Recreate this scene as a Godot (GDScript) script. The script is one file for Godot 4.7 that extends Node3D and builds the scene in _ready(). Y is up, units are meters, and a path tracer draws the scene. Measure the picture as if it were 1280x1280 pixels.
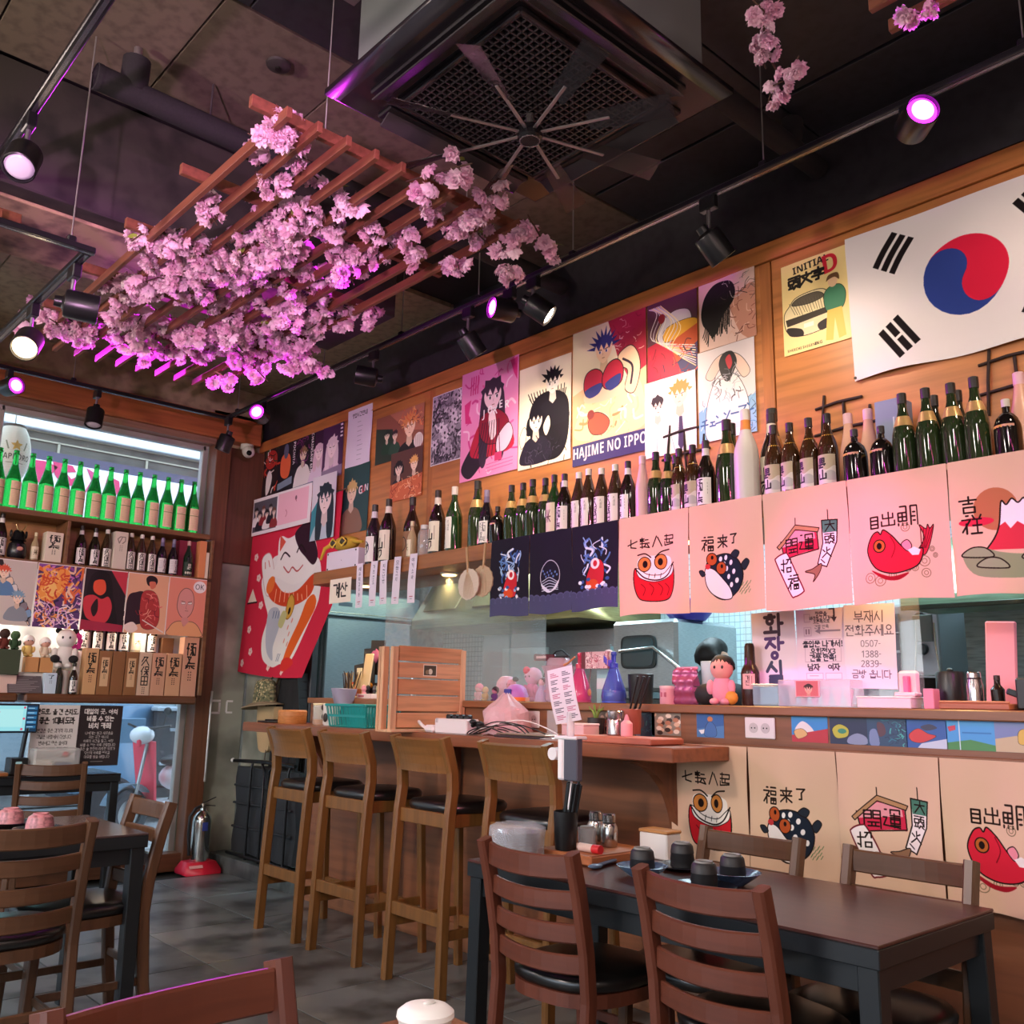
extends Node3D

# ---------------------------------------------------------------- naming and nodes
var used = {}
var mats = {}
var texs = {}
var rng = RandomNumberGenerator.new()

func numbered(s, parent = null):
	var k = s if parent == null else str(parent.get_instance_id()) + s
	if not used.has(k):
		used[k] = 0
		return s
	used[k] += 1
	return "%s_%03d" % [s, used[k]]

func tag(o, label, cat, group = ""):
	o.set_meta("label", label)
	o.set_meta("category", cat)
	if group != "":
		o.set_meta("group", group)
	return o

func thing(called, label, cat, at = Vector3.ZERO, turn = 0.0, group = ""):
	var o = Node3D.new()
	o.name = numbered(called)
	add_child(o, true)
	o.position = at
	o.rotation.y = turn
	return tag(o, label, cat, group)

func put(called, mesh, mat, parent = self, at = Vector3.ZERO, rot = Vector3.ZERO):
	var m = MeshInstance3D.new()
	m.name = numbered(called, null if parent == self else parent)
	m.mesh = mesh
	m.material_override = mat
	parent.add_child(m, true)
	m.position = at
	m.rotation = rot
	return m

func struct(called, mesh, mat, parent = self, at = Vector3.ZERO, rot = Vector3.ZERO):
	var m = put(called, mesh, mat, parent, at, rot)
	if parent == self:
		m.set_meta("kind", "structure")
	return m

func dup(o, at, turn = null, label = "", group = ""):
	var r = o.duplicate()
	var base = str(o.name)
	if base.length() > 4 and base[base.length() - 4] == "_" and base.right(3).is_valid_int():
		base = base.left(base.length() - 4)
	r.name = numbered(base)
	add_child(r, true)
	r.position = at
	if turn != null:
		r.rotation = Vector3(0, turn, 0)
	if label != "":
		r.set_meta("label", label)
	if group != "":
		r.set_meta("group", group)
	return r

# ---------------------------------------------------------------- geometry
class Geo:
	var st = SurfaceTool.new()
	var grp = 0
	func _init():
		st.begin(Mesh.PRIMITIVE_TRIANGLES)
	func v(p, g, uv = Vector2.ZERO):
		st.set_smooth_group(g)
		st.set_uv(uv)
		st.add_vertex(p)
	func trin(a, b, c, n, g = -1):
		if (b - a).cross(c - a).dot(n) > 0.0:
			v(a, g); v(c, g); v(b, g)
		else:
			v(a, g); v(b, g); v(c, g)
	func quadn(a, b, c, d, n, g = -1):
		trin(a, b, c, n, g)
		trin(a, c, d, n, g)
	# box with chamfered edges
	func box(c, s, bev = 0.0, bas = Basis.IDENTITY):
		var h = s * 0.5
		var b = minf(bev, minf(h.x, minf(h.y, h.z)) * 0.8)
		for a in 3:
			var a1 = (a + 1) % 3
			var a2 = (a + 2) % 3
			for sg in [-1.0, 1.0]:
				var q = []
				for k in [[-1, -1], [1, -1], [1, 1], [-1, 1]]:
					var p = Vector3.ZERO
					p[a] = sg * h[a]
					p[a1] = k[0] * (h[a1] - b)
					p[a2] = k[1] * (h[a2] - b)
					q.append(c + bas * p)
				var n = Vector3.ZERO
				n[a] = sg
				quadn(q[0], q[1], q[2], q[3], bas * n)
				if b > 0.0:
					for s1 in [-1.0, 1.0]:
						var e = []
						for t in [-1.0, 1.0]:
							var p1 = Vector3.ZERO
							p1[a] = sg * h[a]; p1[a1] = s1 * (h[a1] - b); p1[a2] = t * (h[a2] - b)
							var p2 = Vector3.ZERO
							p2[a] = sg * (h[a] - b); p2[a1] = s1 * h[a1]; p2[a2] = t * (h[a2] - b)
							e.append([c + bas * p1, c + bas * p2])
						var m = Vector3.ZERO
						m[a] = sg; m[a1] = s1
						quadn(e[0][0], e[0][1], e[1][1], e[1][0], bas * m)
		if b > 0.0:
			for x in [-1.0, 1.0]:
				for y in [-1.0, 1.0]:
					for z in [-1.0, 1.0]:
						trin(c + bas * Vector3(x * h.x, y * (h.y - b), z * (h.z - b)), c + bas * Vector3(x * (h.x - b), y * h.y, z * (h.z - b)), c + bas * Vector3(x * (h.x - b), y * (h.y - b), z * h.z), bas * Vector3(x, y, z))
		return self
	# box between two points, cross-section w (sideways) x t (up-ish)
	func bar(p, q, w, t, bev = 0.0, up = Vector3.UP):
		var d = (q - p)
		var z = d.normalized()
		if absf(z.dot(up)) > 0.99:
			up = Vector3.RIGHT
		var x = up.cross(z).normalized()
		return box((p + q) * 0.5, Vector3(w, t, d.length()), bev, Basis(x, z.cross(x), z))
	func lathe(prof, seg = 20, xf = Transform3D.IDENTITY):
		grp += 1
		var vlen = 0.0
		for i in prof.size() - 1:
			if i > 0 and absf((prof[i] - prof[i - 1]).angle_to(prof[i + 1] - prof[i])) > 0.6:
				grp += 1
			for j in seg:
				var t0 = TAU * j / seg
				var t1 = TAU * (j + 1) / seg
				var p = prof[i]
				var q = prof[i + 1]
				var A = xf * Vector3(p.x * cos(t0), p.y, p.x * sin(t0))
				var B = xf * Vector3(p.x * cos(t1), p.y, p.x * sin(t1))
				var C = xf * Vector3(q.x * cos(t1), q.y, q.x * sin(t1))
				var D = xf * Vector3(q.x * cos(t0), q.y, q.x * sin(t0))
				if p.x > 0.00001:
					v(A, grp); v(B, grp); v(C, grp)
				if q.x > 0.00001:
					v(A, grp); v(C, grp); v(D, grp)
		return self
	func ell(c, r, seg = 16, bas = Basis.IDENTITY):
		var pr = []
		var n = maxi(6, seg / 2)
		for i in n + 1:
			var a = -PI / 2 + PI * i / n
			pr.append(Vector2(maxf(cos(a), 0.0) if i > 0 and i < n else 0.0, sin(a)))
		return lathe(pr, seg, Transform3D(bas * Basis.from_scale(r), c))
	func cyl(c, r, h, seg = 20, bas = Basis.IDENTITY, r2 = -1.0, bev = 0.0):
		if r2 < 0:
			r2 = r
		var pr = [Vector2(0, -h / 2), Vector2(r, -h / 2), Vector2(r2, h / 2), Vector2(0, h / 2)]
		if bev > 0:
			pr = [Vector2(0, -h / 2), Vector2(r - bev, -h / 2), Vector2(r, -h / 2 + bev), Vector2(r2, h / 2 - bev), Vector2(r2 - bev, h / 2), Vector2(0, h / 2)]
		return lathe(pr, seg, Transform3D(bas, c))
	func tube(pts, r, seg = 8, r2 = -1.0):
		grp += 1
		var n = Vector3.ZERO
		var rings = []
		for i in pts.size():
			var t = (pts[mini(i + 1, pts.size() - 1)] - pts[maxi(i - 1, 0)]).normalized()
			if n == Vector3.ZERO:
				n = t.cross(Vector3.UP if absf(t.y) < 0.9 else Vector3.RIGHT).normalized()
			n = (n - t * n.dot(t)).normalized()
			var b = t.cross(n)
			var rr = r if r2 < 0 else lerpf(r, r2, float(i) / (pts.size() - 1))
			var ring = []
			for j in seg:
				var a = TAU * j / seg
				ring.append(pts[i] + (n * cos(a) + b * sin(a)) * rr)
			rings.append(ring)
			if i == 0 or i == pts.size() - 1:
				for j in range(1, seg - 1):
					trin(ring[0], ring[j], ring[j + 1], -t if i == 0 else t, -1)
		for i in pts.size() - 1:
			for j in seg:
				var k = (j + 1) % seg
				v(rings[i][j], grp); v(rings[i + 1][j], grp); v(rings[i + 1][k], grp)
				v(rings[i][j], grp); v(rings[i + 1][k], grp); v(rings[i][k], grp)
		return self
	# polygon in xy, extruded from z0 to z1
	func prism(poly, z0, z1, xf = Transform3D.IDENTITY):
		var idx = Geometry2D.triangulate_polygon(PackedVector2Array(poly))
		for k in range(0, idx.size(), 3):
			for z in [z0, z1]:
				var q = []
				for m in 3:
					var p = poly[idx[k + m]]
					q.append(xf * Vector3(p.x, p.y, z))
				trin(q[0], q[1], q[2], xf.basis * Vector3(0, 0, -1 if z == z0 else 1) * (1 if z1 > z0 else -1))
		var area = 0.0
		for i in poly.size():
			area += poly[i].cross(poly[(i + 1) % poly.size()])
		for i in poly.size():
			var a = poly[i]
			var b = poly[(i + 1) % poly.size()]
			var e = b - a
			var n = Vector3(e.y, -e.x, 0) * signf(area)
			quadn(xf * Vector3(a.x, a.y, z0), xf * Vector3(b.x, b.y, z0), xf * Vector3(b.x, b.y, z1), xf * Vector3(a.x, a.y, z1), xf.basis * n)
		return self
	# closed strip: rings of equal length joined, smooth; caps optional
	func loft(rings, cap = true):
		grp += 1
		var n = rings[0].size()
		var c = Vector3.ZERO
		for r in rings:
			for p in r:
				c += p
		for i in rings.size() - 1:
			var mid = Vector3.ZERO
			for p in rings[i]:
				mid += p / n
			for p in rings[i + 1]:
				mid += p / n
			mid *= 0.5
			for j in n:
				var k = (j + 1) % n
				var a = rings[i][j]; var b = rings[i][k]; var d = rings[i + 1][j]; var e = rings[i + 1][k]
				quadn(a, b, e, d, (a + b + d + e) * 0.25 - mid, grp)
		if cap:
			for s in [0, rings.size() - 1]:
				var m2 = Vector3.ZERO
				for p in rings[s]:
					m2 += p / n
				var o = Vector3.ZERO
				for p in rings[1 if s == 0 else rings.size() - 2]:
					o += p / n
				for j in n:
					trin(m2, rings[s][j], rings[s][(j + 1) % n], m2 - o, -1)
		return self
	# grid sheet with thickness; f(u, v) -> Vector3, v down; uv on both faces
	func sheet(nx, ny, th, f):
		grp += 2
		var P = []
		for j in ny + 1:
			var row = []
			for i in nx + 1:
				row.append(f.call(float(i) / nx, float(j) / ny))
			P.append(row)
		for j in ny:
			for i in nx:
				var u0 = float(i) / nx; var u1 = float(i + 1) / nx
				var v0 = float(j) / ny; var v1 = float(j + 1) / ny
				var a = P[j][i]; var b = P[j][i + 1]; var c = P[j + 1][i + 1]; var d = P[j + 1][i]
				v(a, grp, Vector2(u0, v0)); v(b, grp, Vector2(u1, v0)); v(c, grp, Vector2(u1, v1))
				v(a, grp, Vector2(u0, v0)); v(c, grp, Vector2(u1, v1)); v(d, grp, Vector2(u0, v1))
				var n = (b - a).cross(c - a).normalized()
				var o = n * th
				v(a + o, grp + 1, Vector2(u0, v0)); v(c + o, grp + 1, Vector2(u1, v1)); v(b + o, grp + 1, Vector2(u1, v0))
				v(a + o, grp + 1, Vector2(u0, v0)); v(d + o, grp + 1, Vector2(u0, v1)); v(c + o, grp + 1, Vector2(u1, v1))
				for e in [[a, b, j == 0], [b, c, i == nx - 1], [c, d, j == ny - 1], [d, a, i == 0]]:
					if e[2]:
						quadn(e[0], e[1], e[1] + o, e[0] + o, (e[0] + e[1] - a - c))
		return self
	# bar of rectangular section along a bent line; side = direction of its width
	func rail(pts, side, w, t, bev = 0.003):
		var rings = []
		for i in pts.size():
			var d = (pts[mini(i + 1, pts.size() - 1)] - pts[maxi(i - 1, 0)]).normalized()
			var x = (side - d * side.dot(d)).normalized()
			var y = d.cross(x)
			var r = []
			for q in [[w / 2, t / 2 - bev], [w / 2 - bev, t / 2], [-w / 2 + bev, t / 2], [-w / 2, t / 2 - bev], [-w / 2, -t / 2 + bev], [-w / 2 + bev, -t / 2], [w / 2 - bev, -t / 2], [w / 2, -t / 2 + bev]]:
				r.append(pts[i] + x * q[0] + y * q[1])
			rings.append(r)
		var n = rings.size()
		for i in n - 1:
			for j in 8:
				var k = (j + 1) % 8
				var a = rings[i][j]; var b = rings[i][k]; var c = rings[i + 1][k]; var e = rings[i + 1][j]
				quadn(a, b, c, e, (a + b + c + e) * 0.25 - (pts[i] + pts[i + 1]) * 0.5)
		for s in [0, n - 1]:
			for j in range(1, 7):
				trin(rings[s][0], rings[s][j], rings[s][j + 1], pts[s] - pts[1 if s == 0 else n - 2])
		return self
	func done():
		st.generate_normals()
		return st.commit()

func V(x, y, z):
	return Vector3(x, y, z)

func P2(s):
	var o = []
	for w in s.split(" ", false):
		var q = w.split(",")
		o.append(Vector2(q[0].to_float(), q[1].to_float()))
	return o

func boxm(s, bev = 0.003):
	return Geo.new().box(Vector3.ZERO, s, bev).done()

func sheetm(w, h, th = 0.0012, wob = 0.0, nx = 6, ny = 6, ph = 0.0):
	return Geo.new().sheet(nx, ny, th, func(u, t): return Vector3((u - 0.5) * w, (0.5 - t) * h, wob * (0.6 + sin(u * 7.0 + ph) * cos(t * 5.0 + ph * 2.0)))).done()

func arcm(r, y0, y1, a0, a1, seg = 10):
	var g = Geo.new()
	g.sheet(seg, 1, 0.0006, func(u, t): return Vector3(r * sin(lerpf(a0, a1, u)), lerpf(y1, y0, t), r * cos(lerpf(a0, a1, u))))
	return g.done()

func lathem(prof, seg = 20):
	return Geo.new().lathe(P2(prof) if prof is String else prof, seg).done()

# ---------------------------------------------------------------- materials
func C(h):
	return Color.html(h)

func mat(col, rough = 0.6, metal = 0.0, spec = 0.5):
	var k = "%s %s %s %s" % [col, rough, metal, spec]
	if mats.has(k):
		return mats[k]
	var m = StandardMaterial3D.new()
	m.albedo_color = C(col)
	m.roughness = rough
	m.metallic = metal
	m.metallic_specular = spec
	mats[k] = m
	return m

func glassm(col, alpha = 0.08):
	var k = "glass%s%s" % [col, alpha]
	if not mats.has(k):
		var m = StandardMaterial3D.new()
		m.albedo_color = Color(C(col), alpha)
		m.transparency = BaseMaterial3D.TRANSPARENCY_ALPHA
		m.roughness = 0.03
		mats[k] = m
	return mats[k]

func solidglass(col, scale = 0.05, rough = 0.02):
	var k = "solid%s%s" % [col, rough]
	if not mats.has(k):
		var m = StandardMaterial3D.new()
		m.albedo_color = Color(C(col), 0.0)
		m.refraction_enabled = true
		m.refraction_scale = scale
		m.roughness = rough
		mats[k] = m
	return mats[k]

func cloudy(col, alpha, rough = 0.35):
	var k = "cloudy%s%s%s" % [col, alpha, rough]
	if not mats.has(k):
		var m = StandardMaterial3D.new()
		m.albedo_color = Color(C(col), alpha)
		m.transparency = BaseMaterial3D.TRANSPARENCY_ALPHA
		m.roughness = rough
		mats[k] = m
	return mats[k]

func glow(col, e):
	var k = "glow%s%s" % [col, e]
	if not mats.has(k):
		var m = StandardMaterial3D.new()
		m.albedo_color = C(col)
		m.emission_enabled = true
		m.emission = C(col)
		m.emission_energy_multiplier = e
		mats[k] = m
	return mats[k]

func noise_tex(key, sd, freq, oct, lo, hi, size = 256):
	if texs.has(key):
		return texs[key]
	var n = FastNoiseLite.new()
	n.seed = sd
	n.frequency = freq
	n.fractal_octaves = oct
	var im = n.get_seamless_image(size, size)
	im.convert(Image.FORMAT_L8)
	var d = im.get_data()
	for i in d.size():
		d[i] = int(255.0 * clampf(lerpf(lo, hi, d[i] / 255.0), 0.0, 1.0))
	var o = Image.create_from_data(size, size, false, Image.FORMAT_L8, d)
	o.convert(Image.FORMAT_RGB8)
	texs[key] = ImageTexture.create_from_image(o)
	return texs[key]

func noisy(col, rough, key, sc, metal = 0.0, spec = 0.5, bump = 0.0, world = false):
	var k = "noisy%s%s%s%s%s%s%s" % [col, rough, key, sc, metal, bump, world]
	if mats.has(k):
		return mats[k]
	var m = StandardMaterial3D.new()
	m.albedo_color = C(col)
	m.roughness = rough
	m.metallic = metal
	m.metallic_specular = spec
	m.albedo_texture = texs[key]
	m.uv1_triplanar = true
	m.uv1_world_triplanar = world
	m.uv1_scale = sc if sc is Vector3 else Vector3(sc, sc, sc)
	if bump > 0.0:
		m.heightmap_enabled = true
		m.heightmap_texture = texs[key]
		m.heightmap_scale = bump
	mats[k] = m
	return m

# wood with its grain along axis a (0 x, 1 y, 2 z)
func wood(col, a = 1, rough = 0.45, s = 1.0, spec = 0.5):
	var sc = Vector3(4, 4, 4) * s
	sc[a] = 0.25 * s
	return noisy(col, rough, "grain", sc, 0.0, spec)

func texmat(t, rough = 0.6, spec = 0.4):
	var k = "tex%s%s" % [t.get_instance_id(), rough]
	if not mats.has(k):
		var m = StandardMaterial3D.new()
		m.albedo_texture = t
		m.roughness = rough
		m.metallic_specular = spec
		mats[k] = m
	return mats[k]

# ---------------------------------------------------------------- flat prints: a small drawing kit
class Pic:
	var im
	var s
	var W
	var H
	func _init(w, h, scale, bg):
		W = w; H = h; s = scale
		im = Image.create(int(w * s), int(h * s), false, Image.FORMAT_RGB8)
		im.fill(Color.html(bg))
	func poly(pts, col):
		var n = pts.size()
		var y0 = 1e9
		var y1 = -1e9
		for p in pts:
			y0 = minf(y0, p.y); y1 = maxf(y1, p.y)
		var r0 = maxi(0, int(floor(y0 * s)))
		var r1 = mini(im.get_height() - 1, int(ceil(y1 * s)))
		for r in range(r0, r1 + 1):
			var y = (r + 0.5) / s
			var xs = []
			for i in n:
				var a = pts[i]
				var b = pts[i + 1 if i + 1 < n else 0]
				if (a.y <= y) != (b.y <= y):
					xs.append(a.x + (y - a.y) * (b.x - a.x) / (b.y - a.y))
			xs.sort()
			for k in range(0, xs.size() - 1, 2):
				var xa = int(round(xs[k] * s))
				var xb = int(round(xs[k + 1] * s))
				if xb > xa:
					im.fill_rect(Rect2i(xa, r, xb - xa, 1), col)
	func path(str):
		var o = []
		var f = str.split_floats(" ", false)
		for i in range(0, f.size() - 1, 2):
			o.append(Vector2(f[i], f[i + 1]))
		return o
	func curve(p, closed, k = 6):
		var o = []
		var n = p.size()
		for i in (n if closed else n - 1):
			var a = p[(i - 1 + n) % n] if closed or i > 0 else p[0]
			var b = p[i]
			var c = p[(i + 1) % n]
			var d = p[(i + 2) % n] if closed or i < n - 2 else p[n - 1]
			for j in k:
				o.append(b.cubic_interpolate(c, a, d, float(j) / k))
		if not closed:
			o.append(p[n - 1])
		return o
	func fill(str, col):
		poly(path(str), Color.html(col))
	func blob(str, col, line = 0.0, lcol = "1a1614"):
		var c = curve(path(str), true)
		poly(c, Color.html(col))
		if line > 0:
			c.append(c[0])
			run(c, line, lcol)
	func seg(a, b, w, c):
		var d = (b - a)
		var t = d.angle() if d.length() > 0.0001 else 0.0
		var o = []
		for i in 6:
			var q = t + PI / 2 + PI * i / 5.0
			o.append(a + Vector2(cos(q), sin(q)) * w * 0.5)
		for i in 6:
			var q = t - PI / 2 + PI * i / 5.0
			o.append(b + Vector2(cos(q), sin(q)) * w * 0.5)
		poly(o, c)
	func run(p, w, col):
		var c = col if col is Color else Color.html(col)
		for i in p.size() - 1:
			seg(p[i], p[i + 1], w, c)
	func line(str, w, col, smooth = false):
		var p = path(str)
		run(curve(p, false) if smooth else p, w, col)
	func ell(x, y, rx, ry, col, rot = 0.0):
		var o = []
		for i in 28:
			var a = TAU * i / 28.0
			o.append(Vector2(x, y) + Vector2(cos(a) * rx, sin(a) * ry).rotated(rot))
		poly(o, Color.html(col))
	func ring(x, y, rx, ry, w, col):
		var o = []
		for i in 25:
			var a = TAU * i / 24.0
			o.append(Vector2(x + cos(a) * rx, y + sin(a) * ry))
		run(o, w, col)
	func rect(x, y, w, h, col):
		im.fill_rect(Rect2i(int(x * s), int(y * s), int(ceil(w * s)), int(ceil(h * s))), Color.html(col))
	func tex(w = 0):
		var k = im.duplicate()
		if w > 0:
			k.resize(w, int(round(float(w) * im.get_height() / im.get_width())), Image.INTERPOLATE_BILINEAR)
		else:
			k.resize(im.get_width() / 2, im.get_height() / 2, Image.INTERPOLATE_BILINEAR)
		return ImageTexture.create_from_image(k)

# brush strokes of characters on a 10 x 10 grid: points as digit pairs, strokes apart by blanks
const LEAD = ["009099", "004044 508088", "000999", "90000999", "40000949 90500959", "009094040999", "0009999000", "0009 9099 0595 0999", "0009 4049 0444 0949 5059 9099 5494 5999", "5009 4399", "2009 2349 7059 7399", "o", "0090 5209 4499", "0040 2209 2349 5090 7259 7399", "4060 0292 5309 4599", "009099 0594", "90000999 0494", "0090 2029 7079 0999", "4060 0292 c"]
const VOW = ["4049 4494", "2029 7079 2474", "4049 4393 4696", "2029 7079 2373 2676", "6069 1464", "5059 8089 1454", "6069 1363 1666", "5059 8089 1353 1656", "5059", "0797 5257", "", "", "", "0797 3237 6267", "0393 5359", "", "", "", "0393 3339 6369", "0595", "", "5059"]
const TAIL = ["", "009099", "", "", "000999", "", "", "90000999", "009094040999", "", "", "", "", "", "", "", "0009999000", "0009 9099 0595 0999", "", "5009 4399", "2009 2349 7059 7399", "o", "0090 5209 4499", "4060 0292 5309 4599", "009099 0594", "90000999 0494", "0090 2029 7079 0999", "4060 0292 c"]
const KANJI = {
	"七": "0592 3037 3788", "転": "0141 0232 1323 0343 0141 0545 2029 0848 5282 4595 6548 4899 7699", "八": "4009 5199", "起": "0141 2024 0444 2427 2747 0609 0998 5191 9194 9454 5457 5797",
	"福": "2030 0242 4208 2429 3545 5090 5292 9294 9454 5452 5696 9699 9959 5956 7679 5797", "来": "0292 5059 0595 2334 8374 4609 5699", "了": "1080 8053 5358 5838",
	"開": "0009 0040 4044 0444 0242 5090 9099 5054 5494 5292 2686 2888 4648 6668 ", "運": "4090 4042 9092 4393 4494 9497 9747 4744 4595 6269 4898 1020 0424 2408 0899", "大": "0393 5053 5309 5399",
	"頭": "0040 0242 4245 4505 0502 1617 3637 0848 5090 7052 5292 9297 5297 5797 5494 6749 7899", "火": "5055 5509 5599 1234 8263", "招": "2029 0343 0728 5090 9093 7053 5696 9699 9959 5956", "目": "2080 8089 8929 2920 2383 2686",
	"出": "5059 1114 1484 8184 0609 0999 9699", "鯛": "2010 1040 4043 0343 4347 4707 0703 0545 2327 0809 2829 4849 6069 6090 9099 7383 6585 7787 ", "吉": "0292 5054 2474 2686 8689 8929 2926", "祥": "2030 0242 4208 2429 5062 9082 5292 5595 4999 7279",
	"男": "2080 8084 8424 2420 2282 5054 0696 9687 6909 5609", "山": "5059 0409 0999 9499", "獺": "2004 1019 0424 4090 6069 4262 4265 4565 6549 6589 7090 7393 7779 9399", "祭": "4010 2045 4555 5595 5009 2575 0797 4749 2809 6899", "久": "3005 2070 7009 5399", "保": "3005 1519 5090 5053 5393 9390 7379 4595 7549 7599", "田": "1090 9099 9919 1910 5059 1595",
	"文": "5052 0292 2399 7209", "字": "5052 0293 0292 9293 2474 7456 5659 5939 0696", "月": "2080 8089 2029 2209 2383 2686", "桂": "2029 0444 2407 6066 4292 4595 4999 6669", "冠": "0191 0103 9193 1343 0545 2509 4548 4898 5595 8489",
	"チ": "8021 0595 5259", "ェ": "3585 5559 2999", "ン": "1133 0988", "ソ": "1133 8039", "ー": "0595", "マ": "0191 9156 4578", "ラ": "2080 0393 9329", "の": "5229 2904 0431 3191 9196 9669", "々": "3006 2080 8056 2747", "純": "2003 0343 3006 0646 2529 5292 7079 5265 9265", "米": "5059 0595 2034 8064 5509 5599",
}
func strokes(ch):
	var u = ch.unicode_at(0)
	var out = []
	if KANJI.has(ch):
		out.append([KANJI[ch], Rect2(0.05, 0.05, 0.9, 0.9)])
	elif u >= 0xAC00 and u < 0xD7A4:
		var k = u - 0xAC00
		var L = k / 588
		var vw = (k % 588) / 28
		var T = k % 28
		var hb = 0.56 if T > 0 else 1.0
		if T > 0:
			out.append([TAIL[T], Rect2(0.2, 0.68, 0.6, 0.27)])
		var mix = {9: [8, 0], 10: [8, 1], 11: [8, 20], 14: [13, 4], 15: [13, 5], 16: [13, 20], 19: [18, 20]}
		if vw in [8, 12]:
			out.append([LEAD[L], Rect2(0.2, 0.05, 0.6, 0.42 * hb)])
			out.append(["0797 5257" if vw == 8 else "0797 3237 6267", Rect2(0.05, 0.5 * hb + 0.02, 0.9, 0.42 * hb)])
		elif vw in [13, 17, 18]:
			out.append([LEAD[L], Rect2(0.2, 0.05, 0.6, 0.45 * hb)])
			out.append([{13: "0393 5359", 17: "0393 3339 6369", 18: "0595"}[vw], Rect2(0.05, 0.52 * hb + 0.02, 0.9, 0.42 * hb)])
		elif mix.has(vw):
			out.append([LEAD[L], Rect2(0.08, 0.05, 0.5, 0.42 * hb)])
			out.append([{8: "0797 5257", 13: "0393 5359", 18: "0595"}[mix[vw][0]], Rect2(0.04, 0.5 * hb + 0.03, 0.6, 0.38 * hb)])
			out.append([{0: "4049 4494", 1: "2029 7079 2474", 20: "5059", 4: "6069 1464", 5: "5059 8089 1454"}[mix[vw][1]], Rect2(0.62, 0.03, 0.34, 0.94 * hb)])
		else:
			out.append([LEAD[L], Rect2(0.06, 0.1 * hb, 0.48, 0.7 * hb)])
			out.append([{0: "4049 4494", 1: "2029 7079 2474", 2: "4049 4393 4696", 3: "2029 7079 2373 2676", 4: "6069 1464", 5: "5059 8089 1454", 6: "6069 1363 1666", 7: "5059 8089 1353 1656", 20: "5059"}[vw], Rect2(0.54, 0.02, 0.42, 0.96 * hb)])
	return out

func glyph(p, ch, x, y, sz, w, col, sx = 1.0):
	for part in strokes(ch):
		var R = part[1]
		for st in part[0].split(" ", false):
			if st == "o" or st == "c":
				var cy = R.position.y + R.size.y * (0.5 if st == "o" else 0.66)
				var rr = minf(R.size.x * sx, R.size.y) * (0.48 if st == "o" else 0.3)
				p.ring(x + (R.position.x + R.size.x * 0.5) * sz * sx, y + cy * sz, rr * sz * 1.1, rr * sz, w, col)
				continue
			var q = []
			for i in range(0, st.length() - 1, 2):
				q.append(Vector2(x + (R.position.x + R.size.x * st[i].to_int() / 9.0) * sz * sx, y + (R.position.y + R.size.y * st[i + 1].to_int() / 9.0) * sz))
			p.run(q, w, col)

var fonts = {}
func latin(p, str, x, y, sz, col, bold = true, center = false, squeeze = 1.0, rot = 0.0):
	var k = str + str(bold)
	if not fonts.has(k):
		var f = SystemFont.new()
		f.font_names = PackedStringArray(["Droid Sans"])
		f.font_weight = 700 if bold else 400
		var tm = TextMesh.new()
		tm.font = f
		tm.text = str
		tm.font_size = 64
		tm.pixel_size = 1.0 / 64.0
		tm.depth = 0.0
		tm.curve_step = 3.0
		tm.horizontal_alignment = HORIZONTAL_ALIGNMENT_LEFT
		tm.vertical_alignment = VERTICAL_ALIGNMENT_BOTTOM
		fonts[k] = [tm.get_mesh_arrays(), tm.get_aabb()]
	var arr = fonts[k][0]
	var bb = fonts[k][1]
	var vs = arr[Mesh.ARRAY_VERTEX]
	var ix = arr[Mesh.ARRAY_INDEX]
	var n = ix.size() if ix != null else vs.size()
	var c = Color.html(col)
	var off = bb.position.x + (bb.size.x * 0.5 if center else 0.0)
	for i in range(0, n - 2, 3):
		var t = []
		for m in 3:
			var q = vs[ix[i + m] if ix != null else i + m]
			t.append(Vector2(x, y) + Vector2((q.x - off) * sz * squeeze, -(q.y - bb.position.y) * sz).rotated(rot))
		p.poly(t, c)

# mixed text: CJK by strokes, the rest by font; x is the centre when mid
func words(p, str, x, y, sz, w, col, mid = false, sx = 0.95):
	var adv = []
	var tot = 0.0
	for ch in str:
		var u = ch.unicode_at(0)
		var a = sz * sx if u > 0x2fff else sz * (0.35 if ch in " .,!-" else 0.62)
		adv.append(a)
		tot += a
	var cx = x - (tot * 0.5 if mid else 0.0)
	for i in str.length():
		var ch = str[i]
		if ch.unicode_at(0) > 0x2fff:
			glyph(p, ch, cx, y, sz, w, col, sx)
		elif ch != " ":
			latin(p, ch, cx + adv[i] * 0.5, y + sz * (0.95 if ch != "-" else 0.6), sz * 1.15, col, w > sz * 0.1, true)
		cx += adv[i]

func column(p, str, x, y, sz, w, col, step = 1.05):
	for ch in str:
		if ch.unicode_at(0) > 0x2fff:
			glyph(p, ch, x - sz * 0.5, y, sz, w, col)
		y += sz * step

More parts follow.
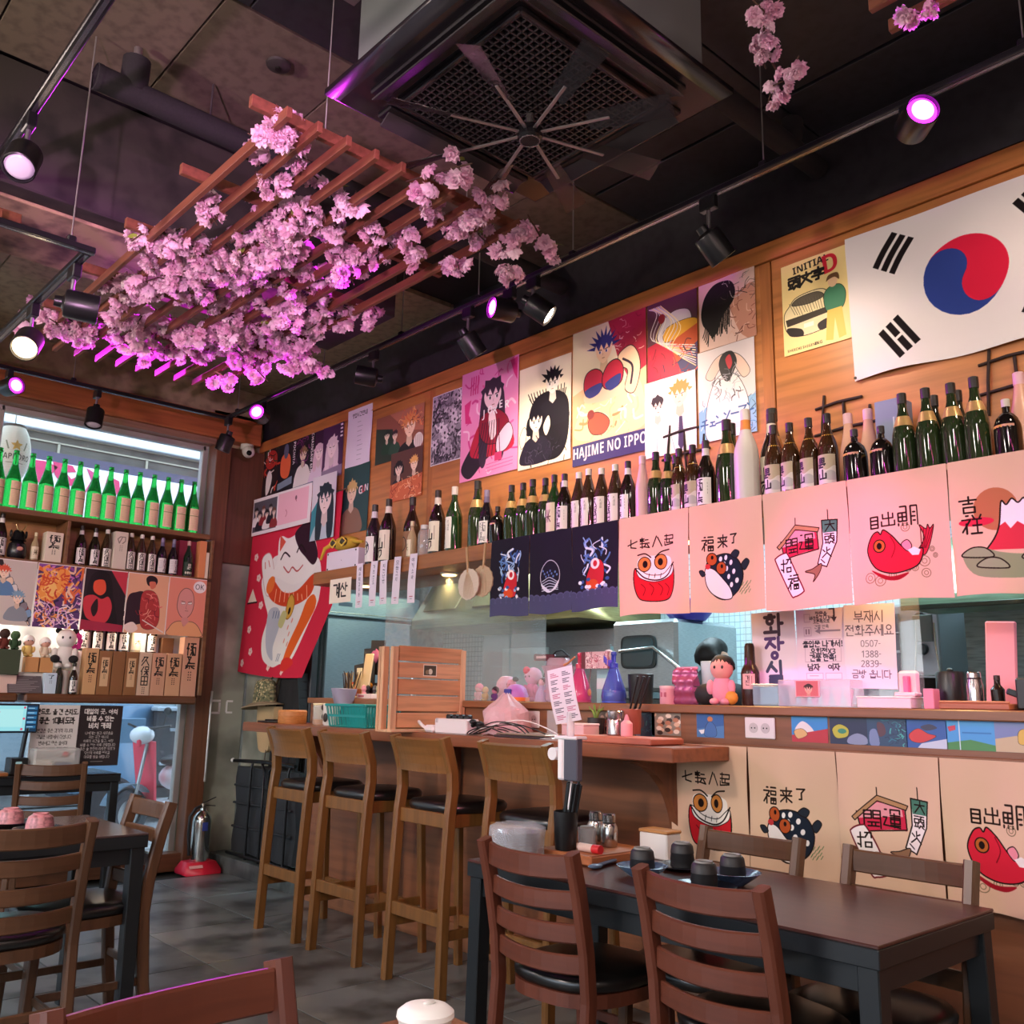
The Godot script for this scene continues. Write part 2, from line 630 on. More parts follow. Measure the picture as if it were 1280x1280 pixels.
# invented poster people: hair, face, coat in given colours; nobody in particular
func bust(p, x, y, k, hair, skin, coat, spikes, r, long = 0.0, look = 0.0):
	var c = "%s"
	p.poly(p.curve([Vector2(x - 30 * k, y + 60 * k), Vector2(x - 24 * k, y + 32 * k), Vector2(x - 8 * k, y + 22 * k), Vector2(x + 8 * k, y + 22 * k), Vector2(x + 24 * k, y + 32 * k), Vector2(x + 30 * k, y + 60 * k)], true), Color.html(coat))
	if long > 0:
		p.poly(p.curve([Vector2(x - 15 * k, y - 8 * k), Vector2(x - 19 * k, y + long * k), Vector2(x - 8 * k, y + long * 1.1 * k), Vector2(x, y), Vector2(x + 8 * k, y + long * 1.05 * k), Vector2(x + 19 * k, y + long * 0.95 * k), Vector2(x + 15 * k, y - 8 * k)], true), Color.html(hair))
	p.poly([Vector2(x - 5 * k, y + 8 * k), Vector2(x + 5 * k, y + 8 * k), Vector2(x + 7 * k, y + 25 * k), Vector2(x, y + 31 * k), Vector2(x - 7 * k, y + 25 * k)], Color.html(skin).darkened(0.12))
	p.poly(p.curve([Vector2(x - 12 * k, y - 6 * k), Vector2(x - 11 * k, y + 6 * k), Vector2(x + look * k, y + 16 * k), Vector2(x + 11 * k, y + 6 * k), Vector2(x + 12 * k, y - 6 * k), Vector2(x, y - 14 * k)], true), Color.html(skin))
	for s in [-1.0, 1.0]:
		p.ell(x + (s * 5.2 + look) * k, y + 1 * k, 2.4 * k, 1.9 * k, "f6f2ee")
		p.ell(x + (s * 5.2 + look * 1.3) * k, y + 1 * k, 1.3 * k, 1.8 * k, hair)
		p.seg(Vector2(x + (s * 2.6 + look) * k, y - 1.4 * k), Vector2(x + (s * 8.2 + look) * k, y - 2.6 * k), 0.9 * k, Color.html("241d1c"))
	p.seg(Vector2(x + (look - 1.8) * k, y + 9 * k), Vector2(x + (look + 1.8) * k, y + 9 * k), 0.7 * k, Color.html("7a3a34"))
	p.seg(Vector2(x + look * 1.4 * k, y + 3 * k), Vector2(x + (look * 1.4 - 0.8) * k, y + 5.6 * k), 0.5 * k, Color.html(skin).darkened(0.3))
	var h = []
	for i in spikes * 2 + 1:
		var a = PI * 0.98 + (PI * 1.04) * i / (spikes * 2.0)
		var rad = (15.0 if i % 2 == 0 else r * (0.85 + 0.3 * rng.randf())) * k
		h.append(Vector2(x + cos(a) * rad, y - 4 * k + sin(a) * rad))
	for i in 7:
		h.append(Vector2(x + (13.0 - i * 4.3) * k, y - (9.0 if i % 2 == 0 else 1.0) * k))
	p.poly(h, Color.html(hair))

func scrawl(p, n, cols, wmin, wmax, x0 = 0.0, y0 = 0.0, x1 = 100.0, y1 = 140.0, size = 18.0):
	for i in n:
		var a = Vector2(rng.randf_range(x0, x1), rng.randf_range(y0, y1))
		var d = Vector2.from_angle(rng.randf() * TAU) * rng.randf_range(size * 0.4, size)
		var b = a + d
		var m = (a + b) * 0.5 + d.orthogonal() * rng.randf_range(-0.5, 0.5)
		p.run(p.curve([a, m, b], false, 5), rng.randf_range(wmin, wmax), cols[rng.randi() % cols.size()])

func _ready():
	rng.seed = 7
	setup()
	shell()
	furniture()
	poster_wall()
	norens()
	sake_shelf()
	window_cabinet()
	corner_things()
	ledge_things()
	bar_things()
	table_things()
	kitchen()
	ceiling_things()
	blossoms()
	street()

func setup():
	# camera
	var yaw = 0.735274
	var pit = 0.201987
	var rol = 0.0197228
	var F = Vector3(sin(yaw) * cos(pit), sin(pit), -cos(yaw) * cos(pit))
	var R = Vector3(cos(yaw), 0, sin(yaw))
	var U = R.cross(F)
	var R2 = R * cos(rol) + U * sin(rol)
	var U2 = U * cos(rol) - R * sin(rol)
	var cam = Camera3D.new()
	cam.name = "camera"
	cam.transform = Transform3D(Basis(R2, U2, -F), Vector3(0, 1.2, 0))
	cam.fov = 57.682
	cam.near = 0.05
	cam.far = 200
	add_child(cam)
	# sky
	var e = Environment.new()
	var sm = ProceduralSkyMaterial.new()
	sm.sky_top_color = C("a9c4e0")
	sm.sky_horizon_color = C("e6eef2")
	sm.ground_bottom_color = C("77787a")
	sm.ground_horizon_color = C("d4d8d8")
	sm.sky_energy_multiplier = 2.2
	sm.ground_energy_multiplier = 1.4
	var sky = Sky.new()
	sky.sky_material = sm
	e.background_mode = Environment.BG_SKY
	e.sky = sky
	e.tonemap_mode = Environment.TONE_MAPPER_LINEAR
	e.tonemap_exposure = 0.93
	e.sdfgi_enabled = true
	e.ssao_enabled = true
	e.ssil_enabled = true
	var we = WorldEnvironment.new()
	we.name = "world_environment"
	we.environment = e
	add_child(we)
	# added fill lamps out of view in the dining room, and the kitchen ceiling lamps
	for q in [[-1.2, 0.2, 4.6, "fff0e6"], [0.9, 1.3, 2.4, "fff0e6"], [-1.9, -2.6, 5.5, "fff4ec"]]:  # added panels for soft fill, not known dining room lamps
		lamp_panel(q[0], 3.585, q[1], 1.2, 0.3, C(q[3]), q[2], "added wide flat fill lamp")
	for q in [[4.35, -4.9, 3.2], [4.35, -3.1, 4.2], [4.0, -1.2, 3.2]]:
		lamp_panel(q[0], 2.585, q[1], 0.3, 1.2, C("d3f2ff"), q[2], "long kitchen ceiling lamp")
	for q in [[-1.2, 2.55, -2.6, 5.0], [-0.9, 2.35, 1.0, 2.8], [1.3, 2.35, 1.4, 0.8], [-0.75, 2.5, -5.0, 2.6]]:  # added globes, unseen, to lift the ceiling and left side
		fill_globe(V(q[0], q[1], q[2]), C("ffe8dc"), q[3])
	noise_tex("grain", 3, 0.025, 4, 0.83, 1.1)
	noise_tex("fine", 5, 0.06, 4, 0.78, 1.15)
	noise_tex("blot", 9, 0.012, 5, 0.55, 1.3)
	noise_tex("cloth", 11, 0.18, 2, 0.86, 1.08)

func fill_globe(at, col, en):  # added fill light in the form of a pendant
	var t = thing("fill_pendant", "added round white fill lamp on a black cord", "lamp", at, 0.0, "added round fill lamps out of view")
	put("globe", Geo.new().ell(V(0, 0, 0), V(0.11, 0.11, 0.11), 20).done(), glow(col.to_html(false), 3.0), t)
	put("cap", Geo.new().cyl(V(0, 0.115, 0), 0.03, 0.05, 14).done(), mat("1c1b1c", 0.4), t)
	put("cord", Geo.new().tube([V(0, 0.13, 0), V(0, 3.585 - at.y, 0)], 0.004, 6).done(), mat("1c1b1c", 0.6), t)
	var l = OmniLight3D.new()
	l.name = "light"
	l.light_color = col
	l.light_energy = en
	l.light_size = 0.11
	l.omni_range = 14
	l.omni_attenuation = 2.0
	l.shadow_enabled = true
	t.add_child(l)

func lamp_panel(x, y, z, sx, sz, col, en, words_):
	var t = thing("ceiling_or_fill_lamp", "%s with a white tray at x %d of the ceiling" % [words_, 0], "lamp", V(x, y, z), 0.0, "flat ceiling lamps out of view")
	t.set_meta("label", words_ + " in a shallow white tray")
	put("tray", Geo.new().box(V(0, 0, 0), V(sx + 0.06, 0.03, sz + 0.06), 0.004).done(), mat("e8e8e6"), t)
	put("diffuser", Geo.new().box(V(0, -0.018, 0), V(sx, 0.008, sz), 0.002).done(), glow(col.to_html(false), 2.0), t)
	var a = AreaLight3D.new()
	a.name = "light"
	a.area_size = Vector2(sx, sz)
	a.light_color = col
	a.light_energy = en
	a.shadow_enabled = true
	a.set("area_range", 12.0)
	t.add_child(a)
	a.position = V(0, -0.03, 0)
	a.rotation = V(-PI / 2, 0, 0)

# ---------------------------------------------------------------- the room
func shell():
	# floor: a screed with stone tiles laid on it
	var fl = struct("floor", boxm(V(10, 0.2, 10.2), 0), mat("2f3130", 0.8), self, V(0.4, -0.125, -2.0))
	var tm = []
	for c in ["787c7b", "727675", "7c7e7c", "6f7372"]:
		tm.append(noisy(c, 0.3, "blot", 0.9, 0.0, 0.45))
	var tile = boxm(V(0.571, 0.025, 0.686), 0.002)
	for i in range(-8, 4):
		for j in range(-10, 5):
			var x = 2.65 + 0.575 * (i - 0.5)
			var z = -5.008 + 0.69 * (j + 6.5) + 0.0
			if x > 3.3 or x < -3.6 or z > 2.7 or z < -6.7:
				continue
			put("tile", tile, tm[absi(i * 7 + j * 13 + i * j) % 4], fl, V(x - 0.4, 0.1125, z + 2.0))
	# window wall: olive upper wall, timber beam, sill, column
	var olive = noisy("a0946f", 0.8, "fine", 0.6)
	struct("wall_front", Geo.new().box(V(0, 3.48, -6.85), V(7.0, 0.3, 0.2)).box(V(0, 0.02, -6.85), V(7.0, 0.08, 0.2)).box(V(-3.2, 1.7, -6.85), V(0.6, 3.4, 0.2)).box(V(3.2, 1.7, -6.85), V(0.5, 3.4, 0.2)).done(), olive)
	struct("trim_1", Geo.new().box(V(-0.05, 3.245, -6.70), V(6.7, 0.19, 0.14), 0.005).done(), wood("a35e35", 0))
	struct("trim_2", Geo.new().box(V(-0.3, 3.125, -6.72), V(6.5, 0.05, 0.10), 0.004).done(), wood("8a6a58", 0))
	struct("trim_3", Geo.new().box(V(2.99, 1.55, -6.68), V(0.12, 3.1, 0.14), 0.005).done(), wood("6b432c", 1))
	struct("trim_4", Geo.new().box(V(3.21, 2.65, -6.70), V(0.32, 0.9, 0.1), 0.004).done(), wood("5e3b2a", 1))
	struct("trim_5", Geo.new().box(V(0.0, 0.06, -6.70), V(6.0, 0.12, 0.12), 0.004).done(), wood("6b432c", 0))
	# glazing: grey metal frames with panes between them
	var wx = [-2.9, -1.45, 0.0, 1.45, 2.93]
	var fm = mat("a9a7a2", 0.4, 0.3)
	for i in 4:
		var w = Node3D.new()
		w.name = "window_%d" % (i + 1)
		w.set_meta("kind", "structure")
		add_child(w)
		var a = wx[i]
		var b = wx[i + 1]
		var g = Geo.new()
		for x in ([a, b] if i == 3 else [a]):
			g.box(V(x + (0.02 if x < 2 else -0.02), 1.6, -6.79), V(0.045, 3.05, 0.06), 0.004)
		for y in [0.1, 1.62 if i < 2 else 2.3, 3.08]:
			g.box(V((a + b) / 2, y, -6.79), V(b - a - 0.04, 0.04, 0.06), 0.004)
		put("window_frame", g.done(), fm, w)
		for q in [[0.12, 2.28], [2.32, 3.06]]:
			put("pane", Geo.new().box(V((a + b) / 2, (q[0] + q[1]) / 2, -6.79), V(b - a - 0.08, q[1] - q[0], 0.006)).done(), glassm("eef6f6", 0.06), w)
	# side and rear walls, closed except for the shop windows on the left
	var plain = noisy("9a8f7c", 0.85, "blot", 0.5)
	struct("wall_left", Geo.new().box(V(-3.6, 0.4, -2.0), V(0.2, 0.8, 9.6)).box(V(-3.6, 3.2, -2.0), V(0.2, 0.9, 9.6)).box(V(-3.6, 1.8, -6.3), V(0.2, 2.2, 1.0)).box(V(-3.6, 1.8, 2.1), V(0.2, 2.2, 1.0)).box(V(-3.6, 1.8, -2.2), V(0.2, 2.2, 0.3)).done(), plain)
	struct("wall_rear", boxm(V(7.2, 3.75, 0.2), 0), plain, self, V(0, 1.85, 2.75))
	# ceiling: slab with panels hung under it, a deep black beam across
	var cl = struct("ceiling", boxm(V(7.4, 0.2, 9.9), 0), mat("1d1b1a", 0.9), self, V(0, 3.74, -2.05))
	var brown = []
	for c in ["6a5d4f", "63574a", "6e6153"]:
		brown.append(noisy(c, 0.75, "fine", 0.9))
	var black = []
	for c in ["26262b", "222328", "2a2a30"]:
		black.append(noisy(c, 0.55, "fine", 1.0))
	var ol = []
	for c in ["94876a", "8e8266", "988b6e"]:
		ol.append(noisy(c, 0.8, "fine", 0.9))
	var bm = boxm(V(0.548, 0.03, 0.86), 0.002)
	for i in 13:
		var x = -3.29 + 0.555 * i + 0.275 - 0.01
		for z in [-3.24]:
			put("ceiling_panel", bm, brown[(i * 5) % 3], cl, V(x, -0.115, z + 2.05))
	var om = boxm(V(0.548, 0.03, 2.44), 0.002)
	for i in 13:
		put("ceiling_panel", om, ol[(i * 4) % 3], cl, V(-3.29 + 0.555 * i + 0.265, -0.115, -5.53 + 2.05))
	var km = boxm(V(0.892, 0.03, 0.992), 0.002)
	for i in 8:
		for j in 6:
			put("ceiling_panel", km, black[(i * 3 + j * 5) % 3], cl, V(3.02 - 0.9 * (i - 0.5) if i > 0 else 3.19, -0.115, -2.3 + 1.0 * j + 2.05) if i > 0 else V(3.48, -0.115, -2.3 + j + 2.05))
	struct("trim_6", Geo.new().box(V(-0.5, 3.345, -3.99), V(6.0, 0.51, 0.64), 0.006).done(), noisy("322d29", 0.85, "blot", 1.2))
	struct("trim_7", Geo.new().box(V(-0.7, 3.082, -4.02), V(5.4, 0.016, 0.52), 0.003).done(), noisy("a58f6c", 0.9, "blot", 1.6))
	# long wall: dark above, veneer panels between battens below
	struct("wall_right", Geo.new().box(V(3.47, 3.42, -2.0), V(0.2, 0.44, 9.6)).done(), noisy("2b292d", 0.6, "fine", 0.8))
	var w = struct("wall_veneer", Geo.new().box(V(3.47, 2.6, -1.32), V(0.2, 1.25, 8.2)).box(V(3.47, 2.74, -6.11), V(0.2, 0.97, 1.38)).done(), mat("5d3a20", 0.7))
	for q in [[-6.74, -5.45], [-5.45, -4.435], [-4.435, -2.045], [-2.045, 0.4], [0.4, 2.6]]:
		var yb = 2.28 if q[0] < -6.0 else 1.99
		put("veneer_panel", Geo.new().box(V(3.357, (yb + 3.11) / 2, (q[0] + q[1]) / 2), V(0.03, 3.11 - yb, q[1] - q[0] - 0.008), 0.002).done(), wood("bd7a42", 2, 0.4, 0.7), w)
	put("top_rail", Geo.new().box(V(3.352, 3.157, -2.07), V(0.04, 0.085, 9.3), 0.003).done(), wood("b9743c", 2), w)
	for z in [-4.45, -2.075, 0.38]:
		put("batten", Geo.new().box(V(3.349, 2.55, z), V(0.016, 1.12, 0.055), 0.002).done(), wood("b4703a", 1), w)
	# sake shelf with its soffit over the serving hatch
	var sh = struct("trim_8", Geo.new().box(V(3.26, 1.94, -2.0), V(0.52, 0.08, 6.36), 0.003).done(), wood("9a6238", 2))
	for z in [-4.05, -2.43, -1.55, -0.6, -4.88]:
		put("downlight_rim", Geo.new().cyl(V(3.2, 1.897, z), 0.05, 0.012, 20).done(), mat("d8d4cc", 0.4), sh)
		put("downlight_lens", Geo.new().cyl(V(3.2, 1.888, z), 0.04, 0.006, 20).done(), glow("ffcf86", 6.0), sh)
		spot(sh, V(3.2, 1.87, z), V(3.2, 0, z), C("ffca80"), 0.5, 60)
	# counter wall below the hatch, ledge board on it
	var cw = struct("wall_counter", Geo.new().box(V(3.27, 0.58, -1.38), V(0.24, 1.16, 7.9)).done(), wood("8a5638", 2, 0.5, 0.6))
	put("ledge_board", Geo.new().box(V(3.29, 1.188, -1.38), V(0.36, 0.034, 7.94), 0.004).done(), wood("8f5e3e", 2, 0.35), cw)
	put("ledge_front", Geo.new().box(V(3.141, 1.108, -1.38), V(0.018, 0.126, 7.92), 0.002).done(), wood("85573b", 2, 0.4), cw)
	put("ledge_trim", Geo.new().box(V(3.134, 1.045, -0.0), V(0.03, 0.03, 4.6), 0.003).done(), wood("8f5e3e", 2, 0.4), cw)
	put("plinth", Geo.new().box(V(3.14, 0.06, -1.38), V(0.02, 0.12, 7.9), 0.002).done(), wood("9a6646", 2, 0.5), cw)
	# raised kerb and panels by the entrance to the kitchen
	struct("trim_9", Geo.new().box(V(3.6, 0.05, -5.93), V(0.9, 0.11, 1.5), 0.004).done(), noisy("5c6462", 0.4, "blot", 1.0))
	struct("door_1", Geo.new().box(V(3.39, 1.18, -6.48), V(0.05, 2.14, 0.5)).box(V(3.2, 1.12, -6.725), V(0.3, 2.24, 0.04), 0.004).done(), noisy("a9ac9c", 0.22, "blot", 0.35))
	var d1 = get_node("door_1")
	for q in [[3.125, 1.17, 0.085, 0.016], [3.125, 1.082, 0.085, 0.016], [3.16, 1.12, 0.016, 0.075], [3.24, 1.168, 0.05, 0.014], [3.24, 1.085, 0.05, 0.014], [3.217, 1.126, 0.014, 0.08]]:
		put("letter_reflection", Geo.new().box(V(q[0], q[1], -6.7035), V(q[2], q[3], 0.002), 0.0).done(), mat("f4f6f2", 0.4), d1)  # reflection of a lit sign, put in as flat white strokes
	put("door_handle", Geo.new().box(V(3.045, 0.92, -6.6), V(0.014, 0.64, 0.014), 0.003).done(), mat("d8d8d4", 0.3, 0.6), d1)
	struct("trim_10", Geo.new().box(V(3.37, 2.265, -6.05), V(0.06, 0.03, 1.3), 0.004).done(), mat("2a2422", 0.5))
	struct("door_2", Geo.new().box(V(3.41, 1.2, -6.01), V(0.05, 2.2, 0.43), 0.004).done(), mat("2c2d30", 0.4))
	# kitchen shell
	var tl = StandardMaterial3D.new()
	var p = Pic.new(64, 64, 4, "9fb4ba")
	for i in 8:
		for j in 8:
			p.rect(i * 8 + 0.4, j * 8 + 0.4, 7.2, 7.2, ["d9eef2", "d3eaf0", "def1f4"][(i * 5 + j * 3 + i * j) % 3])
	tl.albedo_texture = p.tex()
	tl.uv1_triplanar = true
	tl.uv1_scale = V(3.0, 3.0, 3.0)
	tl.roughness = 0.25
	struct("wall_kitchen", Geo.new().box(V(5.35, 1.3, -2.6), V(0.2, 2.7, 8.4)).done(), tl)
	struct("wall_kitchen_end", Geo.new().box(V(4.4, 1.3, -6.8), V(2.1, 2.7, 0.2)).box(V(4.4, 1.3, 1.7), V(2.1, 2.7, 0.2)).done(), noisy("a9b4b6", 0.35, "fine", 0.7, 0.6))
	struct("ceiling_kitchen", Geo.new().box(V(4.45, 2.7, -2.6), V(2.0, 0.2, 8.8)).done(), mat("c9d2d2", 0.7))
	struct("floor_kitchen", Geo.new().box(V(4.6, -0.06, -2.6), V(2.4, 0.12, 8.8)).done(), mat("6a6c6b", 0.6))

func spot(parent, at, to, col, en, ang, size = 0.04, blend = 0.6):
	var l = SpotLight3D.new()
	l.name = "light"
	l.light_color = col
	l.light_energy = en
	l.spot_angle = ang
	l.spot_range = 14
	l.spot_attenuation = 2.0
	l.spot_angle_attenuation = blend
	l.light_size = size
	l.shadow_enabled = true
	parent.add_child(l, true)
	l.position = at
	var d = (to - at).normalized()
	var up = Vector3.UP if absf(d.y) < 0.99 else Vector3.RIGHT
	l.basis = Basis.looking_at(d, up)
	return l

# ---------------------------------------------------------------- furniture
func make_chair(label, w, w0):
	var t = thing("dining_chair", label, "chair")
	for s in [-1.0, 1.0]:
		var x = s * 0.172
		put("back_post", Geo.new().rail([V(x, 0, -0.235), V(x, 0.2, -0.205), V(x, 0.43, -0.185), V(x, 0.55, -0.195), V(x, 0.7, -0.225), V(x, 0.81, -0.255)], V(1, 0, 0), 0.032, 0.042, 0.006).done(), w, t)
		put("leg", Geo.new().rail([V(s * 0.165, 0, 0.18), V(s * 0.162, 0.405, 0.165)], V(1, 0, 0), 0.034, 0.034, 0.005).done(), w, t)
		put("side_stretcher", Geo.new().bar(V(s * 0.166, 0.2, -0.2), V(s * 0.164, 0.2, 0.17), 0.016, 0.026, 0.003).done(), w, t)
	var ys = [[0.772, 0.062, -0.243], [0.685, 0.05, -0.222], [0.6, 0.05, -0.206], [0.52, 0.05, -0.192]]
	for q in ys:
		var pts = []
		for i in 9:
			var u = i / 8.0 * 2 - 1
			pts.append(V(u * 0.158, q[0] - 0.006 * (1 - u * u), q[2] - 0.032 * (1 - u * u)))
		put("slat", Geo.new().rail(pts, V(0, 1, 0), q[1], 0.015, 0.004).done(), w0, t)
	var sf = []
	var cu = []
	for i in 28:
		var a = TAU * i / 28
		var rx = 0.188 + 0.012 * sin(a)
		var sx = signf(cos(a)) * pow(absf(cos(a)), 0.72)
		var sz = signf(sin(a)) * pow(absf(sin(a)), 0.72)
		sf.append(Vector2(sx * rx, sz * 0.195))
	put("seat_frame", Geo.new().prism(sf, 0.4, 0.435, Transform3D(Basis(V(1, 0, 0), V(0, 0, 1), V(0, 1, 0)), Vector3.ZERO)).done(), w, t)
	for q in [[0.435, 0.97], [0.445, 1.02], [0.462, 1.03], [0.474, 0.97], [0.48, 0.8], [0.483, 0.4], [0.484, 0.05]]:
		var r = []
		for p in sf:
			r.append(V(p.x * q[1], q[0], p.y * q[1] + 0.004))
		cu.append(r)
	put("seat", Geo.new().loft(cu).done(), mat("131212", 0.28, 0.0, 0.6), t)
	put("front_stretcher", Geo.new().bar(V(-0.16, 0.27, 0.172), V(0.16, 0.27, 0.172), 0.016, 0.028, 0.003).done(), w, t)
	put("rear_stretcher", Geo.new().bar(V(-0.17, 0.24, -0.2), V(0.17, 0.24, -0.2), 0.016, 0.028, 0.003).done(), w, t)
	return t

func make_stool(label, w):
	var t = thing("bar_stool", label, "bar stool", Vector3.ZERO, 0.0, "bar stools along the counter")
	for s in [-1.0, 1.0]:
		var x = s * 0.188
		put("back_post", Geo.new().rail([V(x + s * 0.008, 0, -0.205), V(x, 0.4, -0.195), V(x, 0.72, -0.178), V(x, 0.82, -0.165), V(x, 0.9, -0.17), V(x, 0.97, -0.192), V(x, 1.03, -0.215), V(x, 1.045, -0.219)], V(1, 0, 0), 0.034, 0.05, 0.007).done(), w, t)
		put("leg", Geo.new().rail([V(s * 0.185, 0, 0.185), V(s * 0.172, 0.7, 0.155)], V(1, 0, 0), 0.034, 0.036, 0.005).done(), w, t)
		put("side_stretcher", Geo.new().bar(V(s * 0.185, 0.24, -0.2), V(s * 0.182, 0.24, 0.175), 0.018, 0.04, 0.003).done(), w, t)
		put("side_rail", Geo.new().bar(V(s * 0.18, 0.695, -0.17), V(s * 0.17, 0.695, 0.15), 0.02, 0.055, 0.003).done(), w, t)
	put("rear_stretcher", Geo.new().bar(V(-0.18, 0.3, -0.2), V(0.18, 0.3, -0.2), 0.02, 0.055, 0.003).done(), w, t)
	put("foot_rail", Geo.new().bar(V(-0.18, 0.2, 0.178), V(0.18, 0.2, 0.178), 0.024, 0.05, 0.003).done(), w, t)
	put("rear_rail", Geo.new().bar(V(-0.18, 0.695, -0.172), V(0.18, 0.695, -0.172), 0.022, 0.06, 0.003).done(), w, t)
	put("front_rail", Geo.new().bar(V(-0.165, 0.695, 0.155), V(0.165, 0.695, 0.155), 0.02, 0.055, 0.003).done(), w, t)
	# bent backrest board
	var g = Geo.new()
	g.sheet(12, 4, 0.02, func(u, q):
		var a = u * 2 - 1
		var y = lerpf(1.04, 0.895, q)
		var z = -0.17 - 0.045 * pow(1.0 - q, 1.6) - 0.035 * (1 - a * a)
		return V(a * 0.185, y, z))
	put("backrest", g.done(), wood("80562a", 0, 0.36, 1.0), t)
	var cu = []
	for q in [[0.722, 0.96], [0.735, 1.0], [0.752, 1.0], [0.764, 0.94], [0.769, 0.75], [0.771, 0.1]]:
		var r = []
		for i in 28:
			var a = TAU * i / 28
			r.append(V(signf(cos(a)) * pow(absf(cos(a)), 0.6) * 0.2 * q[1], q[0], signf(sin(a)) * pow(absf(sin(a)), 0.6) * 0.19 * q[1] + 0.012))
		cu.append(r)
	put("seat", Geo.new().loft(cu).done(), mat("151313", 0.3, 0.0, 0.6), t)
	return t

func make_table(called, label, x0, x1, z0, z1, y, top, leg):
	var cx = (x0 + x1) / 2
	var cz = (z0 + z1) / 2
	var w = x1 - x0
	var d = z1 - z0
	var t = thing(called, label, "table", V(cx, 0, cz))
	put("tabletop", Geo.new().box(V(0, y - 0.004, 0), V(w, 0.008, d), 0.002).done(), top, t)
	put("edge_band", Geo.new().box(V(0, y - 0.029, 0), V(w, 0.041, d), 0.002).done(), leg, t)
	put("apron", Geo.new().box(V(0, y - 0.078, d / 2 - 0.03), V(w - 0.1, 0.055, 0.022), 0.001).box(V(0, y - 0.078, -d / 2 + 0.03), V(w - 0.1, 0.055, 0.022), 0.001).box(V(w / 2 - 0.03, y - 0.078, 0), V(0.022, 0.055, d - 0.1), 0.001).box(V(-w / 2 + 0.03, y - 0.078, 0), V(0.022, 0.055, d - 0.1), 0.001).done(), leg, t)
	for sx in [-1.0, 1.0]:
		for sz in [-1.0, 1.0]:
			put("leg", Geo.new().rail([V(sx * (w / 2 - 0.025), 0, sz * (d / 2 - 0.025)), V(sx * (w / 2 - 0.032), y - 0.05, sz * (d / 2 - 0.032))], V(1, 0, 0), 0.05, 0.05, 0.003).done(), leg, t)
	return t

func furniture():
	var blk = mat("1b1f22", 0.35, 0.0, 0.5)
	var dark = wood("4a2a24", 2, 0.28, 0.8)
	make_table("dining_table", "dark-topped table laid with black cups, beside the long wall curtain", 2.0, 2.61, -2.39, -1.03, 0.71, dark, blk)
	make_table("dining_table", "dark table with pink cups on black saucers, left of the bar", 0.1, 1.42, -4.16, -3.5, 0.71, wood("4a3a38", 0, 0.2, 0.8), blk)
	make_table("dining_table", "narrow dark table under the window with the screen on it", 0.3, 2.3, -6.72, -6.2, 0.71, wood("241c1c", 0, 0.25, 0.8), blk)
	make_table("dining_table", "brown table corner with a white lidded cup at the photo's bottom edge", 0.35, 1.02, -1.29, -0.35, 0.71, wood("7a4c34", 0, 0.4, 0.8), blk)
	var brn = wood("5c3e2a", 1, 0.36, 1.0)
	var brn0 = wood("5c3e2a", 0, 0.36, 1.0)
	var red = wood("633425", 1, 0.34, 1.0)
	var red0 = wood("633425", 0, 0.34, 1.0)
	var c = make_chair("reddish ladder-back chair in front of the black chopstick cup", red, red0)
	c.position = V(2.125, 0, -1.99)
	c.rotation.y = PI / 2 + 0.03
	c.set_meta("label", "reddish ladder-back chair in front of the black chopstick cup")
	for q in [
		[2.125, -1.40, PI / 2, "ladder-back chair in front of the blue bowls, nearest the bottom right"],
		[2.41, -1.78, -PI / 2, "dark chair behind the cups, backing onto the puffer fish curtain panel"],
		[2.41, -1.27, -PI / 2, "dark chair at the table end, backing onto the red house curtain panel"],
		[0.93, -3.43, PI, "brown ladder-back chair seen from behind at the photo's lower left edge"],
		[1.25, -3.70, -PI / 2, "brown chair seen side-on at the end of the pink cup table"],
		[1.86, -6.09, PI - 0.35, "dark chair pulled up to the narrow window table"],
		[0.63, -1.09, 0.12, "dark red chair whose top rail crosses the bottom edge of the photo"]
		]:
		var o = dup(c, V(q[0], 0, q[1]), q[2], q[3])
		if q[1] < -2.0 or q[0] > 2.3:
			for ch in o.get_children():
				if ch.material_override == red:
					ch.material_override = brn
				elif ch.material_override == red0:
					ch.material_override = brn0
	var sw = wood("7d5428", 1, 0.4, 1.0)
	var s = make_stool("light brown bar stool farthest from the table, by the folded black cart", sw)
	s.position = V(2.785, 0, -4.6)
	s.rotation.y = PI / 2
	dup(s, V(2.785, 0, -4.06), PI / 2 + 0.02, "light brown bar stool in front of the teal basket")
	dup(s, V(2.785, 0, -3.42), PI / 2 - 0.02, "light brown bar stool in front of the wooden crate")
	dup(s, V(2.785, 0, -2.80), PI / 2, "light brown bar stool half hidden behind the wrapped bowls, in front of the pink bag")
	# bar counter on bent brackets
	var b = thing("bar_counter", "reddish brown wooden bar counter on curved brackets in front of the ledge", "counter", V(2.95, 0, -3.83))
	put("counter_top", Geo.new().box(V(-0.01, 1.0225, 0), V(0.37, 0.053, 3.34), 0.004).done(), wood("8a5236", 2, 0.35, 0.8), b)
	for z in [-1.25, 0.0, 1.4]:
		var q = []
		for i in 9:
			var a = PI / 2 * i / 8
			q.append(Vector2(-0.14 + 0.30 * sin(a), 0.66 + 0.325 * cos(a)))
		q.append(Vector2(0.178, 0.62))
		q.append(Vector2(0.178, 0.993))
		put("bracket", Geo.new().prism(q, -0.02, 0.02, Transform3D(Basis.IDENTITY, V(0, 0, z))).done(), wood("7d4a30", 1, 0.4), b)

# ---------------------------------------------------------------- posters on the long wall
func poster(label, tx, z, y, w, h, lift = 0.0, cat = "poster", called = "poster", wob = 0.0015, tilt = 0.0):
	var m = put(called, sheetm(w, h, 0.0012, wob, 5, 5, z * 7.0), texmat(tx, 0.5), self, V(3.336 - lift, y, z), V(0, -PI / 2, tilt))
	return tag(m, label, cat)

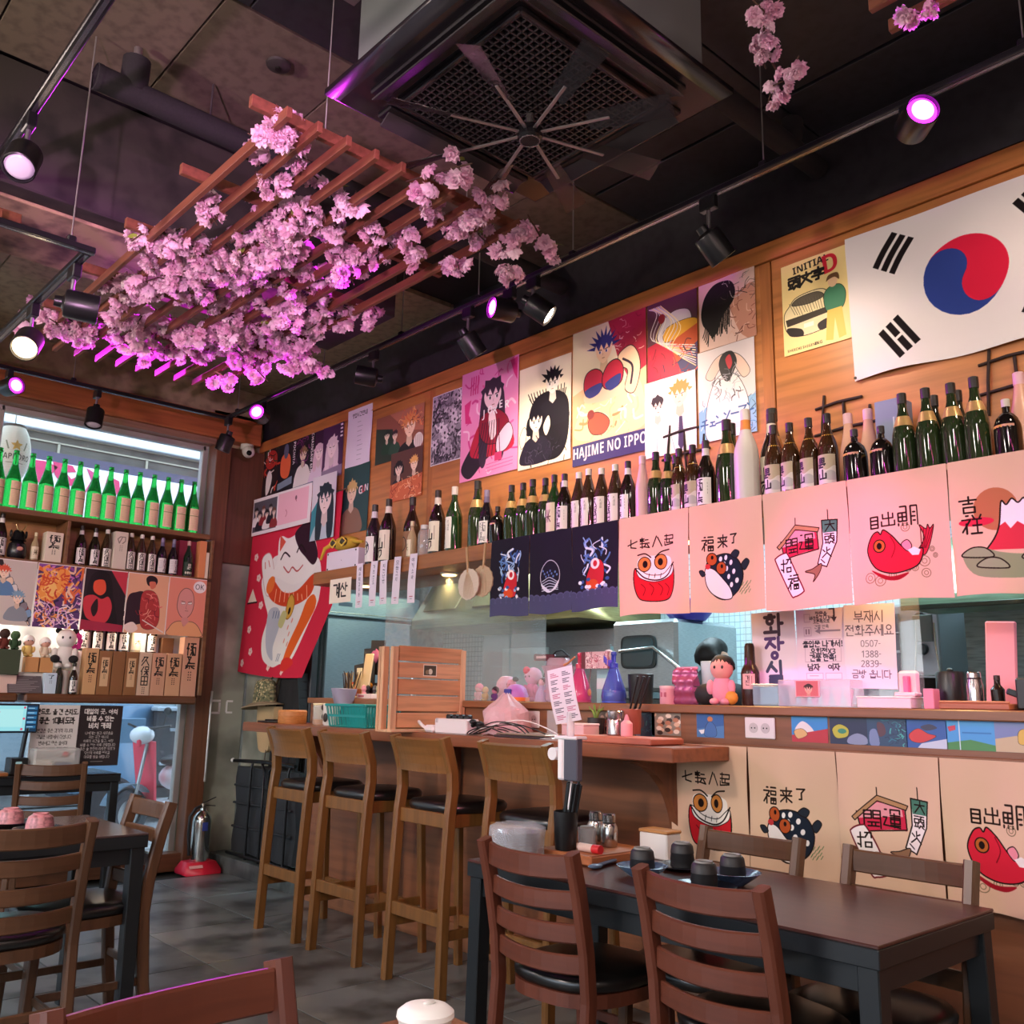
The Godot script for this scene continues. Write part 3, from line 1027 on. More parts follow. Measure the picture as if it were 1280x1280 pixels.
func poster_wall():
	rng.seed = 21
	var bk = Color.html("1c1719")
	# flag
	var p = Pic.new(150, 100, 6, "e0dada")
	var cx = 75.0
	var cy = 50.0
	p.ell(cx, cy, 25, 25, "2d3f86")
	var ang = atan2(50.0, 75.0)
	var up = []
	for i in 25:
		var a = PI + PI * i / 24.0
		up.append(Vector2(cos(a), sin(a)) * 25)
	for i in 13:
		var a = -PI * i / 12.0
		up.append(Vector2(12.5, 0) + Vector2(cos(a), -sin(a)) * 12.5)
	for i in 13:
		var a = PI * i / 12.0
		up.append(Vector2(-12.5, 0) + Vector2(cos(a), -sin(a)) * 12.5)
	var q = []
	for v in up:
		q.append(Vector2(cx, cy) + v.rotated(ang))
	p.poly(q, C("cf2140"))
	for t in [[-1, -1, [0, 0, 0]], [1, 1, [1, 1, 1]], [1, -1, [1, 0, 1]], [-1, 1, [0, 1, 0]]]:
		var c0 = Vector2(cx, cy) + Vector2(t[0] * 36.0, t[1] * 24.0) * 1.2
		var dr = Vector2(t[0] * 3.0, t[1] * 2.0).normalized()
		var tr = dr.orthogonal()
		for k in 3:
			var m = c0 + dr * (k - 1) * 6.2
			if t[2][k]:
				for s in [-1, 1]:
					p.poly([m + tr * s * 1.0 + dr * 2.1, m + tr * s * 12.5 + dr * 2.1, m + tr * s * 12.5 - dr * 2.1, m + tr * s * 1.0 - dr * 2.1], bk)
			else:
				p.poly([m + tr * 12.5 + dr * 2.1, m - tr * 12.5 + dr * 2.1, m - tr * 12.5 - dr * 2.1, m + tr * 12.5 - dr * 2.1], bk)
	var g = Geo.new()
	g.sheet(24, 12, 0.002, func(u, v): return V((u - 0.5) * 0.9, (0.5 - v) * 0.6 + 0.006 * sin(u * 9.0) * v, 0.006 + 0.006 * sin(u * 14.0 + v * 5.0) * (0.3 + v) + 0.012 * exp(-pow((u * 0.8 - v * 0.9 + 0.05) * 7.0, 2.0))))
	var fl = thing("wall_flag", "large white flag with a red and blue circle and black bars pinned to the veneer", "flag", V(3.328, 2.765, -1.232), -PI / 2)
	put("cloth", g.done(), texmat(p.tex(), 0.85, 0.2), fl)
	for v in [[-0.44, 0.29], [-0.44, -0.292], [0.44, 0.29], [0.44, -0.29]]:
		put("eyelet", Geo.new().cyl(V(v[0], v[1], 0.014), 0.006, 0.003, 10, Basis(V(1, 0, 0), PI / 2)).done(), mat("3a352e", 0.4, 0.8), fl)
	# car poster
	p = Pic.new(100, 128, 5, "f0d892")
	latin(p, "INITIAL", 18, 17, 14, "1b1712", true, false, 1.0, -0.08)
	latin(p, "D", 62, 31, 36, "d8263a", true, false, 1.0, -0.1)
	for i in 3:
		glyph(p, "頭文字"[i], 10 + i * 17, 20 + i * -1.6, 18, 3.2, "1b1712")
	p.blob("2 72 10 60 22 50 52 48 66 56 70 74 72 92 60 104 26 106 6 96", "e6d6a6", 0.9)
	p.blob("14 60 24 52 50 51 60 60 40 64", "5b5546", 0.7)
	p.fill("4 78 70 76 72 84 6 88", "3d372c")
	p.blob("6 90 26 96 28 106 10 102", "2c2822")
	p.blob("50 96 66 92 68 102 54 106", "2c2822")
	p.rect(30, 90, 14, 6, "f3ecd2")
	for i in 14:
		p.line("%f %f %f %f" % [10 + i * 4, 56 + i % 3, 18 + i * 3.6, 74 + i % 4], 0.6, "4a4436")
	p.blob("60 60 70 50 84 52 90 66 84 84 64 84", "3f7d5d", 0.7)
	p.fill("64 82 84 82 88 122 78 124 74 94 70 124 60 122", "e7bf5c")
	p.ell(73, 44, 6.5, 8, "e8c39a")
	p.blob("64 42 68 34 80 34 82 44 76 39 68 40", "6a4a2c")
	latin(p, "SERIES DRAWING", 6, 124, 6, "4a4030")
	p.rect(4, 118, 40, 8, "f0d892")
	latin(p, "SHUICHI SHIGENO", 5, 124, 5, "4a4030")
	poster("cream poster with a sketched car and red letter D, left of the flag", p.tex(), -1.83, 2.855, 0.32, 0.405)
	# bowed black-haired head, torn ink
	p = Pic.new(100, 110, 4, "e9c7b6")
	p.blob("52 40 70 34 100 30 100 110 78 104 66 84 58 60", "c98f76")
	scrawl(p, 26, [C("8a4f3e"), C("5c2f28"), C("e8bfa6")], 0.6, 1.6, 58, 36, 98, 104, 20)
	p.blob("4 46 12 22 30 8 56 10 66 26 62 44 44 62 34 84 24 92 14 78 6 66", "17130f")
	for i in 22:
		p.line("%f %f %f %f %f %f" % [14 + i * 2.0, 60 - i, 10 + i * 2.1, 78 + (i % 4) * 4, 6 + i * 2.3, 88 + (i % 5) * 5 - i], 1.6, "17130f", true)
	scrawl(p, 30, [C("6b5a50"), C("d8d0c4"), C("2b2420")], 0.4, 1.0, 40, 4, 98, 40, 24)
	poster("poster of a bowed head of black hair against pink skin, top right of the posters", p.tex(), -2.272, 2.955, 0.3, 0.33)
	# pale poster with katakana
	p = Pic.new(100, 140, 4, "e6dcda")
	p.fill("0 92 22 84 30 140 0 140", "7fb6d4")
	p.fill("76 88 100 84 100 140 74 140", "8fbcd6")
	scrawl(p, 50, [C("4f8fb8"), C("cfe2ec"), C("35424c")], 0.5, 1.4, 0, 84, 100, 140, 14)
	p.blob("26 58 40 44 60 44 76 60 88 96 82 140 18 140 14 96", "f0ecea", 0.8)
	p.blob("14 40 30 18 50 12 58 26 40 34 26 48", "edcdbb", 0.7)
	p.blob("92 48 78 24 60 14 52 26 66 36 80 56", "edcdbb", 0.7)
	p.blob("38 26 46 12 62 12 70 28 64 44 54 56 44 48", "1d1a1c")
	p.blob("50 22 58 16 62 30 56 38", "c8303c")
	scrawl(p, 40, [C("2b2a30"), C("8e9098"), C("c8c4c8")], 0.5, 1.5, 24, 40, 80, 84, 16)
	for i in 7:
		glyph(p, "チェンソーマン"[i], 3 + i * 13.4, 106 - i * 2.0, 14, 2.4, "2f5d8f")
	latin(p, "CSM", 52, 126, 7, "5a6a78", false)
	p.rect(50, 119, 22, 9, "e6dcda")
	poster("pale blue poster of a person with raised arms above a line of katakana", p.tex(), -2.285, 2.572, 0.3, 0.43, 0.001)
	# red and gold swirl
	p = Pic.new(100, 130, 4, "5a3540")
	p.fill("0 70 100 52 100 130 0 130", "b3243a")
	p.blob("20 60 34 34 58 24 84 30 88 52 66 66 44 78", "cdbfc4", 0.8)
	p.blob("34 52 60 44 96 46 100 62 60 70 36 70", "e0a02e", 0.7)
	p.fill("44 74 100 56 100 100 60 110", "c5542c")
	p.fill("60 108 100 84 100 130 70 130", "3b3560")
	for i in 9:
		p.line("%f %f %f %f %f %f %f %f" % [4 + i * 3, 8, 20 + i * 6, 20 + i * 4, 10 + i * 5, 60 + i * 3, 96, 90 + i * 4], 1.6, ["e8ded8", "cabdc8", "f1d9a0"][i % 3], true)
	p.ell(30, 30, 7, 8, "8c2028")
	scrawl(p, 26, [C("7d1626"), C("e0533c"), C("30203a")], 0.7, 2.0, 4, 76, 96, 128, 20)
	poster("red and gold poster of swirling white ribbons, upper one of a pair", p.tex(), -2.582, 2.913, 0.295, 0.405)
	# two pupils in shirts
	p = Pic.new(100, 124, 4, "efe7e4")
	p.fill("0 0 30 0 0 30", "e8d8b8")
	bust(p, 26, 44, 0.95, "2a2422", "f0d6c6", "f2efee", 5, 16.0, 0.0, 1.0)
	bust(p, 70, 34, 1.15, "d98a34", "f2d2b8", "f5f2f0", 8, 19.0, 0.0, -1.0)
	p.fill("68 68 74 68 77 112 71 122 65 112", "3a2f52")
	p.line("26 76 24 124", 0.7, "8c8488")
	p.line("50 88 60 124 ", 0.7, "8c8488")
	latin(p, "NO.07", 6, 13, 6, "4a4442")
	p.rect(4, 5, 26, 9, "efe0cc")
	poster("white poster of two pupils in school shirts, one with orange hair", p.tex(), -2.6, 2.53, 0.3, 0.375, 0.001)
	# boxer
	p = Pic.new(100, 146, 5, "e8d8b8")
	p.fill("50 0 100 0 100 84 76 66 62 40", "a8283c")
	scrawl(p, 44, [C("c2475a"), C("e6b9a8"), C("8e1d30")], 0.4, 1.2, 56, 2, 98, 70, 8)
	p.fill("0 70 30 60 70 72 100 60 100 124 0 124", "e7b98c")
	p.blob("6 118 16 82 34 70 58 76 84 66 96 88 92 122", "f0d2a0")
	scrawl(p, 40, [C("f6ead0"), C("d98f5a"), C("f2c890")], 1.0, 3.0, 6, 72, 94, 122, 18)
	p.blob("64 40 80 34 90 46 92 64 84 84 72 78 76 60 66 52", "ecc8a4", 0.8)
	p.line("70 46 82 56 80 74", 2.4, "2a2230", true)
	bust(p, 44, 30, 0.85, "2b3270", "eec8a2", "ecc8a4", 10, 27.0, 0.0, -1.0)
	p.blob("16 62 20 50 32 47 42 54 42 68 32 76 20 74", "b52a3c", 1.0)
	p.blob("42 58 50 46 62 44 70 54 68 68 56 74 44 70", "b52a3c", 1.0)
	p.blob("18 68 40 64 38 74 24 77", "34407c")
	p.blob("46 66 66 60 64 71 52 75", "34407c")
	p.blob("22 104 30 94 44 98 52 108 44 118 28 116", "c65a3a", 0.7)
	p.ell(26, 95, 5, 5, "8c3a2c")
	p.rect(0, 124, 100, 22, "3a3868")
	latin(p, "HAJIME NO IPPO", 50, 142, 16, "e9e4dc", true, true, 0.78)
	poster("boxer poster with navy spiky hair and a banner reading HAJIME NO IPPO", p.tex(), -2.985, 2.752, 0.495, 0.725)
	# black feathered coat
	p = Pic.new(100, 146, 4, "f2e4cb")
	p.blob("20 76 30 52 54 44 82 50 96 70 94 118 76 140 40 136 26 110", "17141a")
	for i in 26:
		p.line("%f %f %f %f" % [28 + i * 2.4, 58 + (i % 5) * 3, 18 + i * 2.9, 40 + (i * 7) % 14], 1.5, "17141a")
	bust(p, 66, 34, 0.95, "17141a", "e6dcd4", "1a1720", 8, 24.0, 0.0, -0.6)
	bust(p, 34, 82, 0.95, "14121a", "efd9c8", "231f2e", 6, 17.0, 16.0, 0.8)
	p.blob("2 100 10 86 16 92 14 108 6 116", "efd9c8", 0.6)
	p.blob("48 92 58 78 62 92 54 106", "efd9c8", 0.6)
	scrawl(p, 40, [C("4a4456"), C("2d2838"), C("0e0c12")], 0.6, 1.6, 14, 108, 90, 140, 14)
	poster("cream poster of two black-haired figures in dark feathered coats", p.tex(), -3.445, 2.73, 0.4, 0.58)
	# pink girl
	p = Pic.new(100, 136, 4, "ec8fc0")
	scrawl(p, 36, [C("f7c8df"), C("d6468f"), C("e8609f")], 1.2, 3.4, 0, 0, 100, 136, 22)
	p.blob("2 120 20 96 36 84 70 84 74 104 46 116 18 134", "2a1d2a")
	bust(p, 56, 40, 1.15, "3a2a3c", "f3cfd8", "b5243e", 5, 18.0, 62.0, 1.0)
	p.blob("34 66 46 58 66 58 84 74 82 96 52 98 36 86", "8c1f36", 0.7)
	p.blob("50 62 60 60 64 86 54 92", "f6d8e0")
	p.blob("66 92 84 78 92 92 82 108 66 110", "f2c4da", 0.8)
	for i in 8:
		p.line("%f %f %f %f %f %f" % [40 + i * 4, 70, 34 + i * 5, 92, 22 + i * 7, 112], 1.0, "2a1d2a", true)
	for i in 5:
		latin(p, "JOKER"[i], 38 + i * 10, 66 - i * 1.5 - (i % 2) * 4, 13, "f6f0f4")
	p.fill("86 4 98 2 98 30 92 20", "d8357f")
	p.fill("6 40 18 36 14 54 20 66 8 64", "d8357f")
	for i in 4:
		p.line("%f 8 %f 30" % [18 + i * 4, 17 + i * 4], 1.8, "d8357f")
	p.rect(62, 110, 12, 10, "c23a6c")
	for i in 3:
		p.line("48 %f 92 %f" % [122 + i * 4, 120 + i * 4], 0.8, "c85a92")
	poster("bright pink poster of a girl with long dark hair and lettering", p.tex(), -3.9, 2.787, 0.5, 0.665, 0.003)
	# grey flowers
	p = Pic.new(100, 140, 4, "8d8490")
	scrawl(p, 260, [C("d6cdd6"), C("3a323e"), C("5c525f"), C("a79ca8"), C("221c26")], 1.5, 5.0, 0, 0, 100, 140, 18)
	for i in 14:
		var x = rng.randf() * 100
		var y = rng.randf() * 140
		for k in 6:
			var a = TAU * k / 6
			p.ell(x + cos(a) * 6, y + sin(a) * 6, 5.5, 3.2, ["cfc4cf", "b3a7b4", "ded6de"][i % 3], a)
		p.ell(x, y, 3, 3, "3a323e")
	p.rect(0, 0, 100, 1.5, "e8e2e8")
	p.rect(0, 138, 100, 2, "e8e2e8")
	p.rect(0, 0, 1.5, 140, "e8e2e8")
	poster("grey poster crowded with black and white flowers, left of the pink poster", p.tex(), -4.285, 2.828, 0.315, 0.445)
	# brown group portrait
	p = Pic.new(140, 90, 4, "8c5646")
	p.fill("0 20 50 30 70 90 0 90", "2e3a30")
	p.fill("40 0 140 0 140 50 90 40", "b0705a")
	bust(p, 34, 40, 0.55, "20302a", "e8d0b8", "23402f", 6, 18.0)
	bust(p, 58, 44, 0.55, "3a2c30", "ecd2ba", "2f4a3c", 6, 17.0)
	bust(p, 100, 36, 1.2, "d88a52", "f0cdb0", "2a2628", 9, 25.0)
	p.ell(126, 66, 13, 14, "dfd3cc")
	for i in 5:
		p.line("%f 56 %f 78" % [118 + i * 4, 118 + i * 4], 0.8, "9a8c88")
	scrawl(p, 40, [C("d8683c"), C("6b3a34"), C("f0b070")], 0.6, 1.8, 66, 2, 138, 40, 12)
	poster("brown landscape poster of a flame-haired face and two smaller figures", p.tex(), -4.79, 2.88, 0.53, 0.32, 0.0)
	p = Pic.new(100, 96, 4, "5c3c36")
	bust(p, 26, 34, 0.85, "1f1a20", "ecd0c0", "2a2730", 6, 18.0, 10.0)
	bust(p, 74, 32, 0.8, "e0a860", "f0d4bc", "4a4840", 8, 20.0)
	p.fill("0 62 100 52 100 96 0 96", "c86a44")
	scrawl(p, 40, [C("e8a070"), C("8c3a2a"), C("f0c8a0")], 0.8, 2.0, 0, 58, 100, 94, 16)
	poster("small square poster of two faces above an orange band, under the brown one", p.tex(), -4.69, 2.6, 0.34, 0.32, 0.003)
	# price list
	p = Pic.new(100, 136, 4, "dcd2e2")
	words(p, "영업시간안내", 50, 10, 11, 1.4, "4a4450", true)
	for i in 9:
		p.line("%f %f %f %f" % [44, 34 + i * 11, 58 + (i * 7) % 9, 34 + i * 11], 1.1, "8d8698")
	poster("white sheet of small print pinned at the top of the veneer", p.tex(), -5.26, 2.965, 0.3, 0.41, 0.004, "notice", "paper_notice", 0.004)
	p = Pic.new(100, 146, 4, "2c4a4a")
	bust(p, 34, 60, 1.4, "d0b070", "ecd0b4", "8c6a58", 7, 18.0)
	latin(p, "G", 62, 66, 24, "e8dde0")
	latin(p, "U", 74, 64, 20, "c83a4a")
	latin(p, "N", 84, 62, 20, "e8dde0")
	poster("dark teal poster of a fair-haired person beside pale letters", p.tex(), -5.265, 2.53, 0.315, 0.47, 0.002)
	# wide black poster in panels
	p = Pic.new(200, 100, 4, "1b1620")
	p.fill("0 0 54 0 54 100 0 100", "2a1c1e")
	p.blob("8 24 22 8 44 14 48 34 28 44 12 38", "b8362e")
	scrawl(p, 30, [C("e8e0d8"), C("38502c"), C("c8402e"), C("0e0c10")], 1.2, 3.6, 4, 6, 50, 96, 18)
	p.blob("14 60 24 46 34 60 28 84 16 92", "e8e2dc")
	p.blob("62 36 72 24 90 26 98 42 94 66 80 72 64 62", "e0663e", 1.0)
	p.ell(80, 20, 8, 14, "5a5a74")
	p.fill("56 78 104 70 104 84 56 90", "7d8ea0")
	p.blob("112 100 116 72 134 60 158 66 162 100", "e2ddd8", 0.8)
	p.fill("134 60 142 60 140 84 136 84", "2c2834")
	bust(p, 138, 38, 0.8, "8c6a48", "ecd2bc", "e2ddd8", 8, 18.0)
	scrawl(p, 22, [C("7d2a6c"), C("4c1f4a")], 1.0, 2.6, 104, 6, 164, 60, 18)
	latin(p, "POCHITA", 104, 8, 10, "efe8ea", true, false, 1.0, PI / 2)
	latin(p, "CHAINSAW MAN", 162, 4, 10, "efe8ea", true, false, 1.0, PI / 2)
	p.fill("174 0 200 0 200 100 174 100", "3a1c3c")
	bust(p, 188, 44, 0.9, "d8b8c8", "f0d8dc", "d8c8d8", 6, 18.0, 30.0)
	p.fill("0 96 200 92 200 100 0 100", "5c6880")
	poster("wide black poster in upright panels with an orange blob creature, by the corner", p.tex(), -6.185, 2.925, 0.9, 0.42)
	p = Pic.new(60, 88, 4, "4a2850")
	bust(p, 28, 40, 1.0, "e0c8d4", "f2dce0", "c8a8c0", 6, 18.0, 34.0)
	for i in 4:
		p.rect(51, 5 + i * 6, 7, 3, "efe8ea")
	p.fill("0 74 60 70 60 88 0 88", "8c7a94")
	poster("narrow purple poster of a pale-haired figure, next to the black panels", p.tex(), -5.6, 2.93, 0.27, 0.4, 0.001)
	p = Pic.new(200, 66, 4, "ece4e4")
	p.rect(2, 6, 84, 54, "56525c")
	for i in 6:
		bust(p, 12 + i * 13, 24 + (i % 2) * 8, 0.42, ["1d1a1e", "2b2428", "6a4434"][i % 3], "e8d0c0", ["e8e4e2", "23202a", "8c2a30"][i % 3], 6, 18.0)
	p.rect(90, 4, 100, 54, "efb9c6")
	p.ell(150, 18, 3, 4, "7a4a58")
	p.line("118 34 122 40 118 46", 1.2, "b04a60", true)
	p.line("148 20 152 24", 1.2, "b04a60", true)
	poster("white strip with a group photo and a pink card, over the red banner's top", p.tex(), -6.185, 2.565, 0.88, 0.29, 0.062)
	p = Pic.new(80, 110, 4, "d8d4d8")
	p.fill("0 60 24 40 30 110 0 110", "3a8a94")
	bust(p, 46, 44, 1.5, "1d2430", "eed8d0", "b8c8d0", 6, 18.0, 40.0, -1.0)
	poster("poster of a pale face with dark teal hair above the white box", p.tex(), -5.585, 2.51, 0.315, 0.46, 0.058)
	# pencil scribbles of shop letters behind the bottles: thin twigs fixed to the veneer
	for k in 3:
		var z0 = [-1.84, -1.2, -2.62][k]
		var t = thing("twig_lattice", ["dark twig frame on the veneer behind the short gold-label bottles", "dark twig frame on the veneer below the flag", "dark twigs on the veneer under the school shirts poster"][k], "twig decoration", V(3.336, 2.2 + 0.02 * k, z0))
		var g2 = Geo.new()
		for s in [[0.0, 0.0, 0.02, 0.24], [0.11, 0.0, 0.1, 0.2], [-0.03, 0.08, 0.24, 0.09], [-0.02, 0.19, 0.18, 0.2], [0.2, 0.0, 0.21, 0.16]]:
			g2 = Geo.new().tube([V(0, s[1], s[0]), V(-0.006, (s[1] + s[3]) / 2 + 0.004, (s[0] + s[2]) / 2), V(0, s[3], s[2])], 0.006, 6)
			put("twig", g2.done(), mat("2c1d16", 0.8), t)

# ---------------------------------------------------------------- curtains
func noren_art():
	var L = "241a16"
	var out = []
	# round red doll with a stern face
	var p = Pic.new(100, 122, 5, "dcb99b")
	for i in 4:
		glyph(p, "七転八起"[i], 14 + i * 17, 29 - i * 0.6, 14, 1.5, L)
	p.blob("24 66 22 84 28 102 40 107 60 107 74 102 80 86 78 64 66 76 52 80 36 76", "c9242c", 1.3, L)
	p.blob("27 66 30 54 50 52 72 54 76 64 70 76 52 82 32 76", "efe2d4")
	p.blob("26 66 40 74 52 76 64 74 78 64 76 76 52 84 30 78", "f3e9dc", 0.8, L)
	for x in [44, 52, 60]:
		p.line("%f 74 %f 79" % [x, x - 1], 0.8, L)
	p.ell(37, 62, 9, 9, "c9803e")
	p.ring(37, 62, 9, 9, 1.1, L)
	p.ell(38, 62, 3.6, 4.4, "231714")
	p.ell(60, 60, 9, 9, "c9803e")
	p.ring(60, 60, 9, 9, 1.1, L)
	p.ell(59, 60, 3.6, 4.4, "231714")
	p.line("28 50 38 49 46 54", 1.6, L, true)
	p.line("52 54 60 48 72 46", 1.6, L, true)
	p.line("24 66 36 78 54 82 70 76 79 62", 1.6, L, true)
	for x in [36, 48, 60, 70]:
		p.line("%f 86 %f 92 %f 100" % [x - 4, x + 2, x - 1], 1.0, "6e1218", true)
	out.append(p.tex())
	# puffer fish
	p = Pic.new(100, 122, 5, "dcb99b")
	glyph(p, "福", 16, 37, 17, 1.6, L)
	glyph(p, "来", 38, 36, 15, 1.6, L)
	glyph(p, "了", 56, 37, 12, 1.6, L)
	for i in 26:
		p.line("%f %f %f %f" % [62 + (i * 7) % 20, 92 + (i * 5) % 12, 64 + (i * 7) % 20, 89 + (i * 5) % 12], 0.7, "5b7a4c")
	p.blob("22 70 34 60 52 58 68 66 74 82 68 98 52 107 36 105 24 92", "232a36", 1.2, L)
	p.blob("21 74 32 74 44 84 56 96 58 106 44 107 30 101 22 90", "efe6e0", 1.0, L)
	for q in [[42, 63], [50, 62], [58, 68], [51, 74], [62, 78], [54, 83], [66, 88], [58, 92], [47, 69]]:
		p.ell(q[0], q[1], 2.3, 2.9, "efe9e4", 0.3)
	p.blob("12 76 17 75 21 80 16 82", "2a2f38", 0.8, L)
	p.blob("72 72 78 66 82 70 76 78", "2a2f38", 0.8, L)
	p.blob("58 60 64 55 70 58 66 64", "2a2f38", 0.8, L)
	for q in [[30, 63], [43, 73]]:
		p.ell(q[0], q[1], 7.2, 7.0, "b5532a")
		p.ring(q[0], q[1], 7.2, 7.0, 1.0, L)
		p.ell(q[0] + 0.6, q[1] - 2, 1.8, 2.2, "231714")
	p.ell(24.5, 71, 3.6, 3.0, "c23a3c")
	out.append(p.tex())
	# little house, tag and wind sock
	p = Pic.new(100, 122, 5, "dcb99b")
	p.line("40 30 40 38", 1.0, L)
	p.fill("20 52 40 42 64 46 66 66 52 66 24 70", "c92f4a")
	p.fill("22 52 40 43 62 46 63 54 22 58", "e89aa0")
	p.line("20 52 24 70 52 67 66 65 65 46", 1.2, L)
	p.fill("15 57 40 37 68 44 66 48 40 42 18 60", "b58a62")
	p.line("15 57 40 37 68 44 66 48 40 42 18 60 15 57", 0.9, L)
	glyph(p, "開", 26, 50, 17, 1.4, L)
	glyph(p, "運", 44, 48, 17, 1.4, L)
	p.blob("14 68 24 64 30 68 46 100 46 106 36 109 30 106 14 74", "efe3dc", 1.4, "6a1f26")
	glyph(p, "招", 19, 70, 14, 1.5, L)
	glyph(p, "福", 27, 87, 15, 1.5, L)
	p.line("78 27 78 38", 1.0, L)
	p.fill("71 37 88 38 86 60 74 84 64 80 71 60", "efe3dc")
	p.fill("71 37 88 38 87 50 72 50", "4f7f6a")
	p.line("71 37 88 38 86 60 74 84 64 80 71 60 71 37", 1.2, L)
	p.blob("50 86 58 84 68 80 66 88 58 97 60 90", "8d6a50", 0.8, L)
	glyph(p, "大", 74, 38, 11, 1.2, L)
	glyph(p, "頭", 73, 51, 11, 1.1, L)
	glyph(p, "火", 69, 64, 11, 1.2, L)
	p.line("68 76 72 80", 1.0, L)
	out.append(p.tex())
	# sea bream with bubbles
	p = Pic.new(100, 122, 5, "dcb99b")
	glyph(p, "目", 21, 41, 12, 1.5, L)
	glyph(p, "出", 34, 38, 14, 1.5, L)
	glyph(p, "鯛", 50, 34, 20, 1.4, L)
	for q in [[20, 99, 5], [30, 103, 5], [42, 99, 3.4], [57, 94, 3.4], [64, 94, 3], [73, 88, 5], [74, 99, 4.2], [81, 77, 2.4], [84, 83, 2.2], [57, 55, 4]]:
		p.ring(q[0], q[1], q[2], q[2] * 0.95, 0.7, "7a6a4e")
		p.ring(q[0], q[1], q[2] * 0.45, q[2] * 0.45, 0.6, "7a6a4e")
	p.blob("68 78 74 66 70 54 76 58 78 54 80 58 84 55 80 70 74 82", "c2283c", 0.8, L)
	for i in 5:
		p.line("%f 76 %f 57" % [71 + i, 71 + i * 3], 0.6, "5c1018")
	p.blob("22 92 40 100 58 98 48 104 34 102", "9c1c28")
	p.blob("19 74 24 60 30 56 33 59 36 55 44 62 52 72 60 78 72 76 68 90 56 96 40 97 26 90", "d0283a", 1.2, L)
	p.blob("52 71 58 67 62 73 58 78", "e78f98", 0.8, L)
	p.fill("58 77 64 74 70 77 68 82 62 82", "efe3dc")
	p.ell(31, 70, 5.6, 6, "b5622c")
	p.ring(31, 70, 5.6, 6, 1.0, L)
	p.ell(31, 70, 2.4, 3.2, "231714")
	p.line("42 62 46 72 42 82", 0.9, "7a141e", true)
	out.append(p.tex())
	# red mountain and sun
	p = Pic.new(100, 122, 5, "dcb99b")
	p.ell(39, 48, 19, 19, "b5714e")
	p.ell(22, 58, 15, 4, "cf3048")
	p.ell(72, 52, 12, 5, "cf3048")
	p.fill("28 84 40 68 44 44 64 42 68 60 84 84", "d03a48")
	p.fill("40 64 44 42 48 44 53 40 58 43 64 41 67 56 62 64 56 60 50 66 46 60", "efe9ea")
	p.line("27 85 36 74 41 62 44 42 48 45 53 40 58 44 64 41 68 58 76 72 86 86", 1.3, L, true)
	p.blob("8 88 16 82 28 82 40 86 60 88 86 86 92 100 60 108 20 106", "8d9a72")
	for q in [[20, 88], [32, 98], [70, 92]]:
		p.blob("%f %f %f %f %f %f %f %f" % [q[0] - 12, q[1], q[0] - 4, q[1] - 7, q[0] + 8, q[1] - 6, q[0] + 14, q[1] + 2], "93a07a", 1.1, L)
	glyph(p, "吉", 8, 34, 16, 1.6, L)
	glyph(p, "祥", 9, 51, 18, 1.6, L)
	out.append(p.tex())
	return out

func cloth_panel(w, h, amp, ph, top_flat = 1.0):
	return Geo.new().sheet(14, 12, 0.0014, func(u, v):
		var k = pow(v, 0.7)
		return V((u - 0.5) * w, -v * h + 0.006 * k * sin(u * 5.0 + ph), amp * k * sin(u * 8.0 + ph) + amp * 0.5 * k * sin(u * 17.0 + ph * 2.0) + amp * 0.5 * sin(u * 6.3 + v * 4.0 + ph) * minf(1.0, v * 3.0))).done()

func cloth_mat(t):
	var m = StandardMaterial3D.new()
	m.albedo_texture = t
	m.roughness = 0.9
	m.metallic_specular = 0.15
	m.backlight_enabled = true
	m.backlight = Color(0.25, 0.25, 0.25)
	return m

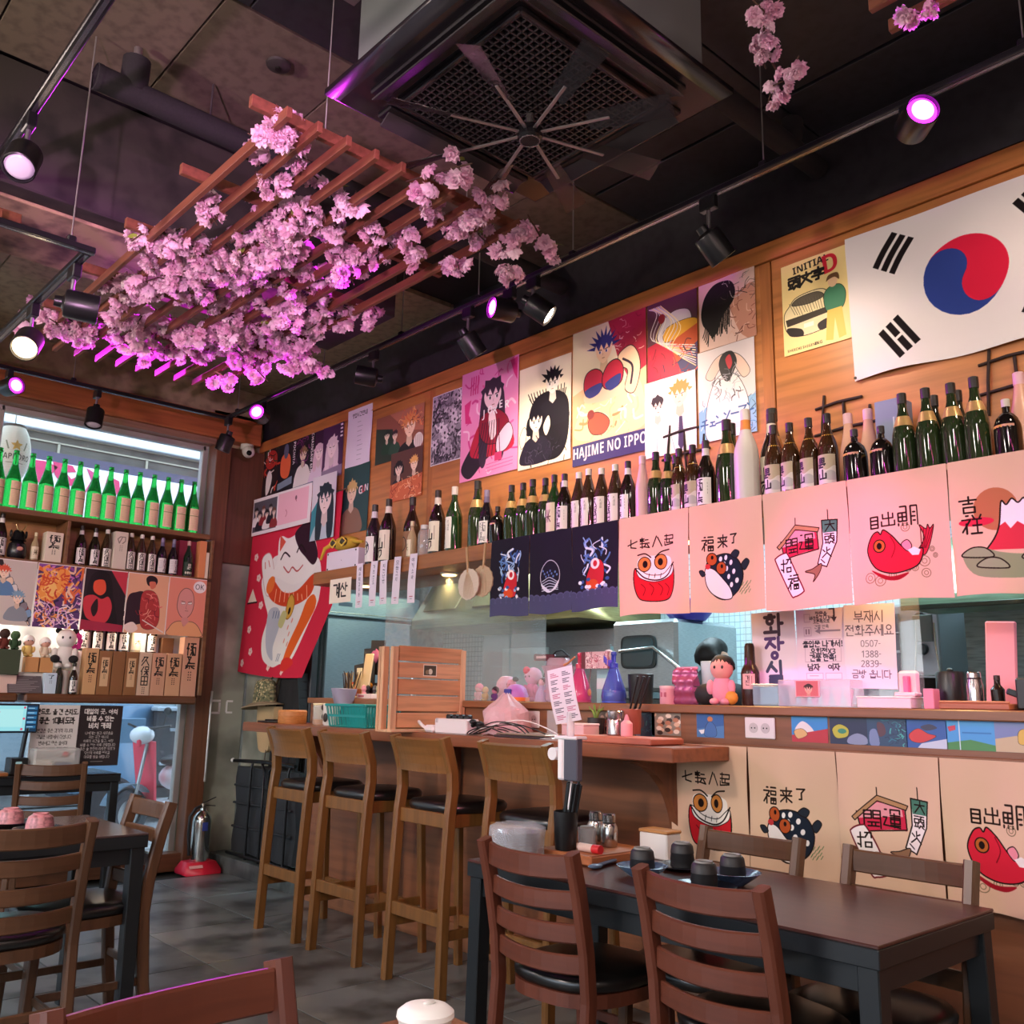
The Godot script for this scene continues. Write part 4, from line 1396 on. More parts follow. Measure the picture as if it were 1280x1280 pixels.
func norens():
	var arts = noren_art()
	var cm = []
	for a in arts:
		cm.append(cloth_mat(a))
	var hem = mat("caa586", 0.9)
	var lab = ["panel with a red round doll face", "panel with a puffer fish", "panel with a red house and a tag", "panel with a red sea bream", "panel with a red mountain"]
	var t = thing("shelf_curtain", "beige split curtain with five painted panels hanging from the sake shelf", "curtain", V(2.985, 1.984, -1.74), -PI / 2)
	var e = [-2.612, -2.24, -1.9, -1.562, -1.215, -0.868]
	for i in 5:
		var w = e[i + 1] - e[i] - 0.005
		var m = put("panel", cloth_panel(w, [0.42, 0.43, 0.435, 0.432, 0.435][i], 0.007, i * 1.7), cm[i], t, V((e[i] + e[i + 1]) / 2 + 1.74, 0, 0))
		m.set_meta("label", lab[i])
	put("rod_pocket", Geo.new().box(V(0, -0.012, -0.005), V(1.742, 0.02, 0.006), 0.002).done(), hem, t)
	t = thing("counter_curtain", "beige split curtain of painted panels hanging below the ledge behind the table", "curtain", V(3.105, 1.052, -1.72), -PI / 2)
	for i in 5:
		var m = put("panel", cloth_panel(0.355, [0.44, 0.445, 0.45, 0.445, 0.44][i], 0.01, i * 2.3 + 1.0), cm[i], t, V(-0.54 + i * 0.36, 0, 0))
		m.set_meta("label", lab[i])
	# dark curtain
	var p = Pic.new(300, 139, 4, "26242f")
	for k in 2:
		var x = 50 + k * 200
		for i in 34:
			var a = Vector2(x + rng.randf_range(-26, 26), rng.randf_range(34, 84))
			p.run(p.curve([a, a + Vector2(rng.randf_range(-8, 8), -8), a + Vector2(rng.randf_range(-14, 14), -14)], false, 4), rng.randf_range(1.6, 4.0), ["5a7fb8", "8fb0d8", "d8e2ee", "3d5c98"][i % 4])
		p.blob("%f 100 %f 70 %f 60 %f 74 %f 104" % [x - 16, x - 8, x + 10, x + 20, x + 14], "c2303a", 0.8)
		p.ell(x + 2, 66, 9, 9, "ece4e2")
		p.ell(x + 2, 66, 4, 5, "c2303a")
		p.ell(x - 4, 100, 12, 9, "d0502e")
		for i in 16:
			p.ell(x + rng.randf_range(-34, 34), 96 + rng.randf_range(-8, 14), 4, 3, ["e8eaf0", "9fb4d4", "3c5a94"][i % 3])
	p.ring(150, 76, 24, 27, 1.4, "c8cad4")
	for i in 5:
		p.line("%f %f 150 %f %f %f" % [130, 84 + i * 4, 78 + i * 5, 170, 88 + i * 3], 1.5, "b8c2d2", true)
	p.blob("128 88 140 94 156 100 172 84 166 98 150 103 134 98", "d8dce6")
	for i in 10:
		p.ell(132 + i * 4, 66 + (i * 5) % 12, 2.0, 2.0, "5f7cae")
	p.rect(0, 112, 300, 30, "4b4d6c")
	for i in 22:
		p.ell(7 + i * 14, 112, 8, 6, "4b4d6c")
		p.ring(7 + i * 14, 113, 7.5, 5.5, 0.7, "5d6084")
	p.rect(0, 117, 300, 25, "4b4d6c")
	var dm = cloth_mat(p.tex())
	t = thing("dark_curtain", "navy split curtain with a white ring and blue splashes beside the beige one", "curtain", V(2.983, 1.982, -3.03), -PI / 2)
	for i in 3:
		var m = dm.duplicate()
		m.uv1_scale = V(1.0 / 3.0, 1, 1)
		m.uv1_offset = V(i / 3.0, 0, 0)
		put("panel", cloth_panel(0.273, 0.378, 0.005, i * 1.9 + 0.5), m, t, V(-0.277 + i * 0.277, 0, 0))
	# price strips under the shelf's left end
	var names_ = ["새우튀김 우동", "가츠산도", "치킨난반", "모듬꼬치", "야끼소바"]
	var zs = [-4.63, -4.485, -4.385, -4.255, -4.11]
	var txs = [["모", "듬"], []]
	for i in 5:
		p = Pic.new(26, 100, 5, "ded4e0")
		column(p, names_[i].replace(" ", ""), 13, 8, 9, 1.0, "5a5668", 1.3)
		p.rect(7, 86, 12, 2, "b06878")
		p.rect(9, 91, 8, 1.4, "8a8494")
		var m = put("price_strip", sheetm(0.068, [0.26, 0.26, 0.25, 0.265, 0.27][i], 0.0008, 0.003, 3, 8, i * 2.0), texmat(p.tex(), 0.7), self, V(2.992 - i % 2 * 0.002, 1.99 - 0.135, zs[i]), V(0, -PI / 2, [0.02, -0.03, 0.0, -0.05, -0.04][i]))
		tag(m, ["hanging menu strip nearest the payment sign", "second hanging menu strip from the payment sign", "middle one of the five hanging menu strips", "fourth hanging menu strip, left of the last one", "hanging menu strip nearest the downlight and straw fans"][i], "menu strip", "menu strips hung from the shelf")
	p = Pic.new(100, 62, 5, "efe2d0")
	words(p, "계산", 50, 12, 36, 4.6, "1c1a18", true)
	tag(put("payment_sign", Geo.new().sheet(1, 1, 0.003, func(u, v): return V((u - 0.5) * 0.235, (0.5 - v) * 0.147, 0)).done(), texmat(p.tex(), 0.5), self, V(2.985, 1.84, -4.83), V(0, -PI / 2, 0)), "white card sign with two black Korean syllables under the shelf end", "sign")
	# straw fans
	for k in 2:
		t = thing("straw_fan", ["round pale straw fan hanging at the dark curtain's left, front one", "darker straw fan hanging behind the pale straw fan"][k], "hand fan", V(2.95 + 0.025 * k, 1.775 + 0.012 * k, -3.575 + 0.075 * k), -PI / 2)
		t.rotation.z = [0.12, -0.1][k]
		var g = Geo.new()
		var ring = []
		for i in 30:
			var a = TAU * i / 30
			ring.append(Vector2(cos(a), sin(a)) * (0.078 + 0.004 * (i % 2)) * Vector2(1.0, 0.98))
		put("blade", Geo.new().prism(ring, -0.004, 0.002).done(), noisy(["cfc2b0", "b8a184"][k], 0.9, "fine", V(60, 8, 60)), t)
		for i in 9:
			var a = PI / 2 + (i - 4) * 0.14
			put("rib", Geo.new().tube([V(0, 0.08, 0.003), V(0, 0.05, 0.004) + V(cos(a), -sin(a), 0) * 0.06, V(cos(a) * 0.075, 0.005 - sin(a) * 0.075, 0.003)], 0.0012, 5).done(), mat("bfae92", 0.8), t)
		put("handle", Geo.new().tube([V(0, 0.06, 0), V(0, 0.19, 0)], 0.007, 8).done(), wood("b89468", 1), t)
		put("cord", Geo.new().tube([V(0, 0.185, 0), V(0.004, 0.205, -0.02)], 0.002, 5).done(), mat("8a6a48", 0.9), t)
	# red curtain with a lucky cat at the kitchen entrance
	p = Pic.new(100, 106, 6, "cf3048")
	for q in [[8, 30], [14, 44], [20, 62], [10, 78], [16, 92], [44, 100], [88, 22], [90, 52], [70, 102], [6, 100]]:
		for k in 5:
			var a = TAU * k / 5
			p.ell(q[0] + cos(a) * 1.5, q[1] + sin(a) * 1.5, 1.2, 1.2, "efd0c8")
	for q in [[10, 8, 0.4], [8, 56, 0.0]]:
		p.poly([Vector2(q[0], q[1] - 5), Vector2(q[0] + 7, q[1] + 4), Vector2(q[0] - 5, q[1] + 5)], C("efe0cc"))
		p.line("%f %f %f %f" % [q[0] - 5, q[1] + 5, q[0] + 7, q[1] + 4], 1.0, "2a1c1c")
	p.blob("34 30 26 38 18 46 24 60 30 70 28 84 34 96 50 100 62 98 78 96 84 70 86 48 76 34", "e9e6e2")
	p.blob("16 32 24 28 30 36 34 52 26 56 20 46", "eeeae6", 0.5, "c9a8a0")
	p.line("20 34 21 38", 0.8, "d06a60")
	p.line("24 33 26 37", 0.8, "d06a60")
	p.blob("34 34 34 20 38 18 46 20 60 16 64 12 74 22 80 36 74 46 56 50 40 46 30 42", "eeebe6")
	p.fill("36 28 35 17 42 22", "d65a4a")
	p.blob("52 18 62 12 66 9 72 20 80 34 76 40 66 34 58 28", "3a2430")
	p.line("38 33 42 29 48 32", 1.1, "2a2022", true)
	p.line("56 30 60 26 66 31", 1.1, "2a2022", true)
	p.line("42 38 48 42 52 39 58 42 64 39", 0.9, "b04a4a", true)
	p.blob("26 46 32 46 44 54 60 54 76 46 80 48 76 58 58 63 40 62 28 56", "cf4a2c")
	p.ell(29, 49, 4, 6, "e2763a", 0.5)
	for i in 8:
		p.line("%f %f %f %f" % [36 + i * 5, 52 + (i % 7) * 0.8, 35 + i * 5.4, 60], 0.8, "f2b48c")
	p.blob("50 60 54 56 58 60 58 68 54 71 50 68", "d2a548", 0.6, "8a5f20")
	p.ell(54, 66, 1.4, 2.2, "2a1c14")
	p.blob("30 66 40 64 46 74 44 88 48 96 38 92 32 82", "b7bcc8")
	p.blob("46 66 52 68 50 76 44 74", "c6c48a")
	p.blob("72 62 80 58 84 66 80 80 74 96 66 97 66 86 70 74", "e2652e")
	for q in [[58, 76], [62, 80], [58, 84], [64, 86], [61, 72]]:
		p.ell(q[0], q[1], 0.9, 1.6, "dd9c8c")
	for i in 3:
		p.line("%f 66 %f 70" % [36 + i * 3, 36 + i * 3], 0.8, "5a6a8a")
		p.line("%f 92 %f 96" % [54 + i * 2, 54 + i * 2], 0.8, "5a6a8a")
	p.blob("64 96 70 94 78 95 82 98 74 102 66 101", "d83a34")
	var g3 = Geo.new()
	g3.sheet(26, 24, 0.0016, func(u, v):
		var right = 1.27 - 0.34 * maxf(0.0, v - 0.6) / 0.4
		var top = 0.0
		return V(u * right - 0.03 * v, top - v * (1.26 - 0.05 * (1.0 - u)) - 0.02 * sin(u * 3.0), 0.012 * sin(u * 9.0 + v) * v + 0.02 * v))
	t = thing("cat_curtain", "red curtain printed with a white lucky cat by the kitchen entrance", "curtain", V(3.3, 2.6, -6.645), -PI / 2)
	put("cloth", g3.done(), cloth_mat(p.tex()), t)
	put("curtain_rod", Geo.new().tube([V(-0.02, 0.004, -0.004), V(1.3, 0.004, -0.004)], 0.006, 8).done(), mat("6a4a34", 0.5), t)

# ---------------------------------------------------------------- bottles
var protos = {}
func label_tex(kind):
	var k = "label_" + kind
	if texs.has(k):
		return texs[k]
	var p
	var ink = "1d1a18"
	match kind:
		"k", "k2", "K":
			p = Pic.new(100, 100, 4, "2b1c22")
			p.blob("60 8 90 4 96 40 80 50 66 30", "8c2438")
			p.blob("70 70 94 60 96 94 74 92", "8c2438")
			p.ell(44, 48, 36, 37, "d8dfe4")
			column(p, "月桂冠", 40, 22, 17, 2.2, "3a3a44")
			p.rect(8, 84, 84, 14, "d8d0d0")
			p.rect(0, 0, 100, 5, "dcd6d0")
			p.rect(0, 95, 100, 5, "dcd6d0")
		"o":
			p = Pic.new(100, 120, 4, "b9a98e")
			p.blob("0 60 30 50 60 64 100 48 100 120 0 120", "d4cdc4")
			p.blob("50 80 76 66 100 78 100 104 60 104", "b4b0ae")
			glyph(p, "男", 18, 14, 40, 7.0, ink)
			glyph(p, "山", 22, 62, 38, 7.0, ink)
		"d":
			p = Pic.new(100, 84, 4, "e6e2dc")
			glyph(p, "獺", 22, 4, 38, 4.2, ink)
			glyph(p, "祭", 24, 44, 34, 4.6, ink)
			for i in 4:
				p.line("82 %f 82 %f" % [16 + i * 10, 21 + i * 10], 2.2, "8a8680")
		"b", "g":
			p = Pic.new(100, 130, 4, "e0dcd2")
			for i in 3:
				glyph(p, "久保田"[i], 14, 6 + i * 40, 40, 6.0 - i * 0.8, ink)
			for i in 3:
				glyph(p, "久保田"[i], 72, 14 + i * 15, 13, 1.2, "6a6660")
		"u", "u2":
			p = Pic.new(100, 84, 4, "caa038")
			p.fill("50 0 100 0 100 60 60 60", "d49a84")
			for i in 12:
				p.ell(rng.randf() * 100, 68 + rng.randf() * 18, 9, 6, ["8a5a9c", "6c4684", "b08ac0"][i % 3])
			column(p, "月桂冠", 54, 10, 15, 1.8, "3a2a1c")
		"n", "n1":
			p = Pic.new(100, 110, 4, "8a6446" if kind == "n" else "dedad4")
			p.ring(50, 50, 24, 28, 4.0, ink if kind == "n" else "3a4668")
			if kind == "n1":
				glyph(p, "純", 30, 26, 44, 5.0, ink)
		"w", "e":
			p = Pic.new(100, 130, 4, "ddd6c0")
			glyph(p, "山", 20, 34, 46, 7.0, ink)
			glyph(p, "の", 24, 82, 38, 6.0, ink)
			p.rect(74, 20, 4, 60, "9a8f7c")
		"v":
			p = Pic.new(100, 100, 4, "dcd8d6")
			for i in 2:
				glyph(p, "獺祭"[i], 46, 8 + i * 44, 42, 3.4, "5a5860")
			for i in 5:
				p.line("10 %f 36 %f" % [20 + i * 12, 20 + i * 12], 2.0, "9a96a0")
		"soju":
			p = Pic.new(100, 180, 4, "e6cda6")
			for i in 9:
				p.line("16 %f 84 %f" % [64 + i * 12, 64 + i * 12], 1.6, "c2a47e")
			p.rect(0, 58, 100, 4, "4d7a3a")
			p.ring(50, 30, 26, 18, 2.0, "c8aa84")
		"gr":
			p = Pic.new(100, 100, 4, "1c3022")
			glyph(p, "男", 30, 14, 42, 5.0, "d8d4c4")
			for i in 4:
				p.ell(20 + i * 20, 84, 8, 10, "d0ccbc")
		_:
			p = Pic.new(100, 100, 4, "dcd2b4")
			glyph(p, "米", 30, 24, 44, 5.0, "5c4a30")
	texs[k] = p.tex()
	return texs[k]

# kinds: [profile, glass, cap colour, cap from, label from-to, label half angle, label radius, collar colour]
func bottle(kind, h, at, label, group, spin = 0.0, called = "sake_bottle"):
	if not protos.has(kind):
		var r = 0.128
		var prof = "0,0 0.11,0 0.128,0.012 0.128,0.5 0.122,0.56 0.1,0.64 0.066,0.73 0.047,0.8 0.043,0.9 0.047,0.905 0.047,0.93 0,0.93"
		var gm = mat("1b140e", 0.06, 0.0, 0.7)
		var cap = "26221e"
		var lab = [0.06, 0.44, 1.15]
		var collar = ""
		var neck = ""
		match kind:
			"k", "k2", "K":
				gm = mat("24341a" if kind != "k2" else "1d2c18", 0.05, 0.0, 0.75)
				prof = "0,0 0.11,0 0.132,0.012 0.132,0.42 0.127,0.5 0.105,0.6 0.074,0.7 0.054,0.78 0.047,0.88 0.05,0.885 0.05,0.93 0,0.93"
				lab = [0.04, 0.42, 1.3]
				collar = "c8a468"
				cap = "1e1e18"
			"o":
				gm = mat("3a2412", 0.06, 0.0, 0.7)
				collar = "c9a544"
				cap = "1f1a16"
			"d":
				neck = "d8d4ce"
				cap = "2a2622"
			"b":
				gm = mat("38281a", 0.06, 0.0, 0.7)
				prof = "0,0 0.11,0 0.128,0.012 0.128,0.48 0.118,0.58 0.096,0.68 0.07,0.78 0.052,0.86 0.047,0.92 0.05,0.925 0.05,0.95 0,0.95"
				lab = [0.05, 0.5, 1.1]
				cap = "d8d2c6"
			"g", "g2":
				gm = mat("1e3d1c", 0.05, 0.0, 0.75)
				lab = [0.05, 0.52, 1.0]
				cap = "cfcabd" if kind == "g" else "1e2418"
			"u", "u2":
				r = 0.2
				prof = "0,0 0.19,0 0.205,0.012 0.205,0.5 0.195,0.58 0.16,0.68 0.1,0.75 0.062,0.78 0.056,0.86 0.062,0.865 0.062,0.93 0,0.93"
				gm = mat("120f0d", 0.07, 0.0, 0.7)
				cap = "c8c2b4" if kind == "u2" else "201c18"
				lab = [0.1, 0.55, 0.95]
			"p", "p2":
				gm = cloudy("e6c0bc", 0.75, 0.35) if kind == "p" else mat("d8a890", 0.25)
				cap = "e6bcc0" if kind == "p" else "d9b0b8"
				lab = [0.0, 0.0, 0.0]
				prof = "0,0 0.095,0 0.11,0.012 0.11,0.46 0.1,0.56 0.076,0.68 0.056,0.8 0.046,0.9 0.05,0.905 0.05,0.93 0,0.93"
			"f":
				gm = cloudy("d8d6cc", 0.8, 0.4)
				cap = "cfcabf"
				lab = [0.0, 0.0, 0.0]
				neck = "d98a34"
			"c":
				gm = cloudy("c9b48a", 0.6, 0.2)
				cap = "d8c8a0"
				lab = [0.08, 0.5, 1.2]
			"t":
				gm = glassm("e8eef0", 0.2)
				cap = "c8c8c4"
				lab = [0.0, 0.0, 0.0]
				r = 0.2
				prof = "0,0 0.19,0 0.2,0.02 0.2,0.7 0.16,0.82 0.12,0.86 0.12,0.93 0,0.93"
			"w", "e":
				neck = "d8d0c0"
				gm = mat("1e1410", 0.06, 0.0, 0.7)
				cap = "2a201a"
				lab = [0.04, 0.5, 1.2]
			"n", "n1":
				gm = mat("231a20" if kind == "n1" else "2a1c14", 0.06, 0.0, 0.7)
				neck = "d0ccd0" if kind == "n1" else ""
				lab = [0.05, 0.46, 1.25]
			"v":
				gm = mat("17131a", 0.06, 0.0, 0.7)
				cap = "7d7490"
				neck = "5c5474"
			"x":
				gm = mat("1c2416", 0.06, 0.0, 0.7)
				lab = [0.0, 0.0, 0.0]
			"gr":
				gm = mat("14281c", 0.06, 0.0, 0.7)
				cap = "c4988c"
				lab = [0.05, 0.4, 1.1]
			"soju":
				prof = "0,0 0.105,0 0.122,0.012 0.122,0.44 0.116,0.52 0.09,0.62 0.058,0.74 0.044,0.84 0.04,0.93 0.048,0.935 0.048,0.955 0.042,0.96 0.044,1.0 0,1.0"
				gm = solidglass("2fb84a")
				cap = ""
				lab = [0.06, 0.47, 0.72]
		var t = thing(called, label, "bottle")
		var H = 0.3
		var pr = []
		for v in P2(prof):
			pr.append(v * H)
		put("glass_body", Geo.new().lathe(pr, 22).done(), gm, t)
		var top = pr[pr.size() - 1].y
		if cap != "":
			var cr = pr[pr.size() - 2].x + 0.001
			put("cap", Geo.new().lathe([Vector2(cr, top - 0.018), Vector2(cr, H - 0.002), Vector2(cr - 0.002, H), Vector2(0, H)], 16).done(), mat(cap, 0.35), t)
		if lab[2] > 0.0:
			put("label", arcm(r * H + 0.0008, lab[0] * H, lab[1] * H, -lab[2], lab[2], 10), texmat(label_tex(kind), 0.55), t)
		if collar != "":
			put("collar", Geo.new().lathe([Vector2(0.109 * H, 0.59 * H), Vector2(0.09 * H, 0.66 * H), Vector2(0.074 * H, 0.71 * H)], 20).done(), mat(collar, 0.35, 0.4), t)
		if neck != "":
			put("neck_wrap", Geo.new().lathe([Vector2(0.056 * H, 0.775 * H), Vector2(0.051 * H, 0.84 * H), Vector2(0.05 * H, 0.9 * H)], 16).done(), mat(neck, 0.5), t)
		protos[kind] = t
		t.position = at
		t.scale = Vector3.ONE * h / 0.3
		t.rotation.y = spin
		if group != "":
			t.set_meta("group", group)
		return t
	var c = dup(protos[kind], at, spin, label, group)
	c.scale = Vector3.ONE * h / 0.3
	return c

const ORD = ["first", "second", "third", "fourth", "fifth", "sixth"]
func sake_shelf():
	rng.seed = 4
	var rows = [
		["n1 -4.626 0.371", "dark bottle with a ringed white label, leftmost on the long shelf"],
		["w -4.488 0.386", "brown bottle with pale neck wrap and cream label, second on the long shelf"],
		["n -4.352 0.389", "tall brown bottle with a circle on its brown label, left half of shelf"],
		["c -4.244 0.221", "small straw-coloured bottle with a cream label, left of the clear jar"],
		["t -4.124 0.182", "empty clear glass jar on the sake shelf above the downlight"],
		["w -4.001 0.362", "dark bottle with slanting white neck wrap, right of the clear jar"],
		["g -3.868 0.363", "green bottle with a white brush-lettered label, above the straw fans"],
		["n -3.754 0.356", "tall bottle with brown ringed label right above the straw fans"],
		["k -3.666 0.361", "tall gold-collared green bottle behind the straw fans' handles"],
		["v -3.599 0.302", "bottle with a mauve cap on the sake shelf, left of the dark curtain"],
		["u -3.499 0.198", "short round-shouldered black bottle with yellow label above the dark curtain"],
		["k -3.402 0.296", "first of four gold-collared green bottles above the dark curtain"],
		["k -3.320 0.295", "second of four gold-collared green bottles above the dark curtain"],
		["k -3.240 0.298", "third of four gold-collared green bottles above the dark curtain"],
		["k -3.162 0.293", "last of four gold-collared green bottles above the dark curtain"],
		["g2 -3.096 0.298", "bright green bottle between the gold-collared and white-necked ones"],
		["d -3.022 0.289", "white-necked dark bottle above the middle of the dark curtain"],
		["b -2.939 0.284", "first of four slim brown bottles with white labels above the dark curtain"],
		["b -2.868 0.287", "second of four slim brown bottles with white labels above the dark curtain"],
		["b -2.789 0.277", "third of four slim brown bottles with white labels above the dark curtain"],
		["b -2.712 0.282", "last of four slim brown bottles with white labels above the dark curtain"],
		["d -2.628 0.280", "white-labelled dark bottle left of the pale pink frosted bottle"],
		["p -2.551 0.291", "pale pink frosted bottle above the round red doll panel"],
		["k -2.478 0.295", "gold-collared green bottle right of the pale pink frosted bottle"],
		["k2 -2.407 0.271", "darker gold-collared bottle wedged left of the two-character brown bottles"],
		["o -2.354 0.287", "brown bottle with bold two-character label, left one of the pair over the round doll"],
		["o -2.279 0.288", "brown bottle with bold two-character label, right one of the pair over the round doll"],
		["d -2.211 0.292", "white-necked dark bottle above the puffer fish panel's left edge"],
		["k -2.114 0.363", "big gold-collared bottle left of the frosted white bottle"],
		["f -2.017 0.382", "frosted white bottle with an orange neck tag above the puffer fish panel"],
		["e -1.952 0.370", "tall dark bottle right behind the frosted white bottle"],
		["o -1.899 0.294", "first of four brown bottles with bold two-character labels above the house panel"],
		["o -1.822 0.285", "second of four brown bottles with bold two-character labels above the house panel"],
		["o -1.747 0.290", "third of four brown bottles with bold two-character labels above the house panel"],
		["o -1.671 0.290", "last of four brown bottles with bold two-character labels above the house panel"],
		["u -1.564 0.205", "short black bottle with gold and purple label, left one of the pair below the flag"],
		["u -1.470 0.200", "short black bottle with gold and purple label, right one of the pair below the flag"],
		["k -1.385 0.299", "first of four gold-collared green bottles directly below the flag"],
		["k -1.302 0.298", "second of four gold-collared green bottles directly below the flag"],
		["k -1.221 0.298", "third of four gold-collared green bottles directly below the flag"],
		["k -1.142 0.297", "last of four gold-collared green bottles directly below the flag"],
		["u2 -1.052 0.2", "large round-shouldered black bottle at the right end of the shelf in the photo"],
		["x -3.197 0.308", "plain dark bottle standing behind the four gold-collared ones over the dark curtain"],
		["p2 -1.672 0.327", "peach bottle with pink cap behind the short black pair, left one"],
		["p2 -1.592 0.327", "peach bottle with pink cap behind the short black pair, right one"],
		["x -1.345 0.322", "plain dark bottle in the back row, left one below the flag"],
		["x -1.262 0.321", "plain dark bottle in the back row, right one below the flag"],
		["p2 -1.06 0.335", "peach bottle standing behind the large round-shouldered black bottle"],
		["K -2.0 0.42", "tall gold-collared bottle in the back row behind the frosted white bottle"],
		["K -2.2 0.4", "tall gold-collared bottle in the back row behind the white-necked bottle"],
		["x -2.495 0.315", "plain dark bottle in the back row behind the pale pink bottle"]]
	for i in rows.size():
		var f = rows[i][0].split(" ")
		var k = f[0]
		var back = i >= 42
		var g = {"k": "gold-collared green bottles", "o": "brown bottles with bold two-character labels", "b": "slim brown bottles with white labels", "u": "short black liqueur bottles", "x": "plain dark bottles of the back row", "p2": "peach bottles of the back row", "d": "white-labelled dark bottles", "K": "tall back-row bottles"}.get(k, "")
		var x = 3.235 if back else 3.072 + 0.006 * sin(i * 2.3)
		if k == "e" or k == "n":
			x = 3.15
		bottle(k, f[2].to_float(), V(x, 1.981, f[1].to_float()), rows[i][1], g, -PI / 2 + 0.25 * sin(i * 1.7) - 0.25)
	# box standing between the bottles, white case with a toy at the shelf's left end
	var t = thing("gift_box", "blue-grey carton in the back row below the flag's left edge", "box", V(3.23, 1.981, -1.49), -PI / 2)
	put("carton", Geo.new().box(V(0, 0.165, 0), V(0.1, 0.33, 0.09), 0.002).done(), mat("7f8aa4", 0.6), t)
	put("print", Geo.new().box(V(0.02, 0.2, 0.0455), V(0.006, 0.12, 0.001)).done(), mat("c8ced8", 0.6), t)
	t = thing("white_case", "white electrical case with black screws at the left end of the sake shelf", "case", V(3.12, 1.981, -4.955), -PI / 2)
	put("case", Geo.new().box(V(0, 0.065, 0), V(0.36, 0.13, 0.12), 0.006).done(), mat("d9d2de", 0.5), t)
	for q in [[-0.16, 0.02], [0.16, 0.02], [-0.16, 0.115], [0.16, 0.115], [0.0, 0.065]]:
		put("screw", Geo.new().cyl(V(q[0], q[1], 0.061), 0.006 if q[0] != 0 else 0.002, 0.003, 10, Basis(V(1, 0, 0), PI / 2)).done(), mat("1c1c1e", 0.5), t)
	t = thing("toy_mask", "yellow plush toy with dark goggle eyes lying on the white case", "toy", V(3.09, 2.111, -4.96), -PI / 2)
	put("body", Geo.new().ell(V(0, 0.045, 0), V(0.13, 0.045, 0.06), 18).done(), noisy("c2a032", 0.9, "fine", 30.0), t)
	for s in [-1, 1]:
		put("goggle", Geo.new().ell(V(s * 0.055 - 0.01, 0.045, 0.045), V(0.04, 0.026, 0.02), 14).done(), mat("3b3520", 0.15), t)
		put("rim", Geo.new().tube([V(s * 0.055 - 0.05, 0.045, 0.055), V(s * 0.055 - 0.01, 0.073, 0.058), V(s * 0.055 + 0.03, 0.045, 0.055), V(s * 0.055 - 0.01, 0.018, 0.058), V(s * 0.055 - 0.05, 0.045, 0.055)], 0.006, 6).done(), mat("d6b640", 0.7), t)
	put("arm", Geo.new().tube([V(-0.1, 0.05, 0.03), V(-0.15, 0.02, 0.06), V(-0.18, -0.05, 0.068)], 0.016, 8, 0.008).done(), mat("c2a032", 0.9), t)
	put("arm", Geo.new().tube([V(0.1, 0.05, 0.02), V(0.17, 0.035, 0.02), V(0.22, 0.03, 0.02)], 0.016, 8, 0.008).done(), mat("c2a032", 0.9), t)

# ---------------------------------------------------------------- cabinet before the window
func carton(label, x, z, y, w, h, d, col, txt, ink, panel = "", group = "", cat = "box"):
	var t = thing("sake_box", label, cat, V(x, y, z), 0.0, group)
	put("carton", Geo.new().box(V(0, h / 2, 0), V(w, h, d), 0.0015).done(), mat(col, 0.6), t)
	if txt != "":
		var k = "carton_" + txt + col + panel
		if not texs.has(k):
			var p = Pic.new(60, 180, 4, panel if panel != "" else col)
			var n = txt.length()
			for i in n:
				glyph(p, txt[i], 10, 16 + i * 42, 40, 4.6, ink)
			for i in 8:
				p.rect(24 + (i % 2) * 9, 22 + n * 42 + (i / 2) * 8, 4, 4, ink)
			texs[k] = p.tex()
		put("print", Geo.new().sheet(1, 1, 0.0006, func(u, v): return V((u - 0.5) * w * (0.62 if panel != "" else 0.96), h * (0.5 if panel == "" else 0.52) + (0.5 - v) * h * (0.66 if panel != "" else 0.97), d / 2 + 0.001)).done(), texmat(texs[k], 0.6), t)
	return t

func doll(called, label, at, turn, k, body, head, hood, cat = "toy"):
	var t = thing(called, label, cat, at, turn)
	put("body", Geo.new().ell(V(0, 0.05 * k, 0), V(0.038, 0.052, 0.034) * k, 16).done(), noisy(body, 0.9, "fine", 40.0), t)
	put("head", Geo.new().ell(V(0, 0.125 * k, 0.002), V(0.04, 0.042, 0.036) * k, 16).done(), noisy(head, 0.8, "fine", 40.0), t)
	if hood != "":
		var pr = []
		for i in 8:
			var a = -0.5 + 2.05 * i / 7.0
			pr.append(Vector2(cos(a) * 0.046, sin(a) * 0.048) * k)
		pr[7].x = 0.0
		put("hood", Geo.new().lathe(pr, 18, Transform3D(Basis(V(1, 0, 0), -0.6), V(0, 0.128 * k, -0.006 * k))).done(), noisy(hood, 0.9, "fine", 40.0), t)
	for s in [-1, 1]:
		put("arm", Geo.new().ell(V(s * 0.038 * k, 0.06 * k, 0.014 * k), V(0.014, 0.026, 0.014) * k, 10).done(), noisy(body, 0.9, "fine", 40.0), t)
		put("foot", Geo.new().ell(V(s * 0.02 * k, 0.012 * k, 0.026 * k), V(0.016, 0.012, 0.024) * k, 10).done(), noisy(body, 0.9, "fine", 40.0), t)
		put("eye", Geo.new().ell(V(s * 0.014 * k, 0.128 * k, 0.036 * k), V(0.004, 0.006, 0.003) * k, 8).done(), mat("16120f", 0.3), t)
	return t

